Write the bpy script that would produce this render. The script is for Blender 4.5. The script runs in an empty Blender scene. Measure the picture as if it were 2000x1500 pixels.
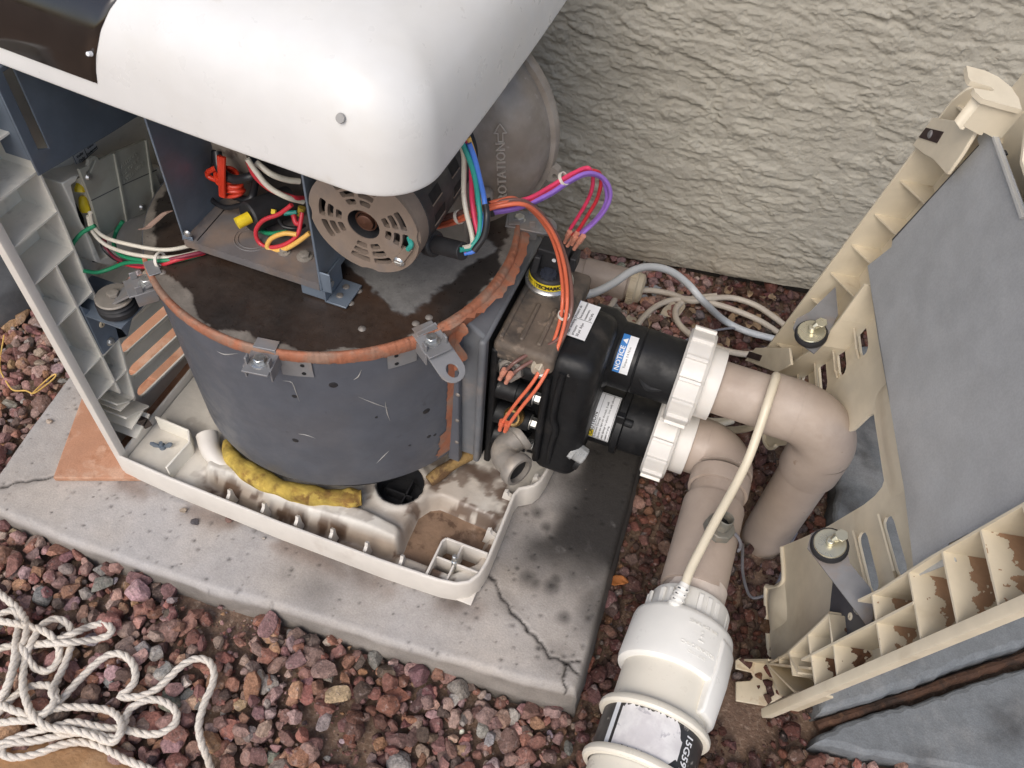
import bpy, bmesh, math, random
import numpy as np
from mathutils import Vector, Matrix
from mathutils.geometry import tessellate_polygon

random.seed(7)
SC = bpy.context.scene
COL = SC.collection

# ------------------------------------------------------------------ camera
CF, CP, CY, CR = 1610.215, 0.8998012, 0.2794920, 0.1041655
CC = np.array([0.672744, -0.422399, 0.995224])


def cam_axes():
    cy, sy = math.cos(CY), math.sin(CY)
    cp, sp = math.cos(CP), math.sin(CP)
    fwd = np.array([-sy * cp, cy * cp, -sp])
    right = np.array([cy, sy, 0.0])
    up = np.cross(right, fwd)
    cr, sr = math.cos(CR), math.sin(CR)
    return right * cr + up * sr, up * cr - right * sr, fwd


RT, UP, FW = cam_axes()
cam_d = bpy.data.cameras.new('camera')
cam = bpy.data.objects.new('camera', cam_d)
COL.objects.link(cam)
cam_d.sensor_width = 36
cam_d.sensor_fit = 'HORIZONTAL'
cam_d.lens = CF / 2000 * 36
cam_d.clip_start = 0.02
cam_d.clip_end = 400
m = Matrix.Identity(4)
for i in range(3):
    m[i][0] = RT[i]
    m[i][1] = UP[i]
    m[i][2] = -FW[i]
    m[i][3] = CC[i]
cam.matrix_world = m
SC.camera = cam

# ------------------------------------------------------------------ daylight (open shade)
SUN_EL, SUN_AZ = math.radians(48), math.radians(184)     # azimuth clockwise from +Y
world = bpy.data.worlds.new('World')
SC.world = world
world.use_nodes = True
nt = world.node_tree
bg = nt.nodes['Background']
sky = nt.nodes.new('ShaderNodeTexSky')
sky.sky_type = 'NISHITA'
sky.sun_disc = False
sky.sun_elevation = SUN_EL
sky.sun_rotation = SUN_AZ
sky.dust_density = 3.0
sky.air_density = 1.0
nt.links.new(sky.outputs[0], bg.inputs[0])
bg.inputs[1].default_value = 0.135
sun_d = bpy.data.lights.new('sun', 'SUN')
sun_d.energy = 1.3
sun_d.angle = math.radians(40)
sun_d.color = (1.0, 0.955, 0.895)
sun = bpy.data.objects.new('sun', sun_d)
COL.objects.link(sun)
sd = Vector((math.sin(SUN_AZ) * math.cos(SUN_EL), math.cos(SUN_AZ) * math.cos(SUN_EL), math.sin(SUN_EL)))
sun.rotation_euler = sd.to_track_quat('Z', 'Y').to_euler()
sun.location = sd * 20
vs = SC.view_settings
vs.view_transform = 'Standard'
vs.look = 'None'
vs.gamma = 1
vs.exposure = 0.34
vs.use_curve_mapping = False


# ------------------------------------------------------------------ helpers
def P(px, py, **k):
    """point seen at a photo pixel, on the plane x=, y= or z="""
    d = RT * ((px - 1000) / CF) - UP * ((py - 750) / CF) + FW
    (a, val), = k.items()
    i = 'xyz'.index(a)
    return Vector(CC + d * ((val - CC[i]) / d[i]))


def Pl(px, py, n, d0):
    """point seen at a photo pixel on the plane n.x = d0"""
    d = RT * ((px - 1000) / CF) - UP * ((py - 750) / CF) + FW
    n = np.array(n)
    return Vector(CC + d * ((d0 - n @ CC) / (n @ d)))


def lin(r, g, b):
    def f(c):
        c /= 255
        return c / 12.92 if c <= 0.04045 else ((c + 0.055) / 1.055) ** 2.4
    return (f(r), f(g), f(b))


def hash3(ix, iy, iz):
    h = (ix.astype(np.int64) * 374761393 + iy.astype(np.int64) * 668265263 + iz.astype(np.int64) * 2147483647) & 0xFFFFFFFF
    h = ((h ^ (h >> 13)) * 1274126177) & 0xFFFFFFFF
    h = ((h ^ (h >> 16)) * 2246822519) & 0xFFFFFFFF
    return ((h ^ (h >> 15)) & 0xFFFFFF) / float(0xFFFFFF)


def vn(x, y, z=0.0):
    x = np.asarray(x, float)
    y = np.asarray(y, float) + 0 * x
    z = np.zeros_like(x) + z
    ix, iy, iz = np.floor(x), np.floor(y), np.floor(z)
    fx, fy, fz = x - ix, y - iy, z - iz
    fx = fx * fx * (3 - 2 * fx)
    fy = fy * fy * (3 - 2 * fy)
    fz = fz * fz * (3 - 2 * fz)
    r = 0
    for a in (0, 1):
        for b in (0, 1):
            for c in (0, 1):
                w = (fx if a else 1 - fx) * (fy if b else 1 - fy) * (fz if c else 1 - fz)
                r = r + w * hash3(ix + a, iy + b, iz + c)
    return r


def fbm(x, y, z=0.0, o=4, g=0.5):
    r, a, t = 0, 1.0, 0
    for i in range(o):
        r = r + a * vn(np.asarray(x) * 2 ** i + 17.3 * i, np.asarray(y) * 2 ** i + 5.1 * i, np.asarray(z) * 2 ** i + 3.7 * i)
        t += a
        a *= g
    return r / t


def sst(a, b, x):
    t = np.clip((x - a) / (b - a), 0, 1)
    return t * t * (3 - 2 * t)


def inpoly(px, py, poly):
    r = np.zeros(np.shape(px), bool)
    n = len(poly)
    for i in range(n):
        x0, y0 = poly[i][:2]
        x1, y1 = poly[(i + 1) % n][:2]
        if y0 == y1:
            continue
        c = ((y0 > py) != (y1 > py)) & (px < (x1 - x0) * (py - y0) / (y1 - y0) + x0)
        r ^= c
    return r


ORG = {}


def tag(o, label, cat, group=None):
    o['label'] = label
    o['category'] = cat
    if group:
        o['group'] = group
    return o


def thing(name, loc, label, cat, group=None):
    o = bpy.data.objects.new(name, None)
    o.empty_display_size = 0.05
    COL.objects.link(o)
    o.location = loc
    ORG[o.name] = Vector(loc)
    return tag(o, label, cat, group)


def frames(pts, closed=False):
    n = len(pts)
    tg = []
    for i in range(n):
        if closed:
            d = pts[(i + 1) % n] - pts[i - 1]
        else:
            d = pts[min(i + 1, n - 1)] - pts[max(i - 1, 0)]
        tg.append(d.normalized() if d.length > 1e-9 else Vector((0, 0, 1)))
    a = Vector((0, 0, 1)) if abs(tg[0].z) < 0.9 else Vector((1, 0, 0))
    nrm = (a - tg[0] * a.dot(tg[0])).normalized()
    out = []
    for t in tg:
        nrm = nrm - t * nrm.dot(t)
        if nrm.length < 1e-6:
            nrm = t.orthogonal()
        nrm.normalize()
        out.append((t, nrm, t.cross(nrm)))
    return out


def spline(pts, sub=6, closed=False):
    pts = [Vector(p) for p in pts]
    n = len(pts)
    r = []
    for i in range(n if closed else n - 1):
        if closed:
            p0, p1, p2, p3 = pts[i - 1], pts[i], pts[(i + 1) % n], pts[(i + 2) % n]
        else:
            p1, p2 = pts[i], pts[i + 1]
            p0 = pts[i - 1] if i else p1 * 2 - p2
            p3 = pts[i + 2] if i + 2 < n else p2 * 2 - p1
        for k in range(sub):
            t = k / sub
            r.append(0.5 * ((2 * p1) + (p2 - p0) * t + (2 * p0 - 5 * p1 + 4 * p2 - p3) * t * t + (3 * p1 - p0 - 3 * p2 + p3) * t ** 3))
    if not closed:
        r.append(pts[-1])
    return r


class MB:
    def __init__(s):
        s.v, s.f = [], []

    def add(s, vs, fs):
        o = len(s.v)
        s.v += [Vector(v) for v in vs]
        s.f += [tuple(i + o for i in f) for f in fs]
        return s

    def box(s, lo, hi, F=None):
        x0, y0, z0 = lo
        x1, y1, z1 = hi
        v = [(x0, y0, z0), (x1, y0, z0), (x1, y1, z0), (x0, y1, z0), (x0, y0, z1), (x1, y0, z1), (x1, y1, z1), (x0, y1, z1)]
        if F:
            v = [F(*p) for p in v]
        return s.add(v, [(0, 3, 2, 1), (4, 5, 6, 7), (0, 1, 5, 4), (1, 2, 6, 5), (2, 3, 7, 6), (3, 0, 4, 7)])

    def wall(s, pts, e0, e1, th, F, closed=False):
        """thin upright wall along a polyline of (s,t) from e0 to e1"""
        for i in range(len(pts) - 1 + (1 if closed else 0)):
            a, b = pts[i], pts[(i + 1) % len(pts)]
            d = Vector((b[0] - a[0], b[1] - a[1]))
            n = Vector((-d.y, d.x)).normalized() * th / 2
            q = [(a[0] - n.x, a[1] - n.y), (b[0] - n.x, b[1] - n.y), (b[0] + n.x, b[1] + n.y), (a[0] + n.x, a[1] + n.y)]
            v = [F(x, y, e0) for x, y in q] + [F(x, y, e1) for x, y in q]
            s.add(v, [(0, 3, 2, 1), (4, 5, 6, 7), (0, 1, 5, 4), (1, 2, 6, 5), (2, 3, 7, 6), (3, 0, 4, 7)])
        return s

    def tube(s, pts, r, n=10, caps=True, closed=False):
        pts = [Vector(p) for p in pts]
        fr = frames(pts, closed)
        vs = []
        for i, p in enumerate(pts):
            rr = r(i / (len(pts) - 1)) if callable(r) else (r[i] if isinstance(r, (list, tuple)) else r)
            for k in range(n):
                a = 2 * math.pi * k / n
                vs.append(p + (fr[i][1] * math.cos(a) + fr[i][2] * math.sin(a)) * rr)
        fs = []
        m = len(pts)
        for i in range(m if closed else m - 1):
            j = (i + 1) % m
            for k in range(n):
                l = (k + 1) % n
                fs.append((i * n + k, i * n + l, j * n + l, j * n + k))
        if caps and not closed:
            fs.append(tuple(range(n))[::-1])
            fs.append(tuple((m - 1) * n + k for k in range(n)))
        return s.add(vs, fs)

    def lathe(s, prof, o, ax, n=32, x=None, a0=0.0, a1=2 * math.pi, close=False):
        """profile of (radius, height) turned about the axis ax through o; close joins last to first"""
        o = Vector(o)
        ax = Vector(ax).normalized()
        x = (Vector(x) - ax * Vector(x).dot(ax)).normalized() if x else ax.orthogonal().normalized()
        y = ax.cross(x)
        full = abs(a1 - a0 - 2 * math.pi) < 1e-6
        cols = n if full else n + 1
        vs = []
        for k in range(cols):
            a = a0 + (a1 - a0) * k / n
            for r, h in prof:
                vs.append(o + ax * h + (x * math.cos(a) + y * math.sin(a)) * max(r, 1e-5))
        m = len(prof)
        fs = []
        for k in range(n):
            l = (k + 1) % cols
            for i in range(m if close else m - 1):
                j = (i + 1) % m
                fs.append((k * m + i, l * m + i, l * m + j, k * m + j))
        return s.add(vs, fs)

    def cyl(s, o, ax, r, h, n=24, r2=None, ch=0.0):
        r2 = r if r2 is None else r2
        if ch:
            pr = [(0, 0), (r - ch, 0), (r, ch), (r2, h - ch), (r2 - ch, h), (0, h)]
        else:
            pr = [(0, 0), (r, 0), (r2, h), (0, h)]
        return s.lathe(pr, o, ax, n)

    def prism(s, poly, e0, e1, F, holes=()):
        loops = [list(poly)] + [list(h) for h in holes]
        tris = tessellate_polygon([[Vector((a, b, 0)) for a, b in l] for l in loops])
        flat = [p for l in loops for p in l]
        n = len(flat)
        vs = [F(a, b, e0) for a, b in flat] + [F(a, b, e1) for a, b in flat]
        fs = [tuple(t) for t in tris] + [tuple(i + n for i in t[::-1]) for t in tris]
        o = 0
        for l in loops:
            for i in range(len(l)):
                j = (i + 1) % len(l)
                fs.append((o + i, o + j, n + o + j, n + o + i))
            o += len(l)
        return s.add(vs, fs)

    def grid(s, f, nu, nv):
        vs = [f(i / nu, j / nv) for j in range(nv + 1) for i in range(nu + 1)]
        fs = [(j * (nu + 1) + i, j * (nu + 1) + i + 1, (j + 1) * (nu + 1) + i + 1, (j + 1) * (nu + 1) + i) for j in range(nv) for i in range(nu)]
        return s.add(vs, fs)

    def build(s, name, mat, parent=None, bevel=0.0, seg=2, ang=40, flat=False, solid=0.0, label=None, sub=0):
        me = bpy.data.meshes.new(name)
        if parent is None:
            xs = np.array([tuple(v) for v in s.v])
            og = Vector(((xs[:, 0].min() + xs[:, 0].max()) / 2, (xs[:, 1].min() + xs[:, 1].max()) / 2, xs[:, 2].min()))
        else:
            og = ORG[parent.name]
        me.from_pydata([tuple(v - og) for v in s.v], [], s.f)
        bm = bmesh.new()
        bm.from_mesh(me)
        if bevel or solid:
            bmesh.ops.remove_doubles(bm, verts=bm.verts, dist=1e-6)
        bmesh.ops.recalc_face_normals(bm, faces=bm.faces)
        bm.to_mesh(me)
        bm.free()
        if not flat:
            me.shade_smooth()
            me.set_sharp_from_angle(angle=math.radians(ang))
        me.materials.append(mat)
        o = bpy.data.objects.new(name, me)
        COL.objects.link(o)
        ORG[o.name] = og
        if parent is None:
            o.location = og
        else:
            o.parent = parent
        if solid:
            md = o.modifiers.new('solid', 'SOLIDIFY')
            md.thickness = solid
            md.offset = -1
        if bevel:
            md = o.modifiers.new('bevel', 'BEVEL')
            md.width = bevel
            md.segments = seg
            md.limit_method = 'ANGLE'
            md.angle_limit = math.radians(35)
        if sub:
            md = o.modifiers.new('sub', 'SUBSURF')
            md.levels = sub
            md.render_levels = sub
        if label:
            o['label'] = label
        return o


def big_mesh(name, co, faces, mat, parent=None, cols=None, smooth=True, loc=(0, 0, 0)):
    """numpy mesh: co (n,3), faces (m,k); cols (n,3) point colours"""
    me = bpy.data.meshes.new(name)
    n, mf, k = len(co), len(faces), faces.shape[1]
    og = ORG[parent.name] if parent else Vector(loc)
    me.vertices.add(n)
    me.vertices.foreach_set('co', (co - np.array(og)).astype(np.float32).ravel())
    me.loops.add(mf * k)
    me.loops.foreach_set('vertex_index', faces.astype(np.int32).ravel())
    me.polygons.add(mf)
    me.polygons.foreach_set('loop_start', np.arange(0, mf * k, k, dtype=np.int32))
    me.polygons.foreach_set('use_smooth', np.full(mf, smooth))
    me.update(calc_edges=True)
    if cols is not None:
        at = me.color_attributes.new('Col', 'FLOAT_COLOR', 'POINT')
        c4 = np.ones((n, 4), np.float32)
        c4[:, :cols.shape[1]] = cols
        at.data.foreach_set('color', c4.ravel())
    me.materials.append(mat)
    o = bpy.data.objects.new(name, me)
    COL.objects.link(o)
    ORG[o.name] = Vector(og)
    if parent:
        o.parent = parent
    else:
        o.location = og
    return o


def gridfaces(nu, nv, wrap=False):
    i, j = np.meshgrid(np.arange(nu - (0 if wrap else 1)), np.arange(nv - 1), indexing='xy')
    i2 = (i + 1) % nu
    return np.stack([j * nu + i, j * nu + i2, (j + 1) * nu + i2, (j + 1) * nu + i], -1).reshape(-1, 4)


# ------------------------------------------------------------------ materials
MATS = {}


def mat(name, col, rough=0.5, metal=0.0, layers=(), var=0.12, vs=25.0, bump=0.0, bs=90.0, attr=False, spec=0.5, fine=0.0, coat=0.0, trans=0.0, spots=(), sss=0.0):
    if name in MATS:
        return MATS[name]
    m = bpy.data.materials.new(name)
    m.use_nodes = True
    t = m.node_tree
    N, L = t.nodes, t.links
    b = N['Principled BSDF']
    tc = N.new('ShaderNodeTexCoord')
    co = tc.outputs['Object']

    def noise(scale, detail=5, dist=0.0, rough_=0.6):
        n = N.new('ShaderNodeTexNoise')
        n.inputs['Scale'].default_value = scale
        n.inputs['Detail'].default_value = detail
        n.inputs['Roughness'].default_value = rough_
        n.inputs['Distortion'].default_value = dist
        L.new(co, n.inputs['Vector'])
        return n.outputs['Fac']

    def ramp(sock, lo, hi, a=0.0, c=1.0):
        r = N.new('ShaderNodeMapRange')
        r.interpolation_type = 'SMOOTHSTEP'
        r.inputs[1].default_value = lo
        r.inputs[2].default_value = hi
        r.inputs[3].default_value = a
        r.inputs[4].default_value = c
        L.new(sock, r.inputs[0])
        return r.outputs[0]

    def mix(fac, a, c, kind='MIX'):
        x = N.new('ShaderNodeMix')
        x.data_type = 'RGBA'
        x.blend_type = kind
        if isinstance(fac, float):
            x.inputs[0].default_value = fac
        else:
            L.new(fac, x.inputs[0])
        for q, i in ((a, 6), (c, 7)):
            if isinstance(q, tuple):
                x.inputs[i].default_value = (*q, 1)
            else:
                L.new(q, x.inputs[i])
        return x.outputs[2]
    if attr:
        at = N.new('ShaderNodeAttribute')
        at.attribute_name = 'Col'
        cur = at.outputs['Color']
    else:
        rgb = N.new('ShaderNodeRGB')
        rgb.outputs[0].default_value = (*col, 1)
        cur = rgb.outputs[0]
    rsock = None
    for (sc_, sr, scol, samt) in spots:
        dn = N.new('ShaderNodeVectorMath')
        dn.operation = 'DISTANCE'
        L.new(co, dn.inputs[0])
        dn.inputs[1].default_value = sc_
        ad = N.new('ShaderNodeMath')
        ad.operation = 'MULTIPLY_ADD'
        L.new(noise(60, 4), ad.inputs[0])
        ad.inputs[1].default_value = sr * 1.2
        L.new(dn.outputs['Value'], ad.inputs[2])
        cur = mix(ramp(ad.outputs[0], sr * 0.75, sr * 1.55, samt, 0.0), cur, scol)
    for ly in layers:
        lc, sc, lo, hi, amt = ly[:5]
        f = ramp(noise(sc, 6, ly[5] if len(ly) > 5 else 0.3), lo, hi, 0.0, amt)
        cur = mix(f, cur, lc)
        rsock = f
    if var:
        f = ramp(noise(vs, 5), 0.3, 0.7, 1 - var, 1 + var)
        cb = N.new('ShaderNodeCombineColor')
        for i in range(3):
            L.new(f, cb.inputs[i])
        cur = mix(1.0, cur, cb.outputs[0], 'MULTIPLY')
    if fine:
        f = ramp(noise(450, 3), 0.35, 0.65, 1 - fine, 1 + fine)
        cb = N.new('ShaderNodeCombineColor')
        for i in range(3):
            L.new(f, cb.inputs[i])
        cur = mix(1.0, cur, cb.outputs[0], 'MULTIPLY')
    L.new(cur, b.inputs['Base Color'])
    rr = ramp(noise(vs * 1.7, 4), 0.3, 0.7, max(rough - 0.12, 0.03), min(rough + 0.12, 1))
    L.new(rr, b.inputs['Roughness'])
    b.inputs['Metallic'].default_value = metal
    b.inputs['Specular IOR Level'].default_value = spec
    b.inputs['Coat Weight'].default_value = coat
    b.inputs['Coat Roughness'].default_value = 0.1
    b.inputs['Transmission Weight'].default_value = trans
    if sss:
        b.inputs['Subsurface Weight'].default_value = sss
        b.inputs['Subsurface Radius'].default_value = (0.01, 0.008, 0.006)
        b.inputs['Subsurface Scale'].default_value = 0.3
    if bump:
        bp = N.new('ShaderNodeBump')
        bp.inputs['Strength'].default_value = 1.0
        bp.inputs['Distance'].default_value = bump
        L.new(noise(bs, 6), bp.inputs['Height'])
        L.new(bp.outputs[0], b.inputs['Normal'])
    MATS[name] = m
    return m


DIRT = lin(120, 92, 72)
BROWN = (0.10, 0.052, 0.028)
m_white = mat('white_plastic', (0.76, 0.755, 0.73), 0.42, layers=[((0.60, 0.57, 0.50), 9, 0.58, 0.8, 0.35)], var=0.03, bump=0.00015, bs=300)
m_shell = mat('skylit_shell_plastic', (0.80, 0.765, 0.675), 0.5, layers=[((0.33, 0.30, 0.26), 30, 0.56, 0.75, 0.6)], var=0.06)  # same plastic as the panel, made paler to paint in the sky light
m_cream = mat('cream_plastic', (0.67, 0.595, 0.455), 0.5, layers=[((0.42, 0.32, 0.20), 14, 0.55, 0.8, 0.45), (BROWN, 90, 0.735, 0.76, 0.6)], var=0.06)
m_creamrib = mat('stained_cream_plastic', (0.60, 0.52, 0.38), 0.5, layers=[((0.40, 0.28, 0.16), 40, 0.58, 0.66, 0.5, 0.2)], var=0.08)
m_tub = mat('tub_plastic', (0.64, 0.60, 0.52), 0.5, attr=True, layers=[((0.42, 0.33, 0.25), 20, 0.55, 0.75, 0.45, 0.6)], var=0.08, bump=0.0004, bs=150)
m_rim = mat('tub_rim_plastic', (0.66, 0.62, 0.56), 0.45, layers=[((0.42, 0.36, 0.30), 20, 0.58, 0.75, 0.35)], var=0.04)
m_dirt = mat('dry_dirt', (0.24, 0.155, 0.10), 0.95, layers=[((0.09, 0.05, 0.03), 40, 0.5, 0.62, 0.8), ((0.40, 0.30, 0.22), 25, 0.58, 0.7, 0.5)], var=0.2, bump=0.0015, bs=120)
m_drum = mat('grey_painted_steel', (0.088, 0.096, 0.114), 0.46, layers=[((0.115, 0.112, 0.118), 7, 0.45, 0.7, 0.5), ((0.05, 0.052, 0.06), 40, 0.66, 0.72, 0.6)], var=0.08, bump=0.0001, bs=200)
m_collar = mat('grey_collar_paint', (0.135, 0.143, 0.155), 0.5, layers=[((0.26, 0.22, 0.19), 14, 0.48, 0.68, 0.6)], var=0.1)
m_seal = mat('orange_sealant', (0.36, 0.135, 0.072), 0.75, layers=[((0.25, 0.17, 0.125), 26, 0.44, 0.62, 0.8), ((0.12, 0.06, 0.04), 90, 0.64, 0.70, 0.6)], var=0.15, bump=0.001, bs=120)
m_blue = mat('blue_grey_steel', (0.155, 0.19, 0.235), 0.42, metal=0.25, layers=[((0.17, 0.15, 0.14), 12, 0.52, 0.72, 0.45)], var=0.1)
m_tray = mat('dusty_tray_steel', (0.15, 0.14, 0.14), 0.6, metal=0.15, layers=[((0.23, 0.17, 0.13), 14, 0.45, 0.65, 0.8), ((0.06, 0.07, 0.09), 20, 0.55, 0.7, 0.6)], var=0.12)
m_zinc = mat('zinc_steel', (0.55, 0.56, 0.55), 0.32, metal=0.85, layers=[((0.30, 0.28, 0.24), 60, 0.5, 0.7, 0.6)], var=0.1)
m_yzinc = mat('yellow_zinc_steel', (0.60, 0.57, 0.44), 0.3, metal=0.8, layers=[((0.46, 0.47, 0.38), 14, 0.45, 0.7, 0.6)], var=0.1)
m_galv = mat('dull_galvanised', (0.27, 0.245, 0.215), 0.62, metal=0.3, layers=[((0.38, 0.33, 0.27), 40, 0.5, 0.65, 0.6)], var=0.15, bump=0.0004, bs=200)
m_brkt = mat('grey_bracket_steel', (0.25, 0.25, 0.255), 0.5, metal=0.35, layers=[((0.30, 0.235, 0.19), 18, 0.48, 0.68, 0.65)], var=0.1)
m_brass = mat('brass', (0.62, 0.40, 0.15), 0.3, metal=0.9, layers=[((0.25, 0.14, 0.06), 60, 0.5, 0.7, 0.7)])
m_black = mat('black_plastic', (0.008, 0.0085, 0.0095), 0.52, spec=0.35, layers=[((0.055, 0.048, 0.042), 18, 0.56, 0.78, 0.5), ((0.15, 0.14, 0.13), 120, 0.695, 0.74, 0.6), ((0.30, 0.29, 0.27), 230, 0.75, 0.775, 0.8)], var=0.2, bump=0.0003, bs=110)
m_dusty = mat('dusty_black_plastic', (0.035, 0.033, 0.032), 0.7, layers=[((0.155, 0.12, 0.09), 11, 0.38, 0.60, 0.85, 0.5), ((0.26, 0.20, 0.15), 45, 0.55, 0.66, 0.7)], var=0.2, bump=0.0007, bs=120)
m_rubber = mat('black_rubber', (0.016, 0.016, 0.018), 0.6, var=0.2)
m_pipe = mat('taupe_pipe', (0.385, 0.312, 0.258), 0.5, layers=[((0.50, 0.43, 0.37), 7, 0.48, 0.72, 0.6), ((0.27, 0.20, 0.15), 15, 0.55, 0.75, 0.45), ((0.20, 0.12, 0.075), 40, 0.68, 0.73, 0.6), ((0.62, 0.58, 0.53), 140, 0.72, 0.76, 0.5)], var=0.06, bump=0.0001, bs=260)
m_pvc = mat('white_pvc', (0.68, 0.655, 0.61), 0.4, layers=[((0.55, 0.42, 0.30), 12, 0.56, 0.76, 0.45)], var=0.04, sss=0.1)
m_cell = mat('cell_white_plastic', (0.80, 0.785, 0.73), 0.38, layers=[((0.66, 0.60, 0.52), 10, 0.58, 0.8, 0.3)], var=0.03)
m_cellc = mat('cell_cream_plastic', (0.76, 0.71, 0.60), 0.36, var=0.03)
m_capc = mat('cream_cap_plastic', (0.55, 0.47, 0.34), 0.5, layers=[((0.35, 0.25, 0.17), 40, 0.55, 0.7, 0.4)], var=0.06)
m_cable = mat('off_white_cable', (0.50, 0.44, 0.36), 0.5, layers=[((0.35, 0.27, 0.2), 30, 0.55, 0.75, 0.5)], var=0.06)
m_cableb = mat('pale_grey_cable', (0.52, 0.54, 0.55), 0.4, var=0.05)
m_cablec = mat('cream_cable', (0.68, 0.61, 0.47), 0.4, var=0.05)
m_gwire = mat('grey_wire', (0.16, 0.16, 0.18), 0.5)
m_alu = mat('dull_cast_aluminium', (0.30, 0.28, 0.255), 0.55, metal=0.3, layers=[((0.19, 0.16, 0.13), 7, 0.38, 0.60, 0.8), ((0.40, 0.39, 0.37), 60, 0.62, 0.72, 0.5)], var=0.1, bump=0.0002, bs=250)
m_motor = mat('brown_dusty_steel', (0.25, 0.195, 0.155), 0.6, metal=0.2, layers=[((0.17, 0.15, 0.14), 25, 0.5, 0.68, 0.5)], var=0.1, bump=0.0002, bs=250)
m_motorb = mat('black_motor_paint', (0.03, 0.031, 0.034), 0.45, layers=[((0.10, 0.09, 0.08), 30, 0.55, 0.72, 0.6)], var=0.2)
m_copper = mat('rusty_shaft', (0.10, 0.045, 0.028), 0.5, metal=0.5, var=0.2, vs=90)
m_sheet = mat('grey_sheet', (0.46, 0.475, 0.485), 0.45, metal=0.2, layers=[((0.37, 0.345, 0.30), 2.2, 0.42, 0.75, 0.4, 0.1), ((0.4, 0.4, 0.4), 160, 0.745, 0.765, 0.5)], var=0.05, fine=0.05)
m_dark = mat('dark_void', (0.006, 0.006, 0.007), 0.7, var=0)
m_rope = mat('white_rope', (0.66, 0.60, 0.52), 0.7, layers=[((0.46, 0.37, 0.28), 8, 0.5, 0.72, 0.5)], var=0.06, fine=0.1)
m_insul = mat('yellow_fibreglass', (0.40, 0.28, 0.055), 0.95, layers=[((0.16, 0.075, 0.02), 26, 0.5, 0.66, 0.85), ((0.62, 0.46, 0.10), 40, 0.5, 0.6, 0.5)], var=0.25, vs=60, bump=0.0016, bs=160)
m_insul2 = mat('scorched_fibreglass', (0.30, 0.19, 0.07), 0.95, layers=[((0.08, 0.04, 0.02), 30, 0.46, 0.6, 0.85)], var=0.25, vs=60, bump=0.003, bs=90)
m_stone = mat('gravel', (0.2, 0.1, 0.1), 0.95, spec=0.2, attr=True, layers=[((0.33, 0.26, 0.235), 130, 0.56, 0.68, 0.5), ((0.05, 0.03, 0.027), 260, 0.62, 0.68, 0.6), ((0.27, 0.20, 0.15), 22, 0.55, 0.75, 0.35)], var=0.25, vs=180, bump=0.0022, bs=300, fine=0.15)
m_soil = mat('soil', (0.20, 0.13, 0.09), 0.95, layers=[((0.11, 0.065, 0.045), 9, 0.48, 0.7, 0.6), ((0.32, 0.24, 0.18), 160, 0.52, 0.64, 0.6)], var=0.2, vs=120, bump=0.003, bs=200)
m_conc = mat('pad_concrete', (0.3, 0.3, 0.3), 0.8, attr=True, layers=[((0.46, 0.44, 0.42), 34, 0.60, 0.78, 0.2), ((0.12, 0.11, 0.10), 190, 0.70, 0.74, 0.65), ((0.16, 0.13, 0.11), 75, 0.71, 0.745, 0.6)], var=0.05, vs=60, bump=0.0006, bs=330, fine=0.07)
m_slab = mat('slab_concrete', (0.165, 0.178, 0.188), 0.75, layers=[((0.27, 0.27, 0.265), 8, 0.47, 0.68, 0.7), ((0.055, 0.055, 0.056), 6, 0.46, 0.66, 0.85), ((0.05, 0.05, 0.055), 150, 0.70, 0.74, 0.6)], var=0.1, vs=60, bump=0.0008, bs=300, fine=0.09)
m_stucco = mat('stucco', (0.46, 0.40, 0.31), 0.85, attr=True, var=0.05, vs=12, bump=0.0016, bs=300)
m_top = mat('peeling_drum_top', (0.1, 0.1, 0.1), 0.38, attr=True, var=0.12, vs=70, bump=0.0002, bs=200, fine=0.06)
m_rust = mat('rusty_iron', (0.075, 0.036, 0.02), 0.9, layers=[((0.025, 0.015, 0.010), 30, 0.42, 0.6, 0.85), ((0.16, 0.085, 0.045), 60, 0.56, 0.68, 0.6), ((0.25, 0.22, 0.19), 120, 0.68, 0.72, 0.6)], var=0.2, bump=0.003, bs=100)
m_terra = mat('terracotta', (0.44, 0.225, 0.135), 0.85, layers=[((0.52, 0.33, 0.23), 28, 0.5, 0.62, 0.7), ((0.33, 0.15, 0.08), 45, 0.55, 0.66, 0.6)], var=0.08, bump=0.0005, bs=200, fine=0.06)
m_bould = mat('tan_sandstone', (0.42, 0.235, 0.11), 0.9, layers=[((0.50, 0.32, 0.18), 20, 0.5, 0.66, 0.6), ((0.24, 0.12, 0.06), 35, 0.56, 0.68, 0.6)], var=0.15, bump=0.0015, bs=150)
m_greyst = mat('dark_grey_plastic', (0.062, 0.066, 0.072), 0.6, layers=[((0.14, 0.135, 0.13), 18, 0.52, 0.72, 0.5)], var=0.2, bump=0.0006, bs=120)
m_leaf = mat('dry_leaf', (0.25, 0.17, 0.10), 0.8, layers=[((0.40, 0.30, 0.20), 40, 0.5, 0.62, 0.7)], var=0.25, vs=70)
m_leafg = mat('grey_dry_leaf', (0.30, 0.31, 0.32), 0.8, layers=[((0.16, 0.16, 0.17), 60, 0.5, 0.62, 0.7)], var=0.25, vs=70)
m_paper = mat('label_paper', (0.72, 0.73, 0.74), 0.55, layers=[((0.55, 0.53, 0.50), 60, 0.6, 0.75, 0.4)], var=0.04)
m_bluep = mat('label_blue', (0.035, 0.19, 0.50), 0.5, var=0.08)
m_yelp = mat('label_yellow', (0.72, 0.56, 0.03), 0.45, var=0.06)
m_ink = mat('black_ink', (0.014, 0.014, 0.016), 0.6, var=0)
m_wink = mat('white_ink', (0.78, 0.78, 0.78), 0.6, var=0)
m_tie = mat('nylon_tie', (0.66, 0.62, 0.55), 0.4, var=0.05)
m_pink = mat('pink_nylon', (0.66, 0.29, 0.20), 0.35, var=0.1, trans=0.15)
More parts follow.
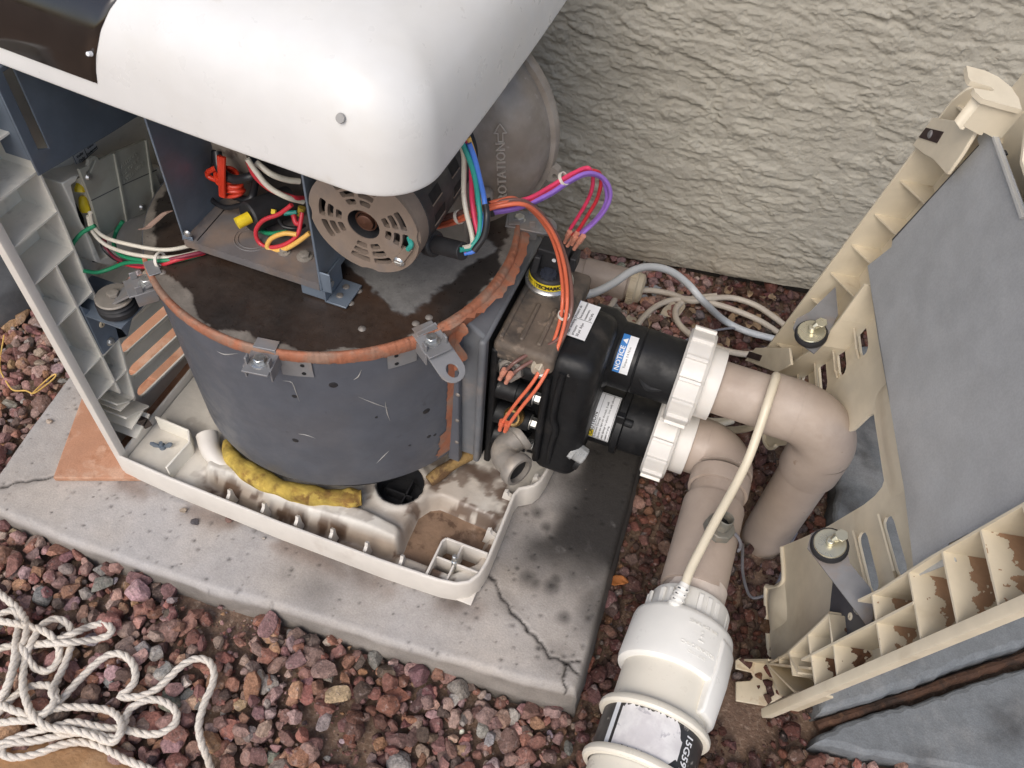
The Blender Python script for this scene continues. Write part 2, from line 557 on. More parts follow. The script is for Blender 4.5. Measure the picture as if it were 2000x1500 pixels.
m_frost = mat('frosted_cap', (0.50, 0.51, 0.50), 0.35, trans=0.35, var=0.15, vs=50)
m_clip = mat('dark_brown_clip', (0.035, 0.019, 0.018), 0.5, var=0.2)
m_nut = mat('yellow_wire_nut', (0.72, 0.53, 0.02), 0.45, var=0.12, vs=60)
WC = {'white': (0.62, 0.58, 0.49), 'red': (0.50, 0.03, 0.045), 'orange': (0.66, 0.15, 0.075), 'purple': (0.27, 0.14, 0.52), 'pinkred': (0.66, 0.045, 0.12), 'brown': (0.17, 0.085, 0.07),
      'green': (0.015, 0.22, 0.10), 'teal': (0.03, 0.30, 0.25), 'yellow': (0.72, 0.42, 0.10), 'blue': (0.07, 0.19, 0.62), 'black': (0.015, 0.015, 0.017), 'scarlet': (0.52, 0.035, 0.012), 'maroon': (0.18, 0.02, 0.04),
      'string': (0.62, 0.40, 0.11)}


def wm(c):
    return mat('wire_' + c, WC[c], 0.4, var=0.08, vs=60)


def text(body, size, F, m, parent, name='lettering', align='CENTER', depth=0.0002, bold=0.0, extrude_base=0.0, space=1.0, shear=0.0):
    cu = bpy.data.curves.new('txt', 'FONT')
    cu.body = body
    cu.size = size
    cu.align_x = align
    cu.align_y = 'CENTER'
    cu.offset = bold
    cu.space_character = space
    cu.shear = shear
    cu.resolution_u = 2
    ob = bpy.data.objects.new('txt', cu)
    COL.objects.link(ob)
    dg = bpy.context.evaluated_depsgraph_get()
    me = bpy.data.meshes.new_from_object(ob.evaluated_get(dg))
    vs_ = [tuple(v.co) for v in me.vertices]
    fs_ = [tuple(p.vertices) for p in me.polygons]
    bpy.data.objects.remove(ob)
    bpy.data.curves.remove(cu)
    bpy.data.meshes.remove(me)
    # front faces plus a skirt so the print or casting has a thickness
    n = len(vs_)
    b = MB()
    vv = [F(x, y, extrude_base + depth) for x, y, z in vs_] + [F(x, y, extrude_base) for x, y, z in vs_]
    ec = {}
    for f in fs_:
        for i in range(len(f)):
            e = (f[i], f[(i + 1) % len(f)])
            k = tuple(sorted(e))
            ec[k] = None if k in ec else e
    ff = list(fs_)
    for e in ec.values():
        if e:
            ff.append((e[1], e[0], e[0] + n, e[1] + n))
    b.add(vv, ff)
    return b.build(name, m, parent, flat=True)


def planeF(o, x, y):
    o, x, y = Vector(o), Vector(x).normalized(), Vector(y)
    y = (y - x * y.dot(x)).normalized()
    z = x.cross(y)
    return lambda u, v, w=0.0: o + x * u + y * v + z * w


def cylF(o, ax, x, r):
    """u along the axis ax, v along the girth starting from direction x"""
    o, ax = Vector(o), Vector(ax).normalized()
    x = (Vector(x) - ax * Vector(x).dot(ax)).normalized()
    y = ax.cross(x)
    return lambda u, v, w=0.0: o + ax * u + (x * math.cos(v / r) + y * math.sin(v / r)) * (r + w)


def sticker(name, F, u0, u1, v0, v1, m, parent, w=0.0006, nu=1, nv=1, base=0.0):
    b = MB()
    b.grid(lambda a, c: F(u0 + (u1 - u0) * a, v0 + (v1 - v0) * c, base + w), nu, nv)
    n = len(b.v)
    b.grid(lambda a, c: F(u0 + (u1 - u0) * a, v0 + (v1 - v0) * c, base), nu, nv)
    W = nu + 1
    rim = [i for i in range(W)] + [j * W + nu for j in range(1, nv + 1)] + [nv * W + i for i in range(nu - 1, -1, -1)] + [j * W for j in range(nv - 1, 0, -1)]
    b.f += [(rim[i], rim[(i + 1) % len(rim)], rim[(i + 1) % len(rim)] + n, rim[i] + n) for i in range(len(rim))]
    return b.build(name, m, parent)


def hexbolt(b, o, ax, r=0.007, h=0.006, washer=True):
    o, ax = Vector(o), Vector(ax).normalized()
    if washer:
        b.lathe([(0, 0), (r * 1.45, 0), (r * 1.45, r * 0.18), (r * 1.1, r * 0.3), (0, r * 0.3)], o, ax, 20)
    b.lathe([(0, r * 0.25), (r, r * 0.25), (r, h * 0.9), (r * 0.86, h), (r * 0.3, h), (0, h * 0.94)], o, ax, 6)
    return b


def slot(s0, s1, t, w, tilt=0.0, n=5):
    """rounded slot running along s; tilt is dt/ds"""
    r = w / 2
    pts = []
    for k in range(n + 1):
        a = -math.pi / 2 + math.pi * k / n
        pts.append((s1 - r + r * math.cos(a), t + r * math.sin(a)))
    for k in range(n + 1):
        a = math.pi / 2 + math.pi * k / n
        pts.append((s0 + r + r * math.cos(a), t + r * math.sin(a)))
    return [(s, q + tilt * (s - s0)) for s, q in pts]

# ================================================================== THE SETTING
GZ = -0.125


def rise(x):
    return np.interp(x, [-0.2, 0.2, 0.44, 0.6, 0.72], [0.037, 0.033, 0.021, 0.009, 0.0])


def structure(o):
    o['kind'] = 'structure'
    return o


# ---- ground sheet
b = MB()
xs = [-30, -6, -2] + [-1 + 0.1 * i for i in range(31)] + [3, 8, 30]
ys = [-30, -6, -2] + [-1 + 0.25 * i for i in range(10)] + [3, 8, 30]
b.add([(x, y, GZ - 0.006 + float(rise(x))) for y in ys for x in xs], [(j * len(xs) + i, j * len(xs) + i + 1, (j + 1) * len(xs) + i + 1, (j + 1) * len(xs) + i) for j in range(len(ys) - 1) for i in range(len(xs) - 1)])
structure(b.build('ground', m_soil))

# ---- concrete pad
PFX = np.array([-0.19, -0.032, 0.114, 0.19, 0.299, 0.439, 0.536, 0.631, 0.70])
PFY = np.array([-0.119, -0.119, -0.113, -0.107, -0.092, -0.084, -0.074, -0.063, -0.050])
PADZ, PADB = -0.055, 0.585


def pad_pos(u, v):
    xa = -0.17 + 0.866 * u
    yf = np.interp(xa, PFX, PFY) + 0.006 * (fbm(xa * 9, 0 * xa + 3.1) - 0.5)
    y = yf + v * (PADB - yf)
    xl = np.interp(y, [-0.125, -0.06, 0.13, 0.6], [-0.168, -0.178, -0.207, -0.27]) + 0.008 * (fbm(y * 9, 0 * y + 8.3) - 0.5)
    xr = np.interp(y, [-0.035, 0.117, 0.295, 0.6], [0.694, 0.686, 0.678, 0.668]) + 0.008 * (fbm(y * 9, 0 * y + 1.3) - 0.5)
    return xl + u * (xr - xl), y


PADPOLY = [pad_pos(np.array([u]), np.array([v])) for u, v in [(i / 12, 0) for i in range(13)] + [(1, i / 6) for i in range(1, 7)] + [(0, 1 - i / 6) for i in range(7)]]
PADPOLY = [(float(a[0]), float(c[0])) for a, c in PADPOLY]


def polydist(X, Y, pts):
    d = np.full(X.shape, 9.0)
    for (x0, y0), (x1, y1) in zip(pts[:-1], pts[1:]):
        dx, dy = x1 - x0, y1 - y0
        t = np.clip(((X - x0) * dx + (Y - y0) * dy) / (dx * dx + dy * dy + 1e-12), 0, 1)
        d = np.minimum(d, np.hypot(X - x0 - t * dx, Y - y0 - t * dy))
    return d


def pxy(l, z):
    return [(p.x, p.y) for p in (P(a, c, z=z) for a, c in l)]


nu, nv = 350, 285
uu = np.linspace(0, 1, nu)
vv = np.linspace(0, 1, nv)
U, V = np.meshgrid(uu, vv)
X, Y = pad_pos(U.ravel(), V.ravel())
ed = np.minimum(np.minimum(U.ravel(), 1 - U.ravel()) * 0.87, np.minimum(V.ravel(), 1 - V.ravel()) * 0.68)
Rr = 0.005 + 0.007 * fbm(X * 8, Y * 8, 4.0)
dd = np.clip(Rr - ed, 0, None)
Z = PADZ - (Rr - np.sqrt(np.clip(Rr * Rr - dd * dd, 0, None)))
Z += 0.003 * (fbm(X * 7, Y * 7, 1.0) - 0.5) + 0.0010 * (fbm(X * 60, Y * 60, 2.0) - 0.5)
base = np.array([0.395, 0.362, 0.332])
C = np.repeat(base[None], len(X), 0)
n1, n2, n3 = fbm(X * 5, Y * 5, 7.0), fbm(X * 14, Y * 14, 9.0), fbm(X * 40, Y * 40, 11.0)
C *= (0.80 + 0.40 * n1)[:, None] * (0.86 + 0.28 * n2)[:, None] * (0.93 + 0.14 * n3)[:, None]
C = C * (1 + 0.10 * (n2 - 0.5)[:, None] * np.array([[1.0, 0.2, -1.0]]))
lo = sst(0.55, 0.72, fbm(X * 9, Y * 9, 21.0))[:, None]
C = C * (1 - 0.35 * lo) + np.array([[0.46, 0.44, 0.43]]) * 0.35 * lo
# soaked right hand side under the unions, and dripped spots
wet = sst(0.515, 0.625, X + 0.22 * (n1 - 0.5) + 0.05 * (n2 - 0.5)) * sst(0.03, 0.17, Y + 0.14 * (n1 - 0.5))
wet = np.maximum(wet, 0.75 * sst(0.635, 0.682, X + 0.05 * (n2 - 0.5)) * sst(-0.02, 0.06, Y))
streak = np.exp(-(polydist(X, Y, pxy([(1120, 900), (1085, 990), (1060, 1030)], PADZ)) / 0.014) ** 2) * sst(0.35, 0.6, n2)
wet *= 1 - 0.6 * streak
for (a, c), r in zip([(1050, 1002), (1068, 1030), (1057, 1062), (1042, 1086), (1097, 1045), (1086, 1102), (1085, 1130), (1033, 1126), (1076, 1142), (1102, 1206), (1107, 1005), (1045, 1138), (1030, 1050), (1120, 1120), (1130, 1060), (1010, 1110)],
                     [0.012, 0.013, 0.02, 0.019, 0.013, 0.012, 0.014, 0.019, 0.017, 0.010, 0.012, 0.013, 0.008, 0.02, 0.02, 0.006]):
    p = P(a, c, z=PADZ)
    d = np.hypot(X - p.x, Y - p.y) / (r * 1.15)
    wet = np.maximum(wet, 0.82 * np.exp(-(d ** 2)) * (0.75 + 0.5 * n3))
    wet = np.maximum(wet, 0.97 * np.exp(-((d * 4.5) ** 2)))
for a, c, r, k in [(620, 1150, 0.035, 0.42), (560, 1120, 0.025, 0.25), (690, 1115, 0.04, 0.3), (985, 1175, 0.03, 0.3), (1090, 1285, 0.035, 0.35), (880, 1170, 0.03, 0.45)]:
    p = P(a, c, z=PADZ)
    wet = np.maximum(wet, k * np.exp(-(np.hypot(X - p.x, (Y - p.y) * 1.3) / r) ** 2) * (0.4 + 1.2 * n2))
# rusty drip line where the heater stands
rl = np.exp(-(polydist(X, Y, [(0.0, -0.016), (0.47, -0.012), (0.53, 0.0)]) / 0.016) ** 2) * sst(0.35, 0.6, n2)
C = C * (1 - 0.6 * rl[:, None]) + np.array([[0.13, 0.075, 0.045]]) * 0.6 * rl[:, None]
C = C * (1 - wet[:, None]) + np.array([[0.026, 0.023, 0.021]]) * wet[:, None]
# the worn edge is paler
wm_ = sst(0.02, 0.006, ed)[:, None] * (0.5 + 0.5 * n2[:, None]) * (1 - wet[:, None])
C = C * (1 - 0.35 * wm_) + np.array([[0.36, 0.345, 0.33]]) * 0.35 * wm_
# cracks
for pts, wd in [([(940, 1108), (953, 1122), (965, 1130), (968, 1145), (977, 1160), (990, 1182), (1003, 1197), (1012, 1210), (1022, 1215), (1034, 1235), (1046, 1246), (1060, 1264), (1068, 1270), (1076, 1284), (1090, 1287), (1100, 1292), (1112, 1295), (1122, 1308), (1132, 1316)], 0.0017),
                ([(1110, 1294), (1103, 1308), (1100, 1325), (1106, 1338), (1105, 1352)], 0.0018), ([(1112, 1294), (1125, 1288), (1135, 1290)], 0.0016),
                ([(0, 951), (18, 949), (30, 941), (50, 942), (66, 935), (96, 933), (130, 925)], 0.0018)]:
    d = polydist(X + 0.010 * (fbm(X * 90, Y * 90, 13.0) - 0.5), Y + 0.010 * (fbm(X * 90, Y * 90, 14.0) - 0.5), pxy(pts, PADZ))
    k = np.exp(-(d / wd) ** 2)
    Z -= 0.004 * k
    C *= (1 - 0.88 * k)[:, None]
    k2 = np.exp(-(d / 0.012) ** 2) * sst(0.4, 0.6, n3)
    C *= (1 - 0.16 * k2)[:, None]
rs = np.random.RandomState(3)
for i in range(900):
    x, y = rs.uniform(-0.2, 0.7), rs.uniform(-0.13, 0.4)
    r = rs.choice([0.0012, 0.0017, 0.0024, 0.0034], p=[0.50, 0.33, 0.14, 0.03])
    d = np.hypot(X - x, (Y - y)) / r
    k = np.exp(-d ** 2)
    Z -= r * 0.8 * k
    C *= (1 - rs.uniform(0.35, 0.85) * k)[:, None]
co = [np.stack([X, Y, Z], 1)]
cc = [C]
fc = [gridfaces(nu, nv)]
ring = np.concatenate([np.arange(nu), np.arange(1, nv) * nu + nu - 1, (nv - 1) * nu + np.arange(nu - 2, -1, -1), np.arange(nv - 2, 0, -1) * nu])
last = ring
tot = len(X)
nr = len(ring)
cx0, cy0 = 0.25, 0.2
for k in range(1, 9):
    f = k / 8
    q = co[0][ring].copy()
    nrm = np.stack([np.where(U.ravel()[ring] < 0.001, -1, np.where(U.ravel()[ring] > 0.999, 1, 0)), np.where(V.ravel()[ring] < 0.001, -1, np.where(V.ravel()[ring] > 0.999, 1, 0))], 1).astype(float)
    bulge = 0.008 * np.sin(f * 1.6) + 0.007 * (fbm(q[:, 0] * 30, q[:, 1] * 30, f * 4) - 0.5)
    q[:, 0] += nrm[:, 0] * bulge
    q[:, 1] += nrm[:, 1] * bulge
    q[:, 2] -= 0.062 * f
    c = C[ring] * 0 + np.array([[0.24, 0.215, 0.19]]) * (0.7 + 0.6 * fbm(q[:, 0] * 25, q[:, 1] * 25 + f * 3, 5.0))[:, None]
    w = wet[ring][:, None] * 0.8
    c = c * (1 - w) + 0.05 * w
    c = c * (1 - 0.35 * f) if k > 4 else c
    co.append(q)
    cc.append(c)
    new = tot + np.arange(nr)
    nx = np.roll(np.arange(nr), -1)
    fc.append(np.stack([last[nx], last, new, new[nx]], 1))
    last = new
    tot += nr
pad = big_mesh('concrete_pad', np.concatenate(co), np.concatenate(fc), m_conc, cols=np.concatenate(cc), loc=(0.25, 0.2, GZ))
structure(pad)

# ---- pieces of paving on the right with a rusty strip in the joint
SL1 = [(1.0, 0.056), (1.042, 0.085), (1.11, 0.137), (1.171, 0.192), (1.265, 0.264), (1.45, 0.41), (1.7, 0.6), (1.7, 0.95), (1.25, 0.86), (0.975, 0.74), (0.976, 0.5), (0.98, 0.376), (0.99, 0.2)]
SL2 = [(1.0, 0.016), (1.05, 0.026), (1.101, 0.036), (1.25, 0.07), (1.7, 0.16), (1.7, 0.565), (1.45, 0.375), (1.265, 0.228), (1.219, 0.196), (1.126, 0.122), (1.088, 0.098), (1.027, 0.052), (1.003, 0.028)]


def rough_slab(name, poly, z0, z1, seed, amp, label):
    r = random.Random(seed)
    out = []
    n = len(poly)
    for i in range(n):
        a, c = Vector(poly[i]), Vector(poly[(i + 1) % n])
        k = max(1, int((c - a).length / 0.011)) if min(a.x, c.x) < 1.5 else 3
        for j in range(k):
            p = a.lerp(c, j / k)
            if j:
                p = p + Vector((r.uniform(-amp, amp), r.uniform(-amp, amp)))
            out.append((p.x, p.y))
    b = MB()
    n = len(out)
    c0 = sum((Vector(p) for p in out), Vector((0, 0))) / n
    lv = [(z1, 0.007), (z1 - 0.002, 0.0025), (z1 - 0.006, 0.0), (z1 - 0.025, -0.002), (z0, 0.0)]
    vs_ = []
    for z, ins in lv:
        for i, p in enumerate(out):
            t = (Vector(out[(i + 1) % n]) - Vector(out[i - 1])).normalized()
            nn = Vector((-t.y, t.x))
            q = Vector(p) + nn * (ins * r.uniform(0.7, 1.3))
            vs_.append((q.x, q.y, z + (r.uniform(-0.0006, 0.0006) if ins < 0.006 else 0)))
    fs = []
    for l in range(len(lv) - 1):
        for i in range(n):
            j = (i + 1) % n
            fs.append((l * n + i, l * n + j, (l + 1) * n + j, (l + 1) * n + i))
    vs_ += vs_[:n]
    o_ = len(vs_) - n
    tr = tessellate_polygon([[Vector((v[0], v[1], 0)) for v in vs_[:n]]])
    fs += [tuple(i + o_ for i in t) for t in tr]
    b.add(vs_, fs)
    o = b.build(name, m_slab, ang=16)
    return tag(o, label, 'slab')


rough_slab('paving_slab', SL1, GZ - 0.02, -0.088, 4, 0.0018, 'bluish concrete slab partly covered by the leaning cream panel, behind the rusty joint')
rough_slab('paving_slab', SL2, GZ - 0.02, -0.094, 9, 0.0018, 'wedge shaped concrete slab with crumbled pointed end in front of the rusty joint')
b = MB()
r = random.Random(2)
pth = [Vector((1.002, 0.043, -0.108)).lerp(Vector((1.7, 0.585, -0.104)), k / 60) + Vector((r.uniform(-.001, .001), r.uniform(-.001, .001), r.uniform(-.0015, .0015))) for k in range(61)]
b.tube(pth, [0.0066 + r.uniform(-0.0014, 0.0012) for k in range(61)], 8)
tag(b.build('rusty_bar', m_rust), 'rusty brown iron bar lying in the joint between the two paving slabs', 'iron bar')

# ---- stuccoed house wall
WA = np.array([0.9842, 0.1772])        # along the wall
WN = np.array([0.1772, -0.9842])       # towards the heater
W0 = np.array([0.552, 0.789])
WB = -0.088
wallt = thing('house_wall', (float(W0[0]), float(W0[1]), GZ), 'tan stucco house wall with rough trowelled texture behind the heater', 'wall')
sa = np.concatenate([np.linspace(-2.2, -0.4, 40)[:-1], np.arange(-0.4, 0.95, 0.0021), np.linspace(1.0, 3.0, 50)])
sz = np.concatenate([np.arange(WB, 0.70, 0.0021), np.linspace(0.745, 2.6, 60)])
A, ZZ = np.meshgrid(sa, sz)
A, ZZ = A.ravel(), ZZ.ravel()
wx = 1.5 * (fbm(A * 4, ZZ * 6, 1.0, 3) - 0.5)
u1 = ZZ * 17 + wx + 1.6 * fbm(A * 7, ZZ * 13, 2.0, 3) + 0.8 * fbm(A * 26, ZZ * 40, 3.0, 3) + A * 0.8
u2 = ZZ * 44 + 2.6 * fbm(A * 20, ZZ * 34, 5.0, 3) + 1.6 * fbm(A * 50, ZZ * 80, 6.0, 2) + A * 1.2


u3 = ZZ * 80 + 2.6 * fbm(A * 40, ZZ * 60, 25.0, 3) + 1.8 * fbm(A * 110, ZZ * 150, 26.0, 2) + A * 1.5
m3 = sst(0.35, 0.6, fbm(A * 30, ZZ * 36, 27.0, 3) + 0.03)


def ledge(u):
    f = u - np.floor(u)
    return np.where(f > 0.14, (1 - f) / 0.86, f / 0.14)


m1 = sst(0.36, 0.62, fbm(A * 7, ZZ * 11, 12.0, 3) + 0.08)
m2 = sst(0.30, 0.58, fbm(A * 16, ZZ * 22, 15.0, 3) + 0.04)
rg = 1 - np.abs(2 * fbm(A * 34, ZZ * 60, 31.0, 3) - 1)
wq = 0.05 * (fbm(A * 12, ZZ * 16, 60.0, 2) - 0.5)
f1 = fbm(A * 17 + 30 * wq, ZZ * 52 + A * 9 + 20 * wq, 61.0, 5, 0.6)
f2 = fbm(A * 44, ZZ * 115 + A * 14, 62.0, 4, 0.6)
f3 = fbm(A * 95, ZZ * 150 + A * 20, 63.0, 3, 0.6)
h = 0.0010 * ledge(u1) * m1 + 0.0008 * ledge(u2) * m2 + 0.0021 * sst(0.50, 0.525, f1) * m1 + 0.0014 * sst(0.57, 0.59, f1) + 0.0013 * sst(0.50, 0.53, f2) * (0.3 + 0.7 * m2) + 0.0009 * sst(0.5, 0.6, f3) + 0.0020 * (f2 - 0.5) + 0.003 * (fbm(A * 9, ZZ * 12, 9.0, 3) - 0.5)
h *= np.where((A > -0.55) & (A < 1.05) & (ZZ < 0.8), 1, 0.6)
h *= 0.25 + 0.75 * sst(WB, WB + 0.02, ZZ + 0.01 * vn(A * 30, 0 * A))
zlow = np.where(ZZ < WB + 0.001, 0.004 * (fbm(A * 18, 0 * A, 3.3) - 0.5), 0)
wc = np.array([[0.375, 0.35, 0.29]]) * (0.90 + 0.2 * fbm(A * 3, ZZ * 3, 40.0))[:, None] * (0.93 + 0.14 * fbm(A * 45, ZZ * 60, 41.0))[:, None]
st_ = (0.22 * sst(0.52, 0.72, fbm(A * 5, ZZ * 2.2, 70.0)))[:, None]
wc = wc * (1 - st_) + np.array([[0.34, 0.30, 0.235]]) * st_
st_ = (0.25 * sst(0.60, 0.75, fbm(A * 16, ZZ * 16, 71.0)))[:, None]
wc = wc * (1 - st_) + np.array([[0.53, 0.50, 0.42]]) * st_
dl = (0.6 * sst(0.06, -0.09, ZZ + 0.08 * fbm(A * 12, ZZ * 12, 50.0)))[:, None]
wc = wc * (1 - dl) + np.array([[0.25, 0.20, 0.14]]) * dl
pc = P(1225, 510, y=0.80)
sm = (0.75 * np.exp(-(np.hypot(A - (pc.x - W0[0]) * WA[0] - 0.01, (ZZ - pc.z)) / 0.022) ** 2) * sst(0.4, 0.6, fbm(A * 60, ZZ * 60, 51.0)))[:, None]
wc = wc * (1 - sm) + 0.06 * sm
co = np.stack([W0[0] + A * WA[0] + h * WN[0], W0[1] + A * WA[1] + h * WN[1], ZZ + zlow], 1)
big_mesh('stucco_face', co, gridfaces(len(sa), len(sz)), m_stucco, parent=wallt, cols=wc)


def WF(a, d, z):
    return Vector((W0[0] + a * WA[0] + d * WN[0], W0[1] + a * WA[1] + d * WN[1], z))


b = MB()
b.box((-2.2, -0.25, WB + 0.002), (3.0, -0.006, 2.6), WF)
b.build('wall_body', m_stucco_b if 'm_stucco_b' in globals() else mat('stucco_core', (0.40, 0.35, 0.27), 0.9), wallt)
b = MB()
b.box((-2.2, -0.25, GZ - 0.1), (3.0, -0.035, WB + 0.001), WF)
b.build('footing', mat('dirty_shaded_footing', (0.05, 0.042, 0.036), 0.95, layers=[((0.11, 0.085, 0.065), 20, 0.5, 0.7, 0.7)], bump=0.002, bs=90), wallt)  # dark colour carries both dirt and the painted-in shade of the gap

# ---- gravel
R_ = np.random.RandomState(11)


def rock_proto(k, sub):
    bm = bmesh.new()
    bmesh.ops.create_icosphere(bm, subdivisions=sub, radius=1.0)
    v = np.array([tuple(q.co) for q in bm.verts])
    f = np.array([[q.index for q in g.verts] for g in bm.faces])
    bm.free()
    rs = np.random.RandomState(100 + k)
    for i in range(rs.randint(11, 18)):
        n = rs.normal(size=3)
        n /= np.linalg.norm(n)
        d = rs.uniform(0.45, 0.82)
        t = v @ n
        v = v - np.outer(np.clip(t - d, 0, None), n) * 0.97
    v *= 1 + 0.09 * (fbm(v[:, 0] * 2.5 + k, v[:, 1] * 2.5, v[:, 2] * 2.5)[:, None] - 0.5) * 2
    v *= np.array([1.0, rs.uniform(0.68, 1.0), rs.uniform(0.5, 0.85)])
    return v, f


PROTO = [rock_proto(k, 3) for k in range(14)]
PROTO_S = [rock_proto(40 + k, 2) for k in range(8)]
PROTO_T = [rock_proto(60 + k, 1) for k in range(6)]
PAL = np.array([[.185, .092, .070], [.170, .105, .092], [.235, .165, .142], [.235, .135, .085], [.200, .182, .168], [.085, .060, .052], [.330, .235, .155], [.150, .080, .072], [.250, .150, .125], [.42, .37, .33]])
PAL = PAL * 1.5
PW = np.array([.25, .21, .15, .06, .06, .07, .02, .13, .055, .008])
PW /= PW.sum()


def in_view(x, y, z, mg=120):
    d = np.stack([x - CC[0], y - CC[1], z - CC[2]], 1)
    a, u_, w = d @ RT, d @ UP, d @ FW
    px, py = 1000 + CF * a / w, 750 - CF * u_ / w
    return (w > 0.05) & (px > -mg) & (px < 2000 + mg) & (py > -mg) & (py < 1500 + mg)


def keep_clear(x, y, m_=0.006):
    k = inpoly(x, y, PADPOLY) | inpoly(x, y, SL1) | inpoly(x, y, SL2)
    for q in (PADPOLY, SL1, SL2):
        k |= polydist(x, y, q + [q[0]]) < m_
    k |= np.hypot(x - 0.893, y - 0.308) < 0.042
    k |= (np.hypot(x - 0.905, y - 0.035) < 0.035) | (np.hypot(x - 0.915, y - 0.01) < 0.03)
    k |= ((x - W0[0]) * WN[0] + (y - W0[1]) * WN[1]) < -0.02
    k |= polydist(x, y, [(1.0, 0.04), (1.4, 0.34)]) < m_ + 0.0085
    return ~k


def wetness(x, y):
    w = sst(0.66, 0.74, x) * sst(1.06, 0.96, x) * sst(-0.20, -0.02, y + 0.10 * (fbm(x * 6, y * 6) - 0.5))
    w2 = np.exp(-(np.hypot(x - 0.46, y + 0.17) / 0.055) ** 2)
    return np.maximum(w, 0.8 * w2)


def scatter(protos, x, y, z, s, seed, pal=True):
    rs = np.random.RandomState(seed)
    cos_, fcs, cls = [], [], []
    off = 0
    w = wetness(x, y)
    for i in range(len(x)):
        v, f = protos[rs.randint(len(protos))]
        a, b_, c_ = rs.uniform(0, 6.283), rs.normal(0, 0.45), rs.normal(0, 0.45)
        ca, sa_ = math.cos(a), math.sin(a)
        cb, sb = math.cos(b_), math.sin(b_)
        cc_, sc = math.cos(c_), math.sin(c_)
        Rm = np.array([[ca, -sa_, 0], [sa_, ca, 0], [0, 0, 1]]) @ np.array([[1, 0, 0], [0, cb, -sb], [0, sb, cb]]) @ np.array([[cc_, 0, sc], [0, 1, 0], [-sc, 0, cc_]])
        q = (v * s[i]) @ Rm.T
        cos_.append(q + np.array([x[i], y[i], z[i]]))
        fcs.append(f + off)
        off += len(v)
        c = PAL[rs.choice(len(PAL), p=PW)] * rs.uniform(0.72, 1.28) * (1 + rs.normal(0, 0.05, 3))
        c = c * (1 - 0.70 * w[i]) * (1 + w[i] * np.array([0.08, -0.07, -0.10]))
        cls.append(np.repeat(c[None], len(v), 0))
    return np.concatenate(cos_), np.concatenate(fcs), np.concatenate(cls)


gx, gy = np.meshgrid(np.arange(-0.85, 1.5, 0.0132), np.arange(-0.75, 0.95, 0.0132))
gx = gx.ravel() + R_.uniform(-0.008, 0.008, gx.size)
gy = gy.ravel() + R_.uniform(-0.008, 0.008, gy.size)
rad = np.clip(0.0100 * np.exp(R_.normal(0.0, 0.33, gx.size)), 0.0050, 0.0190)
rad = rad * np.where((gx > 0.68) & (gx < 1.0), 0.95, np.where(gy < 0, 1.12, 1.0))
# bare patches of soil
bare = np.zeros(gx.size)
for a, c, r in [(450, 1225, 0.048), (490, 1165, 0.03), (640, 1450, 0.03), (700, 1490, 0.03)]:
    p = P(a, c, z=GZ)
    bare = np.maximum(bare, np.exp(-(np.hypot(gx - p.x, gy - p.y) / r) ** 2))
k = keep_clear(gx, gy) & in_view(gx, gy, gx * 0 + GZ) & (R_.uniform(size=gx.size) > bare * 1.1)
gx, gy, rad = gx[k], gy[k], rad[k]
gz = GZ + 0.002 + rad * R_.uniform(-0.1, 0.75, gx.size) + 0.008 * fbm(gx * 5, gy * 5) + rise(gx)
near = (gx < 0.66) & (gy < 0.02) & (rad > 0.0085) | (gy < -0.12) & (rad > 0.0085)
a1 = scatter(PROTO, gx[near], gy[near], gz[near], rad[near], 5)
a1b = scatter([rock_proto(k, 2) for k in range(14)], gx[~near], gy[~near], gz[~near], rad[~near], 15)
sx, sy = R_.uniform(-0.8, 1.4, 15000), R_.uniform(-0.7, 0.9, 15000)
k = keep_clear(sx, sy) & in_view(sx, sy, sx * 0 + GZ, 30)
sx, sy = sx[k], sy[k]
ss = R_.uniform(0.0022, 0.0062, sx.size)
a2 = scatter(PROTO_S, sx, sy, GZ + 0.002 + R_.uniform(0, 0.008, sx.size) + rise(sx), ss, 6)
tx, ty = R_.uniform(-0.6, 1.3, 26000), R_.uniform(-0.6, 0.85, 26000)
k = keep_clear(tx, ty, 0.001) & in_view(tx, ty, tx * 0 + GZ, 10)
tx, ty = tx[k], ty[k]
a3 = scatter(PROTO_T, tx, ty, GZ - 0.004 + R_.uniform(0, 0.003, tx.size) + rise(tx), R_.uniform(0.0008, 0.0026, tx.size), 8)
parts_ = [a1, a1b, a2, (a3[0], a3[1], a3[2] * 1.15)]
of_ = np.cumsum([0] + [len(q[0]) for q in parts_])
gv = big_mesh('gravel', np.concatenate([q[0] for q in parts_]), np.concatenate([q[1] + k for q, k in zip(parts_, of_)]), m_stone, cols=np.clip(np.concatenate([q[2] for q in parts_]), 0.005, 0.8), smooth=False, loc=(0.3, 0, GZ))
gv['kind'] = 'stuff'
gv['label'] = 'crushed reddish brown gravel covering the ground around the concrete pad'

# ---- tile, boulder, grey post stub
d1, d2 = Vector((0.92, 0.385, 0)).normalized(), Vector((-0.385, 0.92, 0)).normalized()
TC = Vector((-0.094, -0.049, PADZ + 0.001))


def TF(s, t, e):
    return TC + d1 * s + d2 * t + Vector((0, 0, e))


b = MB()
b.box((0, 0, 0), (0.155, 0.215, 0.009), TF)
tag(b.build('terracotta_tile', m_terra, bevel=0.0015), 'orange terracotta tile on the pad sticking out under the heater corner', 'tile')
b = MB()
b.box((-0.02, 0, 0), (0.10, 0.33, 0.009), lambda s, t, e: Vector((-0.155, 0.15, PADZ + 0.011)) + Vector((s, t, e)))
tag(b.build('terracotta_tile', m_terra, bevel=0.0015), 'orange tile seen through the louvres of the left casing', 'tile')

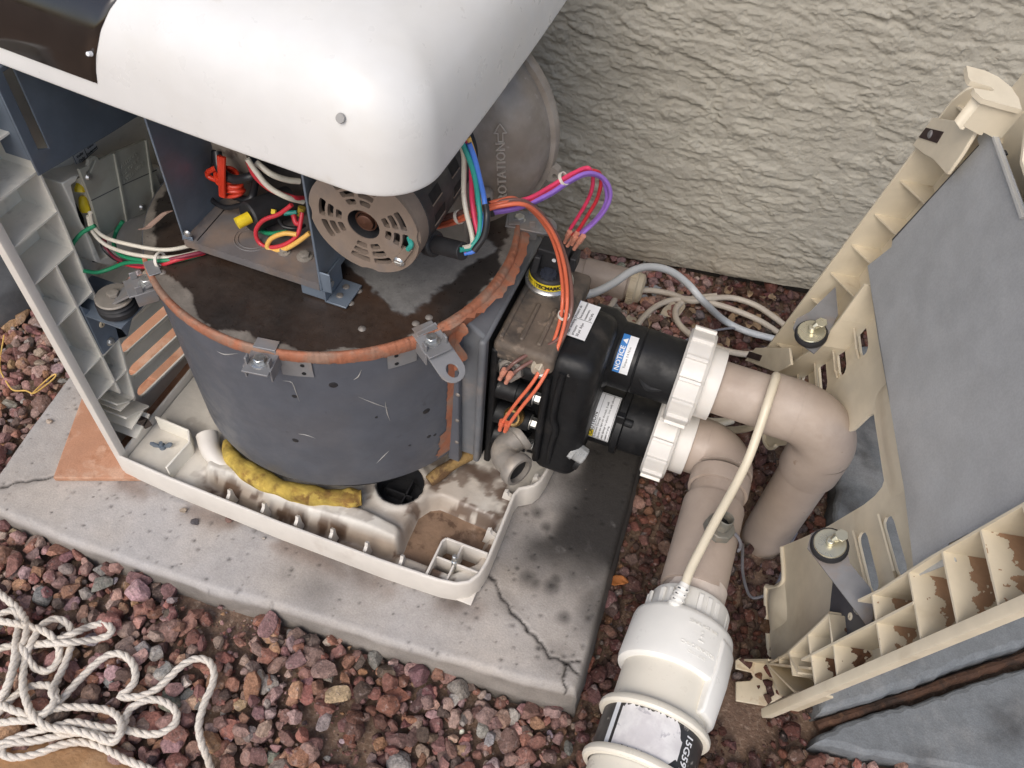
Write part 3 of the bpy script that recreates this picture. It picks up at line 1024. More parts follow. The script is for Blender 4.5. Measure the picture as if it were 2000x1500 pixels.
v, f = rock_proto(77, 3)
bm = bmesh.new()
bmesh.ops.create_icosphere(bm, subdivisions=4, radius=1)
v = np.array([tuple(q.co) for q in bm.verts])
f = np.array([[q.index for q in g.verts] for g in bm.faces])
bm.free()
v *= 1 + 0.25 * (fbm(v[:, 0] * 1.6 + 3, v[:, 1] * 1.6, v[:, 2] * 1.6)[:, None] - 0.5) + 0.05 * (fbm(v[:, 0] * 8, v[:, 1] * 8, v[:, 2] * 8)[:, None] - 0.5)
v = v * np.array([0.125, 0.085, 0.038]) @ np.array([[math.cos(.35), math.sin(.35), 0], [-math.sin(.35), math.cos(.35), 0], [0, 0, 1]]) + np.array([0.165, -0.40, GZ + 0.036])
o = big_mesh('boulder', v, f, m_bould, loc=(0.165, -0.4, GZ))
tag(o, 'smooth tan sandstone rock half under the white rope', 'rock')
b = MB()
b.lathe([(0, 0.0), (0.125, 0.0), (0.128, 0.05), (0.122, 0.11), (0.11, 0.125), (0, 0.128)], (-0.485, 0.245, GZ - 0.01), (0, 0, 1), 36)
tag(b.build('grey_post', m_greyst, ang=60), 'dark grey round post base standing in the gravel left of the heater', 'post')

# ================================================================== THE POOL HEATER
HT = thing('pool_heater', (0.27, 0.27, PADZ), 'opened pool heater with grey drum, motor and black header standing in a cream base tray', 'pool heater')
V3 = Vector


def ID(x, y, z):
    return V3((x, y, z))


def arc_tube(b, c, d0, d1, rad, r, n=12, seg=28):
    """bend: starts at c+d0*rad heading -d0, ends at c+d1*rad heading d1"""
    d0, d1 = V3(d0).normalized(), V3(d1).normalized()
    ctr = V3(c) + (d0 + d1) * rad
    pts = [ctr - d1 * rad * math.cos(a) - d0 * rad * math.sin(a) for a in np.linspace(0, math.pi / 2, n + 1)]
    b.tube(pts, r, seg)
    return pts


# ---- base tray
RIM = [(-0.006, -0.003), (0.08, -0.0075), (0.25, -0.010), (0.40, -0.008), (0.482, -0.004), (0.505, 0.0), (0.520, 0.009), (0.529, 0.024), (0.532, 0.046), (0.531, 0.10), (0.529, 0.154), (0.532, 0.166), (0.540, 0.171), (0.549, 0.178),
       (0.555, 0.19), (0.5585, 0.21), (0.5605, 0.25), (0.561, 0.48), (0.552, 0.515), (0.53, 0.535), (0.2, 0.54), (-0.006, 0.535)]


def offset_loop(lp, d):
    out = []
    n = len(lp)
    for i in range(n):
        a, b_, c = V3(lp[i - 1]), V3(lp[i]), V3(lp[(i + 1) % n])
        t = ((b_ - a).normalized() + (c - b_).normalized()).normalized()
        out.append((b_.x - t.y * d, b_.y + t.x * d))
    return out


lv = [(0.0046, -0.048), (-0.0004, -0.047), (-0.0012, -0.032), (0.0, -0.004), (0.0012, -0.0006), (0.0028, 0.0), (0.0044, -0.0006), (0.0052, -0.003), (0.0060, -0.046)]
b = MB()
vs_, fs_ = [], []
n = len(RIM)
for d, z in lv:
    q = offset_loop(RIM, d)
    vs_ += [(x, y, z) for x, y in q]
for l in range(len(lv)):
    for i in range(n):
        j, k = (i + 1) % n, (l + 1) % len(lv)
        fs_.append((l * n + i, l * n + j, k * n + j, k * n + i))
b.add(vs_, fs_)
# shallow feet and a stepped lower lip seen under the rim
for pl in ([(0.10, -0.0015), (0.14, -0.0025)], [(0.335, -0.003), (0.40, -0.0025), (0.482, 0.0015), (0.502, 0.0055)]):
    b.wall(pl, -0.0545, -0.0455, 0.0065, ID)
base_tray = b.build('base_tray', m_rim, HT, ang=50)

nx, ny = 190, 180
fx, fy = np.meshgrid(np.linspace(-0.001, 0.556, nx), np.linspace(-0.004, 0.535, ny))
fx, fy = fx.ravel(), fy.ravel()
hz = np.full(fx.size, -0.016)
chan = sst(0.030, 0.020, fy + 0.004 * np.sin(fx * 30)) * sst(0.10, 0.13, fx) * sst(0.42, 0.40, fx)
hz -= 0.022 * chan
rp = [(0.128, 0.040), (0.20, 0.030), (0.28, 0.032), (0.35, 0.040), (0.392, 0.035)]
dr = polydist(fx, fy, rp)
hz += 0.017 * sst(0.021, 0.012, dr)
REC = pxy([(792, 1090), (778, 1078), (812, 1002), (838, 985), (862, 982), (955, 1022), (963, 1036), (930, 1105), (880, 1125)], -0.03)
ins = inpoly(fx, fy, REC)
drec = polydist(fx, fy, REC + [REC[0]])
sgn = np.where(ins, -drec, drec)
hz -= 0.030 * sst(0.006, -0.006, sgn)
hz -= 0.012 * sst(0.50, 0.545, fx) * sst(0.15, 0.18, fy)
hc = P(782, 945, z=-0.016)
dh = np.hypot(fx - hc.x, (fy - hc.y))
hz += 0.004 * np.exp(-((dh - 0.038) / 0.006) ** 2)
hz -= 0.05 * sst(0.034, 0.030, dh)
hz += 0.0015 * (fbm(fx * 20, fy * 20) - 0.5)
kk_ = inpoly(fx, fy, offset_loop(RIM, 0.0035))
ff_ = gridfaces(nx, ny)
t1, t2, t3 = fbm(fx * 14, fy * 14, 2.0, 5), fbm(fx * 45, fy * 45, 3.0, 4), fbm(fx * 130, fy * 130, 4.0, 3)
tc_ = np.array([[0.62, 0.585, 0.52]]) * (0.92 + 0.16 * t2)[:, None]
grime = np.clip(0.85 * sst(0.34, 0.50, fx) * sst(0.34, 0.02, fy) + 0.35 * np.exp(-((dh - 0.05) / 0.03) ** 2) + 0.9 * chan + 0.35 * np.exp(-((dr - 0.03) / 0.012) ** 2) * sst(0.2, 0.35, fx), 0, 1)
g1 = (sst(0.66, 0.30, t1 + 0.35 * (0.5 - grime)) * grime * 0.9)[:, None]
tc_ = tc_ * (1 - g1) + np.array([[0.33, 0.255, 0.19]]) * g1
g2 = (np.clip(grime + 0.25, 0, 1) * sst(0.55, 0.60, t2 + 0.10 * (grime - 0.5) + 0.12 * (t1 - 0.5)) * sst(0.35, 0.55, t3 + 0.1) * 0.9)[:, None]
tc_ = tc_ * (1 - g2) + np.array([[0.10, 0.055, 0.032]]) * g2
dk = (np.exp(-(polydist(fx, fy, [(0.44, 0.19), (0.47, 0.17), (0.50, 0.20), (0.53, 0.12)]) / 0.020) ** 2) * sst(0.42, 0.56, t2))[:, None] * 0.85
tc_ = tc_ * (1 - dk) + np.array([[0.075, 0.042, 0.027]]) * dk
big_mesh('tray_floor', np.stack([fx, fy, hz], 1), ff_[kk_[ff_].all(1)], m_tub, parent=HT, cols=tc_)
b = MB()
dp = offset_loop(REC, 0.004 if True else 0)
b.prism(dp, -0.0465, -0.0435, ID)
b.build('dirt_layer', m_dirt, HT)
b = MB()
b.cyl((hc.x, hc.y, -0.0555), (0, 0, 1), 0.031, 0.004, 32)
b.lathe([(0.0305, -0.05), (0.0335, -0.017), (0.0325, -0.016), (0.029, -0.05)], (hc.x, hc.y, 0), (0, 0, 1), 32, close=True)
b.box((-0.001, -0.022, 0), (0.001, 0.022, 0.02), lambda x, y, z: V3((hc.x + 0.01 + x, hc.y + y, -0.052 + z)))
b.box((-0.02, -0.001, 0), (0.02, 0.001, 0.02), lambda x, y, z: V3((hc.x + x, hc.y - 0.005 + y, -0.052 + z)))
b.build('drain_opening', m_rubber, HT)
for a, c in [(452, 958), (519, 984), (584, 1009), (652, 1034), (719, 1060), (788, 1086)]:
    p = P(a, c, z=-0.004)
    b = MB()
    F = lambda s, t, e, p=p: V3((p.x + e, p.y - 0.012 + s, -0.034 + t))
    b.prism([(0, 0), (0.016, 0), (0.013, 0.016), (0.012, 0.034), (0.008, 0.037), (0.006, 0.030), (0.0, 0.026)], -0.0022, 0.0022, F)
    b.build('rim_clip', m_rim, HT)
for a, c in [(961, 1040), (994, 965), (1052, 935)]:
    p = P(a, c, z=-0.004)
    b = MB()
    F = lambda s, t, e, p=p: V3((p.x + 0.006 - s, p.y + e, -0.034 + t))
    b.prism([(0, 0), (0.018, 0), (0.015, 0.016), (0.013, 0.034), (0.008, 0.037), (0.006, 0.030), (0.0, 0.026)], -0.003, 0.003, F)
    b.build('rim_clip', m_rim, HT)
# corner pocket with its threaded stud
b = MB()
q = [(0.463, 0.0), (0.463, 0.052), (0.4665, 0.058), (0.526, 0.058)]
b.wall(q, -0.045, -0.0025, 0.0032, ID)
b.wall([(0.490, 0.0), (0.490, 0.058)], -0.045, -0.006, 0.0028, ID)
b.wall([(0.463, 0.030), (0.526, 0.030)], -0.045, -0.006, 0.0028, ID)
b.box((0.464, 0.0, -0.047), (0.527, 0.057, -0.044))
b.build('corner_pocket', m_rim, HT, bevel=0.0007)
b = MB()
b.cyl((0.490, 0.030, -0.02), (0, 0, 1), 0.0042, 0.022, 14, ch=0.001)
b.cyl((0.490, 0.030, 0.002), (0, 0, 1), 0.0031, 0.013, 12, ch=0.001)
b.build('stud', m_zinc, HT)
# left cup with wing nut
b = MB()
b.wall([(0.074, 0.002), (0.078, 0.05), (0.066, 0.066), (0.010, 0.068)], -0.045, 0.012, 0.003, ID)
b.box((0.002, 0.0, -0.022), (0.076, 0.066, -0.019))
b.build('corner_cup', m_shell, HT, bevel=0.0007)
b = MB()
w0 = V3((0.034, 0.040, -0.019))
b.cyl(w0, (0, 0, 1), 0.0075, 0.003, 16)
b.cyl(w0 + V3((0, 0, 0.003)), (0, 0, 1), 0.0048, 0.006, 14)
b.cyl(w0 + V3((0, 0, 0.008)), (0, 0, 1), 0.0028, 0.008, 12)
for sg in (1, -1):
    F = lambda s, t, e, sg=sg: w0 + V3((sg * s * 0.9, sg * s * 0.35 + e, 0.004 + t))
    b.prism([(0.003, 0), (0.012, 0.002), (0.016, 0.008), (0.015, 0.012), (0.011, 0.012), (0.004, 0.006)], -0.0012, 0.0012, F)
b.build('wing_nut', m_blue, HT)

# ---- drum
DX, DY, DZ = 0.231, 0.256, 0.317
b = MB()
b.lathe([(0.10, 0.040), (0.212, 0.040), (0.2165, 0.037), (0.2175, 0.042), (0.2185, 0.08), (0.2245, 0.300), (0.2250, 0.3155), (0.2235, 0.3165), (0.2215, 0.314)], (DX, DY, 0), (0, 0, 1), 128)
drum = b.build('drum', m_drum, HT, ang=50)
nr_, na = 100, 620
ra = np.linspace(0.003, 0.2235, nr_)
aa = np.linspace(0, 2 * math.pi, na + 1)[:-1]
AA, RR = np.meshgrid(aa, ra)
tx_, ty_ = DX + (RR * np.cos(AA)).ravel(), DY + (RR * np.sin(AA)).ravel()
n1 = fbm(tx_ * 22, ty_ * 22, 1.0, 5)
n2 = fbm(tx_ * 60, ty_ * 60, 2.0, 4)
n3 = fbm(tx_ * 9, ty_ * 9, 6.0, 4)
dark = np.array([[0.024, 0.0205, 0.0185]]) * (0.7 + 0.7 * n2)[:, None] + np.array([[0.020, 0.010, 0.005]]) * (sst(0.45, 0.7, n3))[:, None]
grey = np.array([[0.165, 0.160, 0.152]]) * (0.85 + 0.3 * n1)[:, None]
dust = np.array([[0.145, 0.112, 0.085]]) * (0.8 + 0.4 * n2)[:, None]
gp = pxy([(690, 505), (735, 560), (770, 590), (805, 605), (835, 580), (860, 560), (905, 528), (935, 480), (900, 455), (800, 440), (700, 470)], DZ)
ing = inpoly(tx_, ty_, gp)
dg = polydist(tx_, ty_, gp + [gp[0]])
g = np.where(ing, dg, -dg) + 0.062 * (n1 - 0.5) + 0.018 * (n2 - 0.5)
mg = sst(-0.0012, 0.0012, g)
er = 0.2235 - RR.ravel()
lpc = P(345, 572, z=DZ)
blob = np.exp(-(np.hypot(tx_ - lpc.x, ty_ - lpc.y) / 0.028) ** 2)
gm = sst(0.0012, -0.0012, er - 0.0045 - 0.040 * (n1 - 0.52) - 0.014 * (n2 - 0.5) - 0.030 * blob)
lp = pxy([(330, 560), (385, 580), (350, 610), (310, 565)], DZ)
tp = 0.8 * gm
Ct = dark * (1 - mg[:, None]) + grey * mg[:, None]
rust = (0.35 * sst(0.5, 0.72, fbm(tx_ * 13, ty_ * 13, 33.0)) * (1 - mg))[:, None]
Ct = Ct * (1 - rust) + np.array([[0.055, 0.024, 0.010]]) * rust
Ct = Ct * (1 - tp[:, None]) + np.array([[0.24, 0.215, 0.185]]) * (0.7 + 0.5 * n2[:, None]) * tp[:, None]
edge_ = np.exp(-(g / 0.0016) ** 2)[:, None] * 0.5
Ct = Ct * (1 - edge_) + 0.10 * edge_
zt = DZ - 0.0012 + 0.0006 * mg + 0.0007 * gm + 0.0006 * (n2 - 0.5) + 0.003 * (n3 - 0.5)
big_mesh('drum_top', np.stack([tx_, ty_, zt], 1), gridfaces(na, nr_, wrap=True), m_top, parent=HT, cols=Ct)
# orange sealant round the rim, thicker towards the collar
na = 720
rows = []
prof = [(-0.0045, 0.0000), (-0.0022, 0.0022), (0.0008, 0.0030), (0.0026, 0.0010), (0.0030, -0.005), (0.0026, -0.010), (0.0003, -0.0145)]
A_ = np.linspace(-2.38, 1.0, na)
sw = 1 + 0.7 * np.exp(-((((A_ + 0.22 + math.pi) % (2 * math.pi)) - math.pi) / 0.55) ** 2)
for j, (dr_, dz_) in enumerate(prof):
    jit = 0.0034 * (fbm(A_ * 16 + j * 1.3, 0 * A_ + j * 0.7, 1.0) - 0.5) + 0.0032 * (fbm(A_ * 70 + j, 0 * A_ + j, 2.0) - 0.5)
    r_ = 0.2245 + dr_ * (sw if dr_ > 0 else np.sqrt(sw)) + jit * 0.6
    z_ = DZ - 0.001 + dz_ * (np.where(dz_ < 0, sw, 1)) + jit * (1.6 if j == 6 else 0.5)
    rows.append(np.stack([DX + r_ * np.cos(A_), DY + r_ * np.sin(A_), z_], 1))
big_mesh('sealant_bead', np.concatenate(rows), gridfaces(na, len(prof)), m_seal, parent=HT)


def drumF(r0):
    # u along the girth from angle -pi/2, v = height
    return lambda a, z, w=0.0: V3((DX + (r0 + w + 0.0275 * (z - 0.08)) * math.cos(a), DY + (r0 + w + 0.0275 * (z - 0.08)) * math.sin(a), z))


DF = drumF(0.2185)


def dang(px, py, z):
    p = P(px, py, z=z)
    for _ in range(6):      # walk to the drum surface
        r = 0.2185 + 0.0275 * (p.z - 0.08)
        d = V3((p.x - DX, p.y - DY, 0))
        q = V3((DX, DY, 0)) + d.normalized() * r
        p = P(px, py, y=q.y)
    return math.atan2(p.y - DY, p.x - DX), p.z


# vertical streak of sealant down the seam
r = random.Random(5)
b = MB()
a0, _z = dang(884, 700, 0.24)
vl, vr = [], []
N = 60
for k in range(N + 1):
    z = 0.30 - (0.30 - 0.045) * k / N
    w = 0.0075 + 0.0018 * r.uniform(-1, 1) * (0.4 if z > 0.13 else 1)
    if z < 0.115:
        w += 0.005 * (1 + r.uniform(-0.7, 0.7)) * (0.115 - z) / 0.07
    vl.append(DF(a0 - (w + (0.008 if z < 0.10 else 0)) / 0.22, z, 0.0009))
    vr.append(DF(a0 + w / 0.22, z, 0.0009))
b.add(vl + vr, [(k, k + 1, N + 2 + k, N + 1 + k) for k in range(N)])
b.build('sealant_streak', m_seal, HT)
# pale scratches and dark dabs on the paint
mscr = mat('bare_scratch', (0.33, 0.32, 0.30), 0.5, var=0.1)
b = MB()
for pl in [[(424, 686), (440, 692), (465, 690)], [(552, 743), (570, 747), (578, 765), (585, 784)], [(582, 847), (600, 850), (616, 856)], [(700, 775), (730, 787), (758, 797)], [(752, 783), (756, 806), (762, 822)], [(690, 742), (700, 735), (706, 722)], [(735, 905), (760, 880)]]:
    pts = []
    for a, c in pl:
        th_, z = dang(a, c, 0.2)
        pts.append(DF(th_, z, 0.0002))
    b = MB()
    b.tube(spline(pts, 4), lambda t: 0.0007 * (1 - abs(2 * t - 1)) + 0.0001, 5)
    b.build('scratch', mscr, HT)
b = MB()
for a, c, s in [(651, 752, 1.6), (575, 774, 1), (577, 860, 1.3), (833, 803, 1.6), (838, 853, 1), (850, 850, .8), (735, 815, .6), (800, 870, .6)]:
    th_, z = dang(a, c, 0.2)
    b = MB()
    b.lathe([(0, 0.0003), (0.0030 * s, 0.0002), (0.0034 * s, -0.0002)], DF(th_, z), V3((math.cos(th_), math.sin(th_), 0)), 9)
    b.build('dark_spot', m_rubber, HT)


def lug(px, py, z, name_plate=1, arm=None, armr=0.0135):
    p = P(px, py, z=z)
    er = V3((p.x - DX, p.y - DY, 0)).normalized()
    et = V3((-er.y, er.x, 0))
    rb = 0.2185 + 0.0275 * (z - 0.08)
    o = V3((DX, DY, z)) + er * rb

    def F(s, t, e):
        return o + er * s + et * t + V3((0, 0, e))
    rp_ = (V3((p.x, p.y, z)) - o).dot(er)
    b = MB()
    L_ = max(rp_ + 0.016, 0.03)
    b.box((-0.004, -0.0145, -0.0025), (L_, 0.0145, 0.0), F)
    b.box((-0.002, -0.0125, 0.0), (0.0015, 0.0125, max(0.002, 0.3195 - z)), F)
    b.box((-0.012, -0.0125, max(0.0, 0.3185 - z)), (0.002, 0.0125, max(0.0, 0.3185 - z) + 0.0015), F)
    for sg in (-1, 1):
        b.box((0.0, sg * 0.0145 - 0.001, -0.018), (L_ * 0.8, sg * 0.0145 + 0.001, 0.0), F)
        b.box((L_ * 0.45, sg * 0.0125 - 0.0012, 0.0), (L_ * 0.70, sg * 0.0125 + 0.0012, 0.010), F)
    root = b.build('lug', m_brkt, HT, bevel=0.0006)
    if name_plate:
        sg = name_plate
        b = MB()
        b.grid(lambda u, v: DF(math.atan2(er.y, er.x) + sg * (0.014 + 0.034 * u) / rb, z - 0.034 + 0.026 * v, 0.0018), 4, 1)
        b.grid(lambda u, v: DF(math.atan2(er.y, er.x) + sg * (0.014 + 0.034 * u) / rb, z - 0.034 + 0.026 * v, 0.0004), 4, 1)
        b.build('lug_plate', m_brkt, root)
        for hz_ in (-0.028, -0.014):
            b = MB()
            a_ = math.atan2(er.y, er.x) + sg * 0.038 / rb
            b.cyl(DF(a_, z + hz_, 0.0017), (math.cos(a_), math.sin(a_), 0), 0.0024, 0.0006, 12)
            b.build('rivet_hole', m_dark, root)
    b = MB()
    hexbolt(b, F(rp_, 0, 0.0), (0, 0, 1), 0.0068, 0.0075)
    b.build('bolt', m_zinc, root)
    if arm:
        e_ = P(*arm[0], z=arm[1])
        s_ = F(rp_ - 0.004, 0, 0.002)
        ax = (e_ - s_)
        L2 = ax.length
        ax.normalize()
        ay = V3((-ax.y, ax.x, 0)).normalized()
        up_ = ax.cross(ay)
        w = armr
        poly = [(-0.012, -w), (L2, -w)] + [(L2 + w * math.cos(t), w * math.sin(t)) for t in np.linspace(-1.35, 1.35, 9)] + [(L2, w), (-0.012, w)]
        hole = [(L2 + 0.0015 + 0.0085 * math.cos(t), 0.0070 * math.sin(t)) for t in np.linspace(0, 2 * math.pi, 18)[:-1]]
        b = MB()
        b.prism(poly, -0.0012, 0.0012, lambda s, t, e: s_ + ax * s + ay * t + up_ * e, [hole] if arm[2] else [])
        b.build('mounting_arm', m_brkt, root, bevel=0.0005)
    return root


lug(508, 707, 0.313, 1)
lug(843, 666, 0.313, -1, arm=((882, 722), 0.298, True), armr=0.0155)
lg3 = lug(288, 552, 0.300, 0, arm=((224, 582), 0.262, False), armr=0.0135)
lug(1014, 431, 0.315, 0, arm=((1062, 440), 0.313, False), armr=0.017)
# rubber isolator under the left arm
wp = P(224, 582, z=0.262)
b = MB()
b.lathe([(0, -0.020), (0.019, -0.020), (0.0235, -0.016), (0.0235, -0.009), (0.019, -0.0055), (0.0235, -0.003), (0.0215, -0.0014), (0, -0.0014)], wp, (0, 0, 1), 32)
b.build('rubber_isolator', m_rubber, HT)
b = MB()
b.lathe([(0, 0.0013), (0.0215, 0.0013), (0.022, 0.0028), (0.0205, 0.0042), (0, 0.0046)], wp, (0, 0, 1), 32)
hexbolt(b, wp + V3((0, 0, 0.004)), (0, 0, 1), 0.0074, 0.006, False)
b.build('washer', m_galv, HT)
m_rivet = mat('dusty_rivet', (0.20, 0.18, 0.16), 0.6, metal=0.3, var=0.2)
# pop rivets on the top
for a, c in [(812, 630), (838, 618), (316, 530), (672, 576), (684, 590), (700, 566), (520, 668), (707, 640)]:
    p = P(a, c, z=DZ + 0.001)
    b = MB()
    b.lathe([(0, 0.0022), (0.003, 0.0016), (0.0045, 0)], (p.x, p.y, DZ - 0.0005), (0, 0, 1), 12)
    b.build('rivet', m_rivet, HT)

# ---- sheet metal collar between drum and header
b = MB()
b.prism([(0.395, 0.028), (0.468, 0.032), (0.468, 0.276), (0.462, 0.285), (0.447, 0.295), (0.43, 0.3105), (0.395, 0.3105)], 0.172, 0.36, lambda s, t, e: V3((s, e, t)))
b.box((0.4585, 0.164, 0.03), (0.468, 0.365, 0.282))
b.build('collar', m_collar, HT, bevel=0.004, seg=3)
b = MB()
b.prism([(0.424, 0.022), (0.441, 0.022), (0.436, 0.286), (0.424, 0.30)], 0.160, 0.173, lambda s, t, e: V3((s, e, t)))
b.build('collar_flange', m_drum, HT, bevel=0.002)
for z in (0.262, 0.225, 0.175, 0.12, 0.07):
    b = MB()
    b.lathe([(0, 0.002), (0.0022, 0.0014), (0.0032, 0)], (0.4370, 0.160, z), (0, -1, 0), 10)
    b.build('rivet', m_rivet, HT)
# sealant smeared over the collar joint
r = random.Random(12)
b = MB()


def smear(pts, w, z0=0.0):
    vl, vr = [], []
    q = spline(pts, 8)
    fr = frames(q)
    for i, p in enumerate(q):
        d = fr[i][0].cross(V3((0, 0, 1))).normalized()
        ww = w * (1 + 0.35 * r.uniform(-1, 1))
        vl.append(p - d * ww)
        vr.append(p + d * w * (1 + 0.35 * r.uniform(-1, 1)))
    k = len(q)
    b.add(vl + [p + V3((0, 0, 0.003)) for p in q] + vr, [(i, i + 1, k + i + 1, k + i) for i in range(k - 1)] + [(k + i, k + i + 1, 2 * k + i + 1, 2 * k + i) for i in range(k - 1)])


smear([V3((0.40, 0.112, 0.314)), V3((0.428, 0.152, 0.314)), V3((0.452, 0.20, 0.310)), V3((0.461, 0.25, 0.308)), V3((0.455, 0.31, 0.308)), V3((0.44, 0.35, 0.31)), V3((0.41, 0.39, 0.312))], 0.0085)
b.build('sealant_smear', m_seal, HT)
b = MB()
b.grid(lambda u, v: V3((0.425 + 0.018 * u + 0.006 * math.sin(v * 9), 0.159 - 0.001 * math.sin(u * 3.1), 0.30 - 0.065 * v - 0.012 * math.sin(u * 5))), 8, 10)
b.build('sealant_patch', m_seal, HT)

# ---- header (black moulded manifold)
b = MB()
b.box((0.4685, 0.182, 0.012), (0.478, 0.345, 0.255))
b.box((0.478, 0.214, 0.02), (0.535, 0.335, 0.25))
header_back = b.build('header_back', m_black, HT, bevel=0.003)
for z in (0.221, 0.170, 0.116, 0.066):
    b = MB()
    b.cyl((0.470, 0.199, z), (1, 0, 0), 0.0165, 0.034, 24, r2=0.0155)
    b.cyl((0.503, 0.199, z), (1, 0, 0), 0.0140, 0.022, 24, r2=0.0135)
    b.box((0.47, 0.199, z - 0.006), (0.525, 0.22, z + 0.006))
    o = b.build('boss', m_black, HT, bevel=0.001)
    b = MB()
    hexbolt(b, (0.525, 0.199, z), (1, 0, 0), 0.0075, 0.010)
    b.build('bolt', m_zinc, o)
b = MB()
b.box((0.470, 0.183, 0.238), (0.546, 0.340, 0.268))
b.build('header_slab', m_dusty, HT, bevel=0.007, seg=4)
b = MB()
for x0, x1 in [(0.4735, 0.4795), (0.497, 0.503), (0.519, 0.525)]:
    b = MB()
    b.box((x0, 0.192 if x0 < .49 else 0.198, 0.2665), (x1, 0.262 if x0 > .49 else 0.34, 0.2712))
    b.build('slab_rib', m_dusty, HT, bevel=0.002)
b = MB()
hexbolt(b, (0.528, 0.188, 0.247), (0.75, -0.45, 0.25), 0.0085, 0.010)
b.build('bolt', mat('dusty_bolt', (0.42, 0.37, 0.29), 0.6, metal=0.3), HT)
b = MB()
b.prism([(0.190, 0.022), (0.190, 0.262), (0.285, 0.262), (0.318, 0.232), (0.345, 0.19), (0.345, 0.022)], 0.533, 0.598, lambda s, t, e: V3((e, s, t)))
b.build('header_body', m_black, HT, bevel=0.020, seg=6)
b = MB()
b.tube(spline([(0.558, 0.190, 0.245), (0.556, 0.186, 0.19), (0.5565, 0.187, 0.155), (0.562, 0.186, 0.135), (0.560, 0.188, 0.10), (0.559, 0.193, 0.05)], 6), 0.0045, 10)
b.tube(spline([(0.541, 0.190, 0.23), (0.541, 0.188, 0.15), (0.541, 0.190, 0.05)], 6), 0.005, 10)
b.build('header_ridge', m_black, HT)
UA, LA = V3((0, 0.305, 0.178)), V3((0, 0.290, 0.064))
b = MB()
b.lathe([(0.0, 0.56), (0.056, 0.56), (0.056, 0.585), (0.050, 0.597), (0.0445, 0.603), (0.0445, 0.6315), (0.0432, 0.6325), (0.0432, 0.6335), (0.0442, 0.634), (0.0435, 0.70), (0, 0.70)], UA, (1, 0, 0), 48)
b.build('inlet_tube', m_black, HT, bevel=0.002, ang=30)
b = MB()
b.tube(spline([(0.638, 0.266, 0.195), (0.655, 0.262, 0.182), (0.675, 0.263, 0.185)], 6), lambda t: 0.004 * (1 - abs(2 * t - 1)) + 0.001, 8)
b.build('moulded_fin', m_black, HT)
b = MB()
b.lathe([(0, 0.57), (0.046, 0.57), (0.0425, 0.60), (0.0415, 0.628), (0.0490, 0.630), (0.0490, 0.638), (0.0415, 0.640), (0.0405, 0.69), (0, 0.69)], LA, (1, 0, 0), 48)
b.build('outlet_tube', m_black, HT, ang=30)
b = MB()
b.box((0.628, 0.243, 0.115), (0.640, 0.253, 0.130))
b.cyl((0.640, 0.247, 0.118), (1, 0, 0), 0.006, 0.012, 8)
b.build('clamp_screw', m_black, HT, bevel=0.0015)
dpt = P(1128, 877, y=0.205)
b = MB()
b.lathe([(0, 0), (0.0145, 0), (0.0145, 0.006), (0.0125, 0.008), (0.0118, 0.021), (0.010, 0.0225), (0, 0.0225)], dpt - V3((0.008, 0.002, 0)), (0.9, -0.1, -0.25), 8)
b.build('drain_cap', m_frost, HT)
b = MB()
b.cyl((0.585, 0.21, 0.055), (0.9, -0.1, -0.25), 0.013, 0.016, 20)
b.build('drain_neck', m_black, HT)
# galvanised street elbow
ep = [P(1020, 846, y=0.196), P(1004, 855, y=0.186), P(984, 868, y=0.172), P(972, 884, y=0.160), P(976, 898, y=0.152), P(990, 907, y=0.148), P(1004, 913, y=0.146)]
b = MB()
e0_, e1_ = P(1020, 846, y=0.196), P(1006, 914, y=0.147)
ec_ = P(972, 884, y=0.163)
q = [e0_] + arc_tube(MB(), ec_, e0_ - ec_, e1_ - ec_, 0.020, 0.0178) + [e1_]
b.tube(q, 0.0178, 24)
dS, dE = (q[1] - q[0]).normalized(), (q[-1] - q[-2]).normalized()
b.lathe([(0.017, 0), (0.0225, 0.001), (0.0230, 0.006), (0.0215, 0.010), (0.0175, 0.011)], q[0], dS, 28)
b.lathe([(0.0175, -0.006), (0.0225, -0.004), (0.0235, 0.0), (0.0235, 0.007), (0.0215, 0.0095), (0.0170, 0.0095), (0.0165, -0.004)], q[-1], dE, 28)
b.build('pipe_elbow', m_galv, HT, ang=50)
b = MB()
b.cyl(q[-1] + dE * 0.0015, dE, 0.017, 0.001, 24)
b.build('elbow_bore', m_dark, HT)
# sensors screwed into the bosses
b = MB()
sdir = V3((-0.10, -0.86, 0.50)).normalized()
so = V3((0.496, 0.190, 0.224))
b.lathe([(0, 0), (0.0165, 0), (0.0165, 0.010), (0.014, 0.012), (0.0105, 0.0125), (0.0105, 0.020), (0, 0.020)], so, sdir, 6)
b.build('hex_bushing', m_galv, HT, bevel=0.0008)
b = MB()
b.cyl(so + sdir * 0.0195, sdir, 0.0088, 0.002, 18)
b.build('sensor_face', m_clip, HT)
b = MB()
so2 = V3((0.505, 0.192, 0.128))
sd2 = V3((-0.05, -0.8, 0.6)).normalized()
b.lathe([(0, 0), (0.0135, 0), (0.0135, 0.007), (0.0115, 0.009), (0.010, 0.013), (0, 0.013)], so2, sd2, 20)
b.build('brass_sensor', m_brass, HT)
b = MB()
b.cyl(so2 + sd2 * 0.0125, sd2, 0.0075, 0.002, 18)
b.build('sensor_face', m_rubber, HT)


def spade(p0, p1, parent=HT, m=None, r=0.0030):
    """flag of a crimped spade terminal: sleeve from p0 to p1"""
    b = MB()
    p0, p1 = V3(p0), V3(p1)
    b.tube([p0, p0.lerp(p1, 0.45), p0.lerp(p1, 0.55), p1], [r, r * 1.05, r * 0.75, r * 0.7], 10)
    return b.build('spade_terminal', m or m_pink, parent)


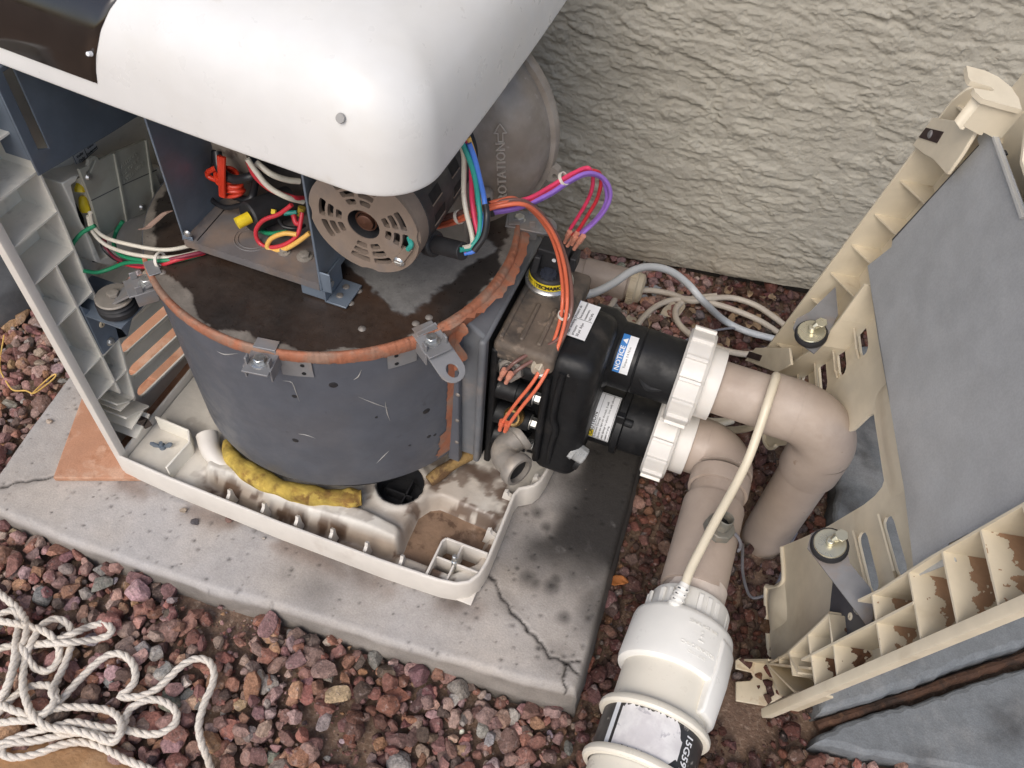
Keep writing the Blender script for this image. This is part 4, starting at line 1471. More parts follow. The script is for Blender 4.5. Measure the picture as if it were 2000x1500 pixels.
# ---- stickers with their print
F = planeF((0.5535, 0.2625, 0.2642), (0.03, 1, 0.0), (-1, 0.03, 0.0))
lb = sticker('notice_label', F, -0.031, 0.030, -0.0165, 0.0165, m_paper, HT, 0.0005)
sticker('blue_band', F, -0.031, 0.030, 0.0095, 0.0165, m_bluep, lb, 0.0003, base=0.0005)
text('NOTICE', 0.0072, lambda u, v, w: F(u - 0.015, v + 0.0130, w + 0.0009), m_wink, lb, bold=0.0001)
text('AVIS', 0.0072, lambda u, v, w: F(u + 0.0155, v + 0.0130, w + 0.0009), m_wink, lb, bold=0.0001)
for i, s in enumerate(['Max. working', 'pressure:', '50 psi  lb/po']):
    text(s, 0.0047, lambda u, v, w, i=i: F(u - 0.0285, v + 0.0062 - i * 0.0058, w + 0.0006), m_ink, lb, align='LEFT')
for i, s in enumerate(['Pression de', 'fonctionnement', 'maximum:', '343 kPa']):
    text(s, 0.0044, lambda u, v, w, i=i: F(u + 0.0012, v + 0.0062 - i * 0.0058, w + 0.0006), m_ink, lb, align='LEFT')
sticker('rule', F, -0.0005, 0.0, -0.0155, 0.009, m_ink, lb, 0.0002, base=0.0005)
# NOTICE on the upper tube: text climbs round the girth
up_ang = V3((0, -0.62, 0.78))
F2c = cylF(UA, (1, 0, 0), up_ang, 0.0446)
F2 = lambda u, v, w=0.0: F2c(0.6155 - v, -u, w)
lb = sticker('notice_label', F2, -0.026, 0.026, -0.0105, 0.0095, m_paper, HT, 0.0005, 16, 1)
sticker('blue_band', F2, -0.026, 0.026, 0.0005, 0.0095, m_bluep, lb, 0.0003, 16, 1, base=0.0005)
text('NOTICE', 0.0088, lambda u, v, w: F2(u - 0.007, v + 0.0048, w + 0.0009), m_wink, lb, bold=0.00015)
b = MB()
b.add([F2(0.0125, 0.0018, 0.0011), F2(0.0205, 0.0018, 0.0011), F2(0.0165, 0.0082, 0.0011)], [(0, 1, 2)])
b.build('triangle_mark', m_wink, lb)
text('Torque 3.4 N-m', 0.0042, lambda u, v, w: F2(u - 0.004, v - 0.0040, w + 0.0006), m_ink, lb)
# CAUTION on the lower tube
F3c = cylF(LA, (1, 0, 0), V3((0, -0.70, 0.71)), 0.0424)
F3 = lambda u, v, w=0.0: F3c(0.6095 - v, -u, w)
lb = sticker('caution_label', F3, -0.036, 0.036, -0.0165, 0.0145, m_paper, HT, 0.0005, 20, 1)
sticker('yellow_band', F3, -0.034, -0.021, 0.0065, 0.0135, m_yelp, lb, 0.0003, 6, 1, base=0.0005)
text('CAUTION', 0.0080, lambda u, v, w: F3(u - 0.013, v + 0.0100, w + 0.0010), m_ink, lb, bold=0.0001)
for i, s in enumerate(['To Prevent Damage', 'Do not use tape on threads. It will', 'cause damage to plastic. Use only silicone', 'sealant on plug.']):
    text(s, 0.0040, lambda u, v, w, i=i: F3(u - 0.033, v + 0.0035 - i * 0.0050, w + 0.0007), m_ink, lb, align='LEFT')
for q in [(-0.0345, 0.0345, 0.0132, 0.0137), (-0.0345, 0.0345, -0.0157, -0.0152), (-0.0345, 0.0345, 0.0060, 0.0064), (-0.0348, -0.0343, -0.0157, 0.0137), (0.0343, 0.0348, -0.0157, 0.0137)]:
    sticker('rule', F3, *q, m_ink, lb, 0.0002, 16 if q[1] - q[0] > 0.01 else 1, 1, base=0.0005)
# paint flecks
b = MB()
for a, c, y in [(1123, 703, 0.2), (1180, 700, 0.26), (1192, 722, 0.262)]:
    p = P(a, c, y=y)
b.lathe([(0, 0.0008), (0.0022, 0.0004), (0.003, 0)], (0.5895, 0.1985, 0.228), (0.1, -1, 0.0), 10)
b.build('paint_fleck', m_wink, HT)

# ---- pressure switch
SW = V3((0.4985, 0.304, 0.2705))
b = MB()
b.lathe([(0, -0.002), (0.029, -0.002), (0.0305, 0.0), (0.0305, 0.003), (0.028, 0.0052), (0.0255, 0.006)], SW, (0, 0, 1), 40)
psw = b.build('pressure_switch', m_zinc, HT)
b = MB()
b.lathe([(0, 0.0), (0.0262, 0.0), (0.0262, 0.0175), (0.0235, 0.0205), (0.0, 0.0205)], SW, (0, 0, 1), 40)
b.box((-0.0225, -0.004, 0.018), (0.0225, 0.0225, 0.050), lambda x, y, z: SW + V3((x * (1 - max(0, z - 0.02) * 5), y, z)))
b.box((-0.0225, -0.0165, 0.018), (-0.013, 0.0, 0.043), lambda x, y, z: SW + V3((x * (1 - max(0, z - 0.02) * 5), y * (1 - max(0, z - 0.02) * 12), z)))
b.box((0.0215, -0.002, 0.026), (0.030, 0.020, 0.047), lambda x, y, z: SW + V3((x, y, z)))
b.build('switch_body', m_rubber, psw, bevel=0.0028, seg=4)
b = MB()
prof = []
g = []
for k in range(48):
    rr = 0.0105 if (k // 2) % 2 else 0.0092
    g.append((rr * math.cos(k * math.pi / 24), rr * math.sin(k * math.pi / 24)))
kn = SW + V3((0.001, -0.0125, 0.0205))
b.prism(g, 0, 0.0045, lambda s, t, e: kn + V3((s, t, e)))
b.cyl(kn, (0, 0, 1), 0.0048, 0.0075, 20)
b.build('adjuster_wheel', mat('blue_black_plastic', (0.03, 0.035, 0.05), 0.45), psw)
b = MB()
b.box((-0.0145, -0.0172, 0.031), (-0.0085, -0.0150, 0.038), lambda x, y, z: SW + V3((x - 0.0035, y + 0.0095, z + 0.004)))
b.build('paint_square', m_paper, psw)
b = MB()
b.cyl(SW + V3((0.0035, -0.0042, 0.039)), (0, -1, 0), 0.0026, 0.0008, 14)
b.build('paint_dot', m_paper, psw)
F4c = cylF(SW, (0, 0, 1), (-0.12, -1, 0), 0.0263)
F4 = lambda u, v, w=0.0: F4c(v, u, w)
yl = sticker('yellow_label', F4, -0.0285, 0.0300, 0.0065, 0.0165, m_yelp, psw, 0.0004, 18, 1)
text('TECMARK', 0.0072, lambda u, v, w: F4(u + 0.0085, v + 0.0112, w + 0.0006), m_ink, yl, bold=0.0004, space=0.95)
text('MADE IN\nU.S.A.', 0.0028, lambda u, v, w: F4(u - 0.0185, v + 0.0115, w + 0.0006), m_ink, yl)
sticker('rule', F4, -0.0092, -0.0088, 0.0070, 0.0160, m_ink, yl, 0.0002, base=0.0004)
swt = [SW + V3((0.031, 0.016, 0.046)), SW + V3((0.033, 0.004, 0.045)), SW + V3((0.030, 0.019, 0.038)), SW + V3((0.033, 0.006, 0.037))]
swe = [P(1113, 452, y=0.32), P(1128, 455, y=0.318), P(1125, 462, y=0.315), P(1140, 460, y=0.312)]
swt = [P(1103, 474, y=0.322), P(1108, 481, y=0.318), P(1117, 478, y=0.315), P(1121, 487, y=0.312)]
for a, c in zip(swe, swt):
    spade(a, c, psw, r=0.0034)
b = MB()
b.cyl(P(1122, 558, z=0.255), (0.5, -0.2, -0.4), 0.0075, 0.012, 6)
b.build('bolt', m_frost, HT)

# ---- sheet metal tray above the drum
b = MB()
b.box((0.1165, 0.119, 0.345), (0.119, 0.34, 0.535))
b.box((0.1165, 0.119, 0.345), (0.130, 0.1208, 0.352))
tray = b.build('control_tray', m_blue, HT, bevel=0.0008)
b = MB()
b.box((0.119, 0.119, 0.3455), (0.289, 0.345, 0.3475))
b.box((0.119, 0.117, 0.337), (0.289, 0.1189, 0.3475))
b.build('tray_floor_plate', m_tray, tray)
b = MB()
b.box((0.289, 0.117, 0.338), (0.2915, 0.345, 0.535))
b.box((0.2915, 0.117, 0.338), (0.304, 0.1192, 0.366))
b.build('tray_side', m_blue, tray, bevel=0.0008)
b = MB()
b.box((0.119, 0.343, 0.345), (0.289, 0.345, 0.535))
b.build('tray_back', m_tray, tray)
b = MB()
b.box((0.2916, 0.119, 0.3185), (0.2936, 0.158, 0.352))
b.box((0.2936, 0.119, 0.3185), (0.318, 0.158, 0.3207))
b.box((0.262, 0.1215, 0.3185), (0.291, 0.1235, 0.345))
b.build('tray_foot', m_blue, tray, bevel=0.0006)
b = MB()
b.lathe([(0, 0.0026), (0.003, 0.002), (0.0045, 0)], (0.1255, 0.119, 0.3565), (0.2, -1, 0), 12)
b.build('screw', m_zinc, tray)
b = MB()
hexbolt(b, (0.2937, 0.130, 0.3385), (1, 0, 0), 0.0042, 0.004)
b.build('screw', m_zinc, tray)
b = MB()
b.lathe([(0, 0.0022), (0.003, 0.0018), (0.004, 0)], (0.2925, 0.1275, 0.352), (1, -0.2, 0), 12)
b.build('screw', m_zinc, tray)
for xy in [(0.303, 0.133), (0.303, 0.148)]:
    b = MB()
    b.lathe([(0, 0.0018), (0.0032, 0.0014), (0.0042, 0)], (xy[0], xy[1], 0.3207), (0, 0, 1), 12)
    b.build('rivet', m_rivet, tray)
p = P(595, 500, z=0.349)
b = MB()
hexbolt(b, (p.x, p.y, 0.3476), (0, 0, 1), 0.0062, 0.006)
b.build('bolt', m_galv, tray)
b = MB()
p2 = P(555, 490, z=0.349)
hexbolt(b, (p2.x, p2.y, 0.3476), (0, 0, 1), 0.005, 0.005)
b.build('bolt', m_galv, tray)
b = MB()
p = P(495, 465, z=0.348)
for rr in (0.017, 0.021):
    b.lathe([(rr - 0.0007, 0), (rr, 0.0012), (rr + 0.0007, 0)], (p.x, p.y, 0.3474), (0, 0, 1), 32)
b.build('knockout', m_tray, tray)
# floor seam
b = MB()
b.tube([P(385, 470, z=0.3478), P(440, 407, z=0.3478)], 0.0006, 6)
b.build('seam', m_dark, tray)
# black capacitor with its yellow tabs
c0, c1 = P(484, 425, z=0.372), P(566, 392, z=0.366)
b = MB()
b.lathe([(0, 0), (0.016, 0), (0.0178, 0.002), (0.0178, (c1 - c0).length), (0, (c1 - c0).length)], c0, c1 - c0, 28)
cap = b.build('capacitor', m_rubber, tray)
b = MB()
p = P(474, 431, z=0.375)
b.cyl(P(488, 424, z=0.376), p - P(488, 424, z=0.376), 0.0068, 0.016, 10)
b.cyl(P(536, 413, z=0.380), V3((0, -0.5, 0.3)), 0.0035, 0.003, 4)
b.build('yellow_tab', m_nut, cap)
for a, c in [(568, 395), (590, 405)]:
    p = P(a, c, z=0.372)
    b = MB()
    b.tube([p, p + V3((-0.002, -0.004, -0.010))], [0.0045, 0.0035], 10)
    b.build('yellow_boot', mat('amber_boot', (0.50, 0.36, 0.05), 0.4, trans=0.2), tray)
# terminal block in the dark behind
b = MB()
for i in range(3):
    p = V3((0.225 + 0.022 * i, 0.25, 0.39))
    b.box((-0.009, -0.012, -0.014), (0.009, 0.012, 0.014), lambda x, y, z, p=p: p + V3((x, y, z)))
b.build('terminal_block', mat('red_brown_block', (0.16, 0.035, 0.018), 0.5), tray)
b = MB()
for i in range(3):
    p = V3((0.225 + 0.022 * i, 0.238, 0.395))
    b.box((-0.004, -0.004, -0.018), (0.004, 0.0, 0.014), lambda x, y, z, p=p: p + V3((x, y - 0.001, z)))
b.build('terminal_blade', m_zinc, tray)

# ---- blower
BX, BZ = 0.345, 0.445
b = MB()
b.lathe([(0, 0.258), (0.055, 0.258), (0.074, 0.262), (0.100, 0.272), (0.112, 0.279), (0.124, 0.292), (0.1285, 0.304), (0.1295, 0.322), (0.135, 0.3225), (0.1365, 0.326), (0.1365, 0.334), (0.135, 0.3365), (0.130, 0.337), (0.124, 0.352), (0, 0.358)], (BX, 0, BZ), (0, 1, 0), 96)
for an in (-0.24, 0.9, 2.2, 3.3):
    c, s = math.cos(an), math.sin(an)
    o = V3((BX, 0.3235, BZ)) + V3((c, 0, s)) * 0.136
    b.prism([(-0.006, -0.012), (0.008, -0.008), (0.013, 0.0), (0.008, 0.008), (-0.006, 0.012)], 0, 0.011, lambda x, y, e, o=o, c=c, s=s: o + V3((c * x - s * y, e, s * x + c * y)), [[(0.006 + 0.003 * math.cos(t), 0.003 * math.sin(t)) for t in np.linspace(0, 6.283, 9)[:-1]]])
blower = b.build('blower', m_alu, HT, ang=35)
b = MB()
b.box((0.30, 0.270, 0.316), (0.40, 0.335, 0.36))
b.build('blower_outlet', m_alu, HT, bevel=0.004)
# cast lettering on the sloping face, reading upwards
fo = P(980, 328, y=0.2700)
fn = V3((0.36, -0.93, 0)).normalized()
fu = V3((-0.10, 0, 1)).normalized()
fv = fu.cross(fn) * -1
FB = lambda u, v, w=0.0: fo + fu * u + fv * v + fn * w
mat('cast_letter', (0.40, 0.37, 0.33), 0.55, metal=0.3, var=0.1)
text('ROTATION', 0.0142, lambda u, v, w: FB(u - 0.004, v, w + 0.0004), MATS['cast_letter'], blower, depth=0.0022, space=1.02)
b = MB()
ar = [(0.033, 0.0025), (0.043, 0.0025), (0.043, 0.0065), (0.054, 0.0), (0.043, -0.0065), (0.043, -0.0025), (0.033, -0.0025)]
for i in range(len(ar)):
    a, c = ar[i], ar[(i + 1) % len(ar)]
    b.tube([FB(*a, 0.001), FB(*c, 0.001)], 0.0008, 6)
b.build('cast_arrow', MATS['cast_letter'], blower)
b = MB()
p = P(950, 378, y=0.262)
b.lathe([(0, 0), (0.0085, 0), (0.0085, 0.012), (0.007, 0.0145), (0, 0.0145)], p, (0.25, -0.9, 0.15), 20)
b.build('casting_stud', m_alu, blower)

# ---- motor
MX, MZ, MR = 0.353, 0.456, 0.0590
holes = [[(0.0172 * math.cos(t), 0.0172 * math.sin(t)) for t in np.linspace(0, 2 * math.pi, 25)[:-1]]]
for gA in (0, 90, 180, 270):
    for col in (-1, 1):
        for r0, r1, s0, s1 in [(0.0235, 0.0298, 4.5, 28), (0.0325, 0.0388, 3.6, 29), (0.0415, 0.0482, 3.0, 30)]:
            a0, a1 = math.radians(gA + 8 + col * s0), math.radians(gA + 8 + col * s1)
            k = np.linspace(a0, a1, 7)
            pts = [(r1 * math.cos(t), r1 * math.sin(t)) for t in k] + [(r0 * math.cos(t), r0 * math.sin(t)) for t in k[::-1]]
            # soften the corners
            pts2 = []
            n = len(pts)
            for i in range(n):
                if i in (0, 6, 7, 13):
                    p0, p1, p2 = V3(pts[i - 1]), V3(pts[i]), V3(pts[(i + 1) % n])
                    pts2 += [tuple(p1 + (p0 - p1).normalized() * 0.0016), tuple(p1 + ((p0 - p1).normalized() + (p2 - p1).normalized()) * 0.00045), tuple(p1 + (p2 - p1).normalized() * 0.0016)]
                else:
                    pts2.append(pts[i])
            holes.append(pts2)
b = MB()
outer = [((MR - (0.0022 if k % 15 in (0, 1) else 0)) * math.cos(t), (MR - (0.0022 if k % 15 in (0, 1) else 0)) * math.sin(t)) for k, t in enumerate(np.linspace(0, 2 * math.pi, 61)[:-1])]
MF = lambda s, t, e: V3((MX + s, 0.115 + e, MZ + t))
b.prism(outer, 0, 0.0055, MF, holes)
b.lathe([(MR - 0.003, 0.117), (MR, 0.119), (MR + 0.0006, 0.122), (MR + 0.0006, 0.138), (MR - 0.003, 0.140)], (MX, 0, MZ), (0, 1, 0), 60)
motor = b.build('motor', m_motor, HT, bevel=0.0007, ang=30)
b = MB()
b.lathe([(0.0, 0.134), (MR - 0.004, 0.134), (MR + 0.0012, 0.136), (MR + 0.0012, 0.262), (0, 0.262)], (MX, 0, MZ), (0, 1, 0), 60)
b.build('motor_shell', m_motorb, motor)
b = MB()
b.lathe([(0.0205, 0.1195), (0.0190, 0.1165), (0.0170, 0.1160), (0.0160, 0.119), (0.0160, 0.133), (0.0, 0.133)], (MX, 0, MZ), (0, 1, 0), 32)
b.build('bearing_cup', m_rubber, motor)
b = MB()
b.lathe([(0, 0.1165), (0.0015, 0.1172), (0.0075, 0.1172), (0.0085, 0.118), (0.0085, 0.134)], (MX, 0, MZ), (0, 1, 0), 28)
b.lathe([(0.0098, 0.121), (0.0110, 0.120), (0.0118, 0.121)], (MX, 0, MZ), (0, 1, 0), 28)
b.build('shaft', m_copper, motor)
# vents cut in the shell
b = MB()
for an, y0, y1 in [(0.30, 0.150, 0.172), (0.30, 0.197, 0.216), (-0.10, 0.150, 0.174), (-0.10, 0.197, 0.220)]:
    b = MB()
    b.grid(lambda u, v: V3((MX + (MR + 0.0014) * math.cos(an + 0.20 * u), y0 + (y1 - y0) * v, MZ + (MR + 0.0014) * math.sin(an + 0.20 * u))), 3, 1)
    b.build('motor_vent', m_dark, motor)
b = MB()
for an, y0, y1 in [(0.29, 0.150, 0.172), (0.29, 0.197, 0.216), (-0.11, 0.150, 0.174), (-0.11, 0.197, 0.220)]:
    b.tube([V3((MX + (MR + 0.0014) * math.cos(an), y0, MZ + (MR + 0.0014) * math.sin(an))), V3((MX + (MR + 0.0014) * math.cos(an), y1, MZ + (MR + 0.0014) * math.sin(an)))], 0.0008, 6)
b.build('vent_edge', m_motor, motor)
p = P(780, 510, y=0.114)
b = MB()
b.lathe([(0, -0.0035), (0.004, -0.0035), (0.0058, -0.0015), (0.0058, 0.0)], (p.x, 0.114, p.z), (0, 1, 0), 20)
b.box((-0.0042, -0.0040, -0.0006), (0.0042, -0.0034, 0.0006), lambda x, y, z: V3((p.x + x, 0.114 + y, p.z + z)))
b.build('ground_screw', m_zinc, motor)
b = MB()
q = P(797, 487, y=0.112)
b.box((-0.0048, -0.0028, 0.0), (0.0048, -0.0008, (q - p).length), lambda x, y, z: V3((p.x, 0.115, p.z)) + V3(((q - p).x * z / (q - p).length + x, y, (q - p).z * z / (q - p).length)))
b.build('ground_tab', m_motor, motor, bevel=0.0006)
b = MB()
b.tube(spline([P(797, 487, y=0.112), P(803, 478, y=0.112), P(799, 464, y=0.118)], 6), 0.0026, 8)
b.build('ground_wire', wm('teal'), motor)
g0, g1 = P(840, 474, y=0.152), P(905, 491, y=0.138)
b = MB()
dr_ = (g1 - g0).normalized()
b.lathe([(0, 0), (0.0125, 0), (0.0138, 0.003), (0.0138, 0.011), (0.0115, 0.013), (0, 0.013)], g0 - dr_ * 0.004, dr_, 24)
b.tube([g0, g1], 0.0092, 20)
b.build('cable_sleeve', m_rubber, motor, bevel=0.0008)
tip = g1
for i, (c, pts) in enumerate([('white', [(902, 487), (922, 478), (921, 455), (911, 415), (906, 380), (906, 340), (906, 305), (900, 280)]), ('pinkred', [(900, 493), (927, 484), (934, 464), (927, 428), (922, 390), (921, 340), (920, 300), (910, 270)]),
                            ('teal', [(899, 488), (918, 484), (934, 462), (938, 428), (934, 390), (928, 350), (918, 315), (905, 284), (895, 265)]), ('yellow', [(901, 494), (924, 486), (939, 458), (943, 420), (939, 380), (933, 340), (925, 302), (914, 268)]),
                            ('blue', [(903, 498), (928, 488), (942, 458), (948, 420), (945, 385), (937, 350), (927, 310), (916, 280)]), ('black', [(926, 490), (945, 462), (951, 425), (948, 400)])]):
    q = []
    for k, (a, cc_) in enumerate(pts):
        y = 0.138 + 0.034 * min(1.0, k / 4) + 0.0035 * math.sin(i * 2.4)
        q.append(P(a, cc_, y=y))
    if c not in ('teal', 'black'):
        q[0] = tip + V3((0.0, 0.002 * math.sin(i * 2.2), 0.0045 * math.cos(i * 2.2)))
    b = MB()
    b.tube(spline(q, 8), 0.0026 if c != 'black' else 0.0034, 10)
    b.build('lead_wire', wm(c), motor, label=c.replace('pinkred', 'pink red') + ' motor lead wire')

# ---- fibreglass and rope gasket under the drum
b = MB()
ip = [P(442, 862, z=0.004), P(455, 895, z=0.004), P(500, 930, z=0.005), P(560, 957, z=0.004), P(620, 970, z=0.002), P(670, 974, z=0.0), P(706, 972, z=0.0)]
q = spline(ip, 8)
r = random.Random(8)
b.tube(q, lambda t: (0.005 + 0.0085 * min(1, t * 5) * (1 if t < 0.97 else 0.8)) * (1 + 0.12 * math.sin(t * 23) + 0.05 * math.sin(t * 51)), 14)
b.build('fibreglass', m_insul, HT)
b = MB()
ip = [P(838, 940, z=-0.003), P(868, 918, z=0.002), P(900, 896, z=0.006), P(925, 878, z=0.008)]
b.tube(spline(ip, 8), lambda t: 0.0085 + 0.003 * math.sin(t * 9) * 0.4 + 0.002 * t, 12)
b.build('fibreglass', m_insul2, HT)
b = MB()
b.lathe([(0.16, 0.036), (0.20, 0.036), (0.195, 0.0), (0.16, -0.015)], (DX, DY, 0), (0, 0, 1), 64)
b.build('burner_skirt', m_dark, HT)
b = MB()
cq = [P(405, 850, z=0.0), P(412, 880, z=-0.004), P(432, 905, z=-0.008), P(452, 918, z=-0.01)]
b.tube(spline(cq, 6), lambda t: 0.016 * (1 - 0.4 * t), 14)
b.build('moulded_hump', m_rim, HT)

# ================================================================== CASING SHELLS
def FL(s, t, e):
    return V3((e, s, t))


RO = V3((0.92281495, 0.00506098, -0.02715549))
RW = V3((-0.26479094, 0.95722086, 0.116679))
RU = V3((0.12303875, -0.08647169, 0.98862739))
RN = V3((-0.95642419, -0.27613561, 0.09487834))


def FR(s, t, e):
    return RO + RW * s + RU * t + RN * e


def RP(px, py, e=0.0):
    """(s,t) on the right hand panel seen at a pixel, at height e over its rib plane"""
    q = Pl(px, py, RN, RN.dot(RO) + e) - RO
    return (q.dot(RW), q.dot(RU))


def LP(px, py, e=0.0):
    q = P(px, py, x=e)
    return (q.y, q.z)


CROSS = [(0.116, 0.043), (0.167, 0.075), (0.257, 0.072), (0.324, 0.072), (0.378, 0.073), (0.432, 0.073), (0.485, 0.073), (0.535, 0.073), (0.585, 0.073)]


def mud_film(F, rb, s0, s1, t, dark):
    """dried mud caked on the upper face of a rib"""
    n_, k_ = 64, 46
    S, E = np.meshgrid(np.linspace(s0, s1, n_), np.linspace(-0.0445, -0.001, k_))
    q = fbm(S * 150, E * 110, t * 57, 4)
    d = sst(-0.014, -0.030, E + 0.016 * (fbm(S * 60, E * 30, t * 31, 3) - 0.5)) * sst(0.0, 0.006, S - s0 - 0.018 * sst(-0.02, -0.045, E)) * sst(-0.0455, -0.041, E + 0.004 * (q - 0.5))
    mk = (q + 0.40 * d) > 0.70
    b = MB()
    idx = {}
    for j in range(k_ - 1):
        for i in range(n_ - 1):
            if mk[j, i] and mk[j + 1, i] and mk[j, i + 1]:
                f_ = []
                for jj, ii in ((j, i), (j, i + 1), (j + 1, i + 1), (j + 1, i)):
                    if (jj, ii) not in idx:
                        idx[(jj, ii)] = len(b.v)
                        b.v.append(F(S[jj, ii], t, E[jj, ii]))
                    f_.append(idx[(jj, ii)])
                b.f.append(tuple(f_))
    if b.f:
        b.build('dried_mud', m_mudd if dark else m_mud, rb)


m_mud = mat('dried_mud', (0.34, 0.205, 0.12), 0.95, layers=[((0.40, 0.26, 0.16), 60, 0.5, 0.65, 0.6)], var=0.15, bump=0.0005, bs=200)
m_mudd = mat('dark_mud', (0.15, 0.075, 0.04), 0.95, layers=[((0.07, 0.03, 0.015), 60, 0.48, 0.62, 0.8)], var=0.15, bump=0.0005, bs=200)


def strip_ribs(F, body, mr, ml, top, bottom, mud=False):
    b = MB()
    b.prism([(-0.002, -0.001), (-0.0012, -0.013), (0.010, -0.030), (0.026, -0.0455), (0.030, -0.0455), (0.013, -0.029), (0.0085, -0.014), (0.0085, -0.006), (0.0070, -0.005), (0.0062, -0.0035), (0.0085, -0.0025), (0.0085, 0.0), (0.0, 0.0)], bottom, top, lambda s, e, t: F(s, t, e))
    b.build('outer_lip', ml, body, ang=28)
    for t, s1 in CROSS:
        if t < top:
            b = MB()
            b.prism([(0.0075, -0.002), (s1, 0.0), (s1, -0.045), (0.028, -0.045), (0.012, -0.029), (0.0078, -0.014)], t - 0.0012, t + 0.0012, lambda s, e, t_: F(s, t_, e))
            rb_ = b.build('rib', mr, body)
            if mud:
                mud_film(F, rb_, 0.012, s1 - 0.001, t + 0.0014, t < 0.2)
    for pl in [[(0.0425, 0.092), (0.0425, 0.324)], [(0.0585, 0.058), (0.066, 0.111), (0.075, 0.166)], [(0.072, 0.230), (0.070, 0.275), (0.0735, 0.36), (0.0735, top)]]:
        b = MB()
        b.wall(pl, -0.045, 0.0, 0.0024, F)
        b.build('rib', mr, body)
    for (s0, t0), (s1, t1) in [((0.0425, 0.116), (0.066, 0.113)), ((0.0425, 0.167), (0.075, 0.167)), ((0.030, 0.067), (0.0595, 0.062)), ((0.030, 0.081), (0.0585, 0.058))]:
        b = MB()
        b.wall([(s0, t0), (s1, t1)], -0.045, 0.0, 0.0024, F)
        b.build('rib', mr, body)


def louvre(F, body, m, s0, s1, t, tilt, e0=-0.045, e1=-0.026):
    b = MB()
    for s, q in ((s0, t), (s1, t + tilt * (s1 - s0))):
        for e, k in ((e0, 0.0), (e0 + 0.0125, 0.0175)):
            b.v += [F(s, q + k, e), F(s, q + k - 0.0028, e + 0.0008)]
    b.f += [(0, 2, 6, 4), (1, 5, 7, 3), (2, 3, 7, 6), (0, 4, 5, 1), (0, 1, 3, 2), (4, 6, 7, 5)]
    return b.build('louvre', m, body)


# ---- left casing, still in place
b = MB()
sl = []
LS = [(0.104, 0.30, 0.176, -0.10), (0.104, 0.28, 0.136, -0.12), (0.104, 0.265, 0.092, -0.14), (0.100, 0.26, 0.045, -0.15), (0.098, 0.25, 0.000, -0.14)]
for s0, s1, t, ti in LS:
    sl.append(slot(s0, s1, t, 0.021, ti))
q = [LP(*c, e=-0.045) for c in [(142, 362), (160, 345), (185, 455), (205, 540 - 40), (180, 470)]]
b.prism([(0.027, -0.047), (0.53, -0.047), (0.53, 0.55), (0.027, 0.55)], -0.048, -0.0452, FL, sl)
shell = b.build('side_casing', m_shell, HT, label='pale casing side still fitted at the left of the heater')
strip_ribs(FL, shell, m_shell, m_rim, 0.55, -0.045)
for s0, s1, t, ti in LS:
    louvre(FL, shell, m_shell, s0 + 0.004, s1, t - 0.0125, ti)
# lower tabs with the dark clip
for pl in [[(0.030, 0.052), (0.070, 0.030)], [(0.030, 0.026), (0.060, 0.034)], [(0.030, 0.003), (0.066, 0.016)]]:
    b = MB()
    b.wall(pl, -0.045, 0.004, 0.0028, FL)
    b.build('rib', m_shell, shell)
b = MB()
b.prism([LP(266, 822), LP(283, 815), LP(294, 829), LP(280, 836)], -0.010, 0.004, FL)
b.build('clip', m_clip, shell)
# step in the casing floor
b = MB()
b.box((0.076, 0.205, -0.0455), (0.53, 0.55, -0.037), FL)
b.build('upper_step', m_shell, shell, bevel=0.002)
# blue bracket carrying the isolator
b = MB()
b.prism([LP(155, 597), LP(222, 624), LP(232, 661), LP(201, 693)], -0.012, 0.001, FL)
brk = b.build('isolator_bracket', m_blue, shell, bevel=0.001)
b = MB()
q0, q1, q2, q3 = P(222, 624, x=0.001), P(264, 594, x=0.012), P(248, 657, x=0.001), P(232, 661, x=0.001)
dq = V3((0.0, 0.002, 0))
b.add([q0, q1, q2, q3, q0 + dq, q1 + dq, q2 + dq, q3 + dq], [(0, 1, 2, 3), (4, 7, 6, 5), (0, 4, 5, 1), (1, 5, 6, 2), (2, 6, 7, 3), (3, 7, 4, 0)])
zz = wp.z - 0.0215
b.box((-0.035, 0.046, zz - 0.002), (0.052, 0.105, zz))
b.build('bracket_gusset', m_blue, brk)
b = MB()
p = P(199, 633, x=0.0015)
b.lathe([(0.0018, 0.0), (0.0018, 0.0016), (0.0042, 0.0012), (0.0046, 0)], p, (1, 0, 0), 16)
b.build('rivet', m_capc, brk)
b = MB()
p = P(215, 667, x=0.0015)
hexbolt(b, p, (1, 0, 0), 0.004, 0.004)
b.build('screw', m_zinc, brk)
# blue plate with a long slot, under the lid
b = MB()
b.prism([(0.062, 0.437), (0.17, 0.421), (0.34, 0.40), (0.34, 0.552), (0.062, 0.552)], 0.010, 0.0125, FL, [[(0.0745, 0.462), (0.0865, 0.455), (0.0865, 0.546), (0.0745, 0.546)]])
b.box((0.062, 0.455, -0.02), (0.0645, 0.552, 0.010), FL)
b.build('slotted_plate', m_blue, shell, bevel=0.001)
# rating labels
b = MB()
lq = [P(137, 298, x=-0.036), P(150, 323, x=-0.036), P(190, 288, x=-0.036), P(178, 266, x=-0.036)]
lu, lw = (lq[2] - lq[1]), (lq[0] - lq[1])
LO = (lq[0] + lq[1] + lq[2] + lq[3]) / 4
LFn = planeF(LO, lu, lw)
LFf = lambda u, v, w=0.0: LFn(u, v, w + 0.0)
lb = sticker('voltage_label', LFf, -lu.length / 2, lu.length / 2, -lw.length / 2, lw.length / 2, m_paper, shell, 0.0012)
for k, rows_ in ((-1, ['120/240', 'Volts', 'Only']), (1, ['120/240', 'Volts', 'Seulement'])):
    for i, s in enumerate(rows_):
        text(s, 0.0050 if len(s) < 8 else 0.0042, lambda u, v, w, k=k, i=i: LFf(u + k * lu.length / 4, v + 0.0062 - i * 0.0062, w + 0.0014), m_ink, lb, bold=0.0001)
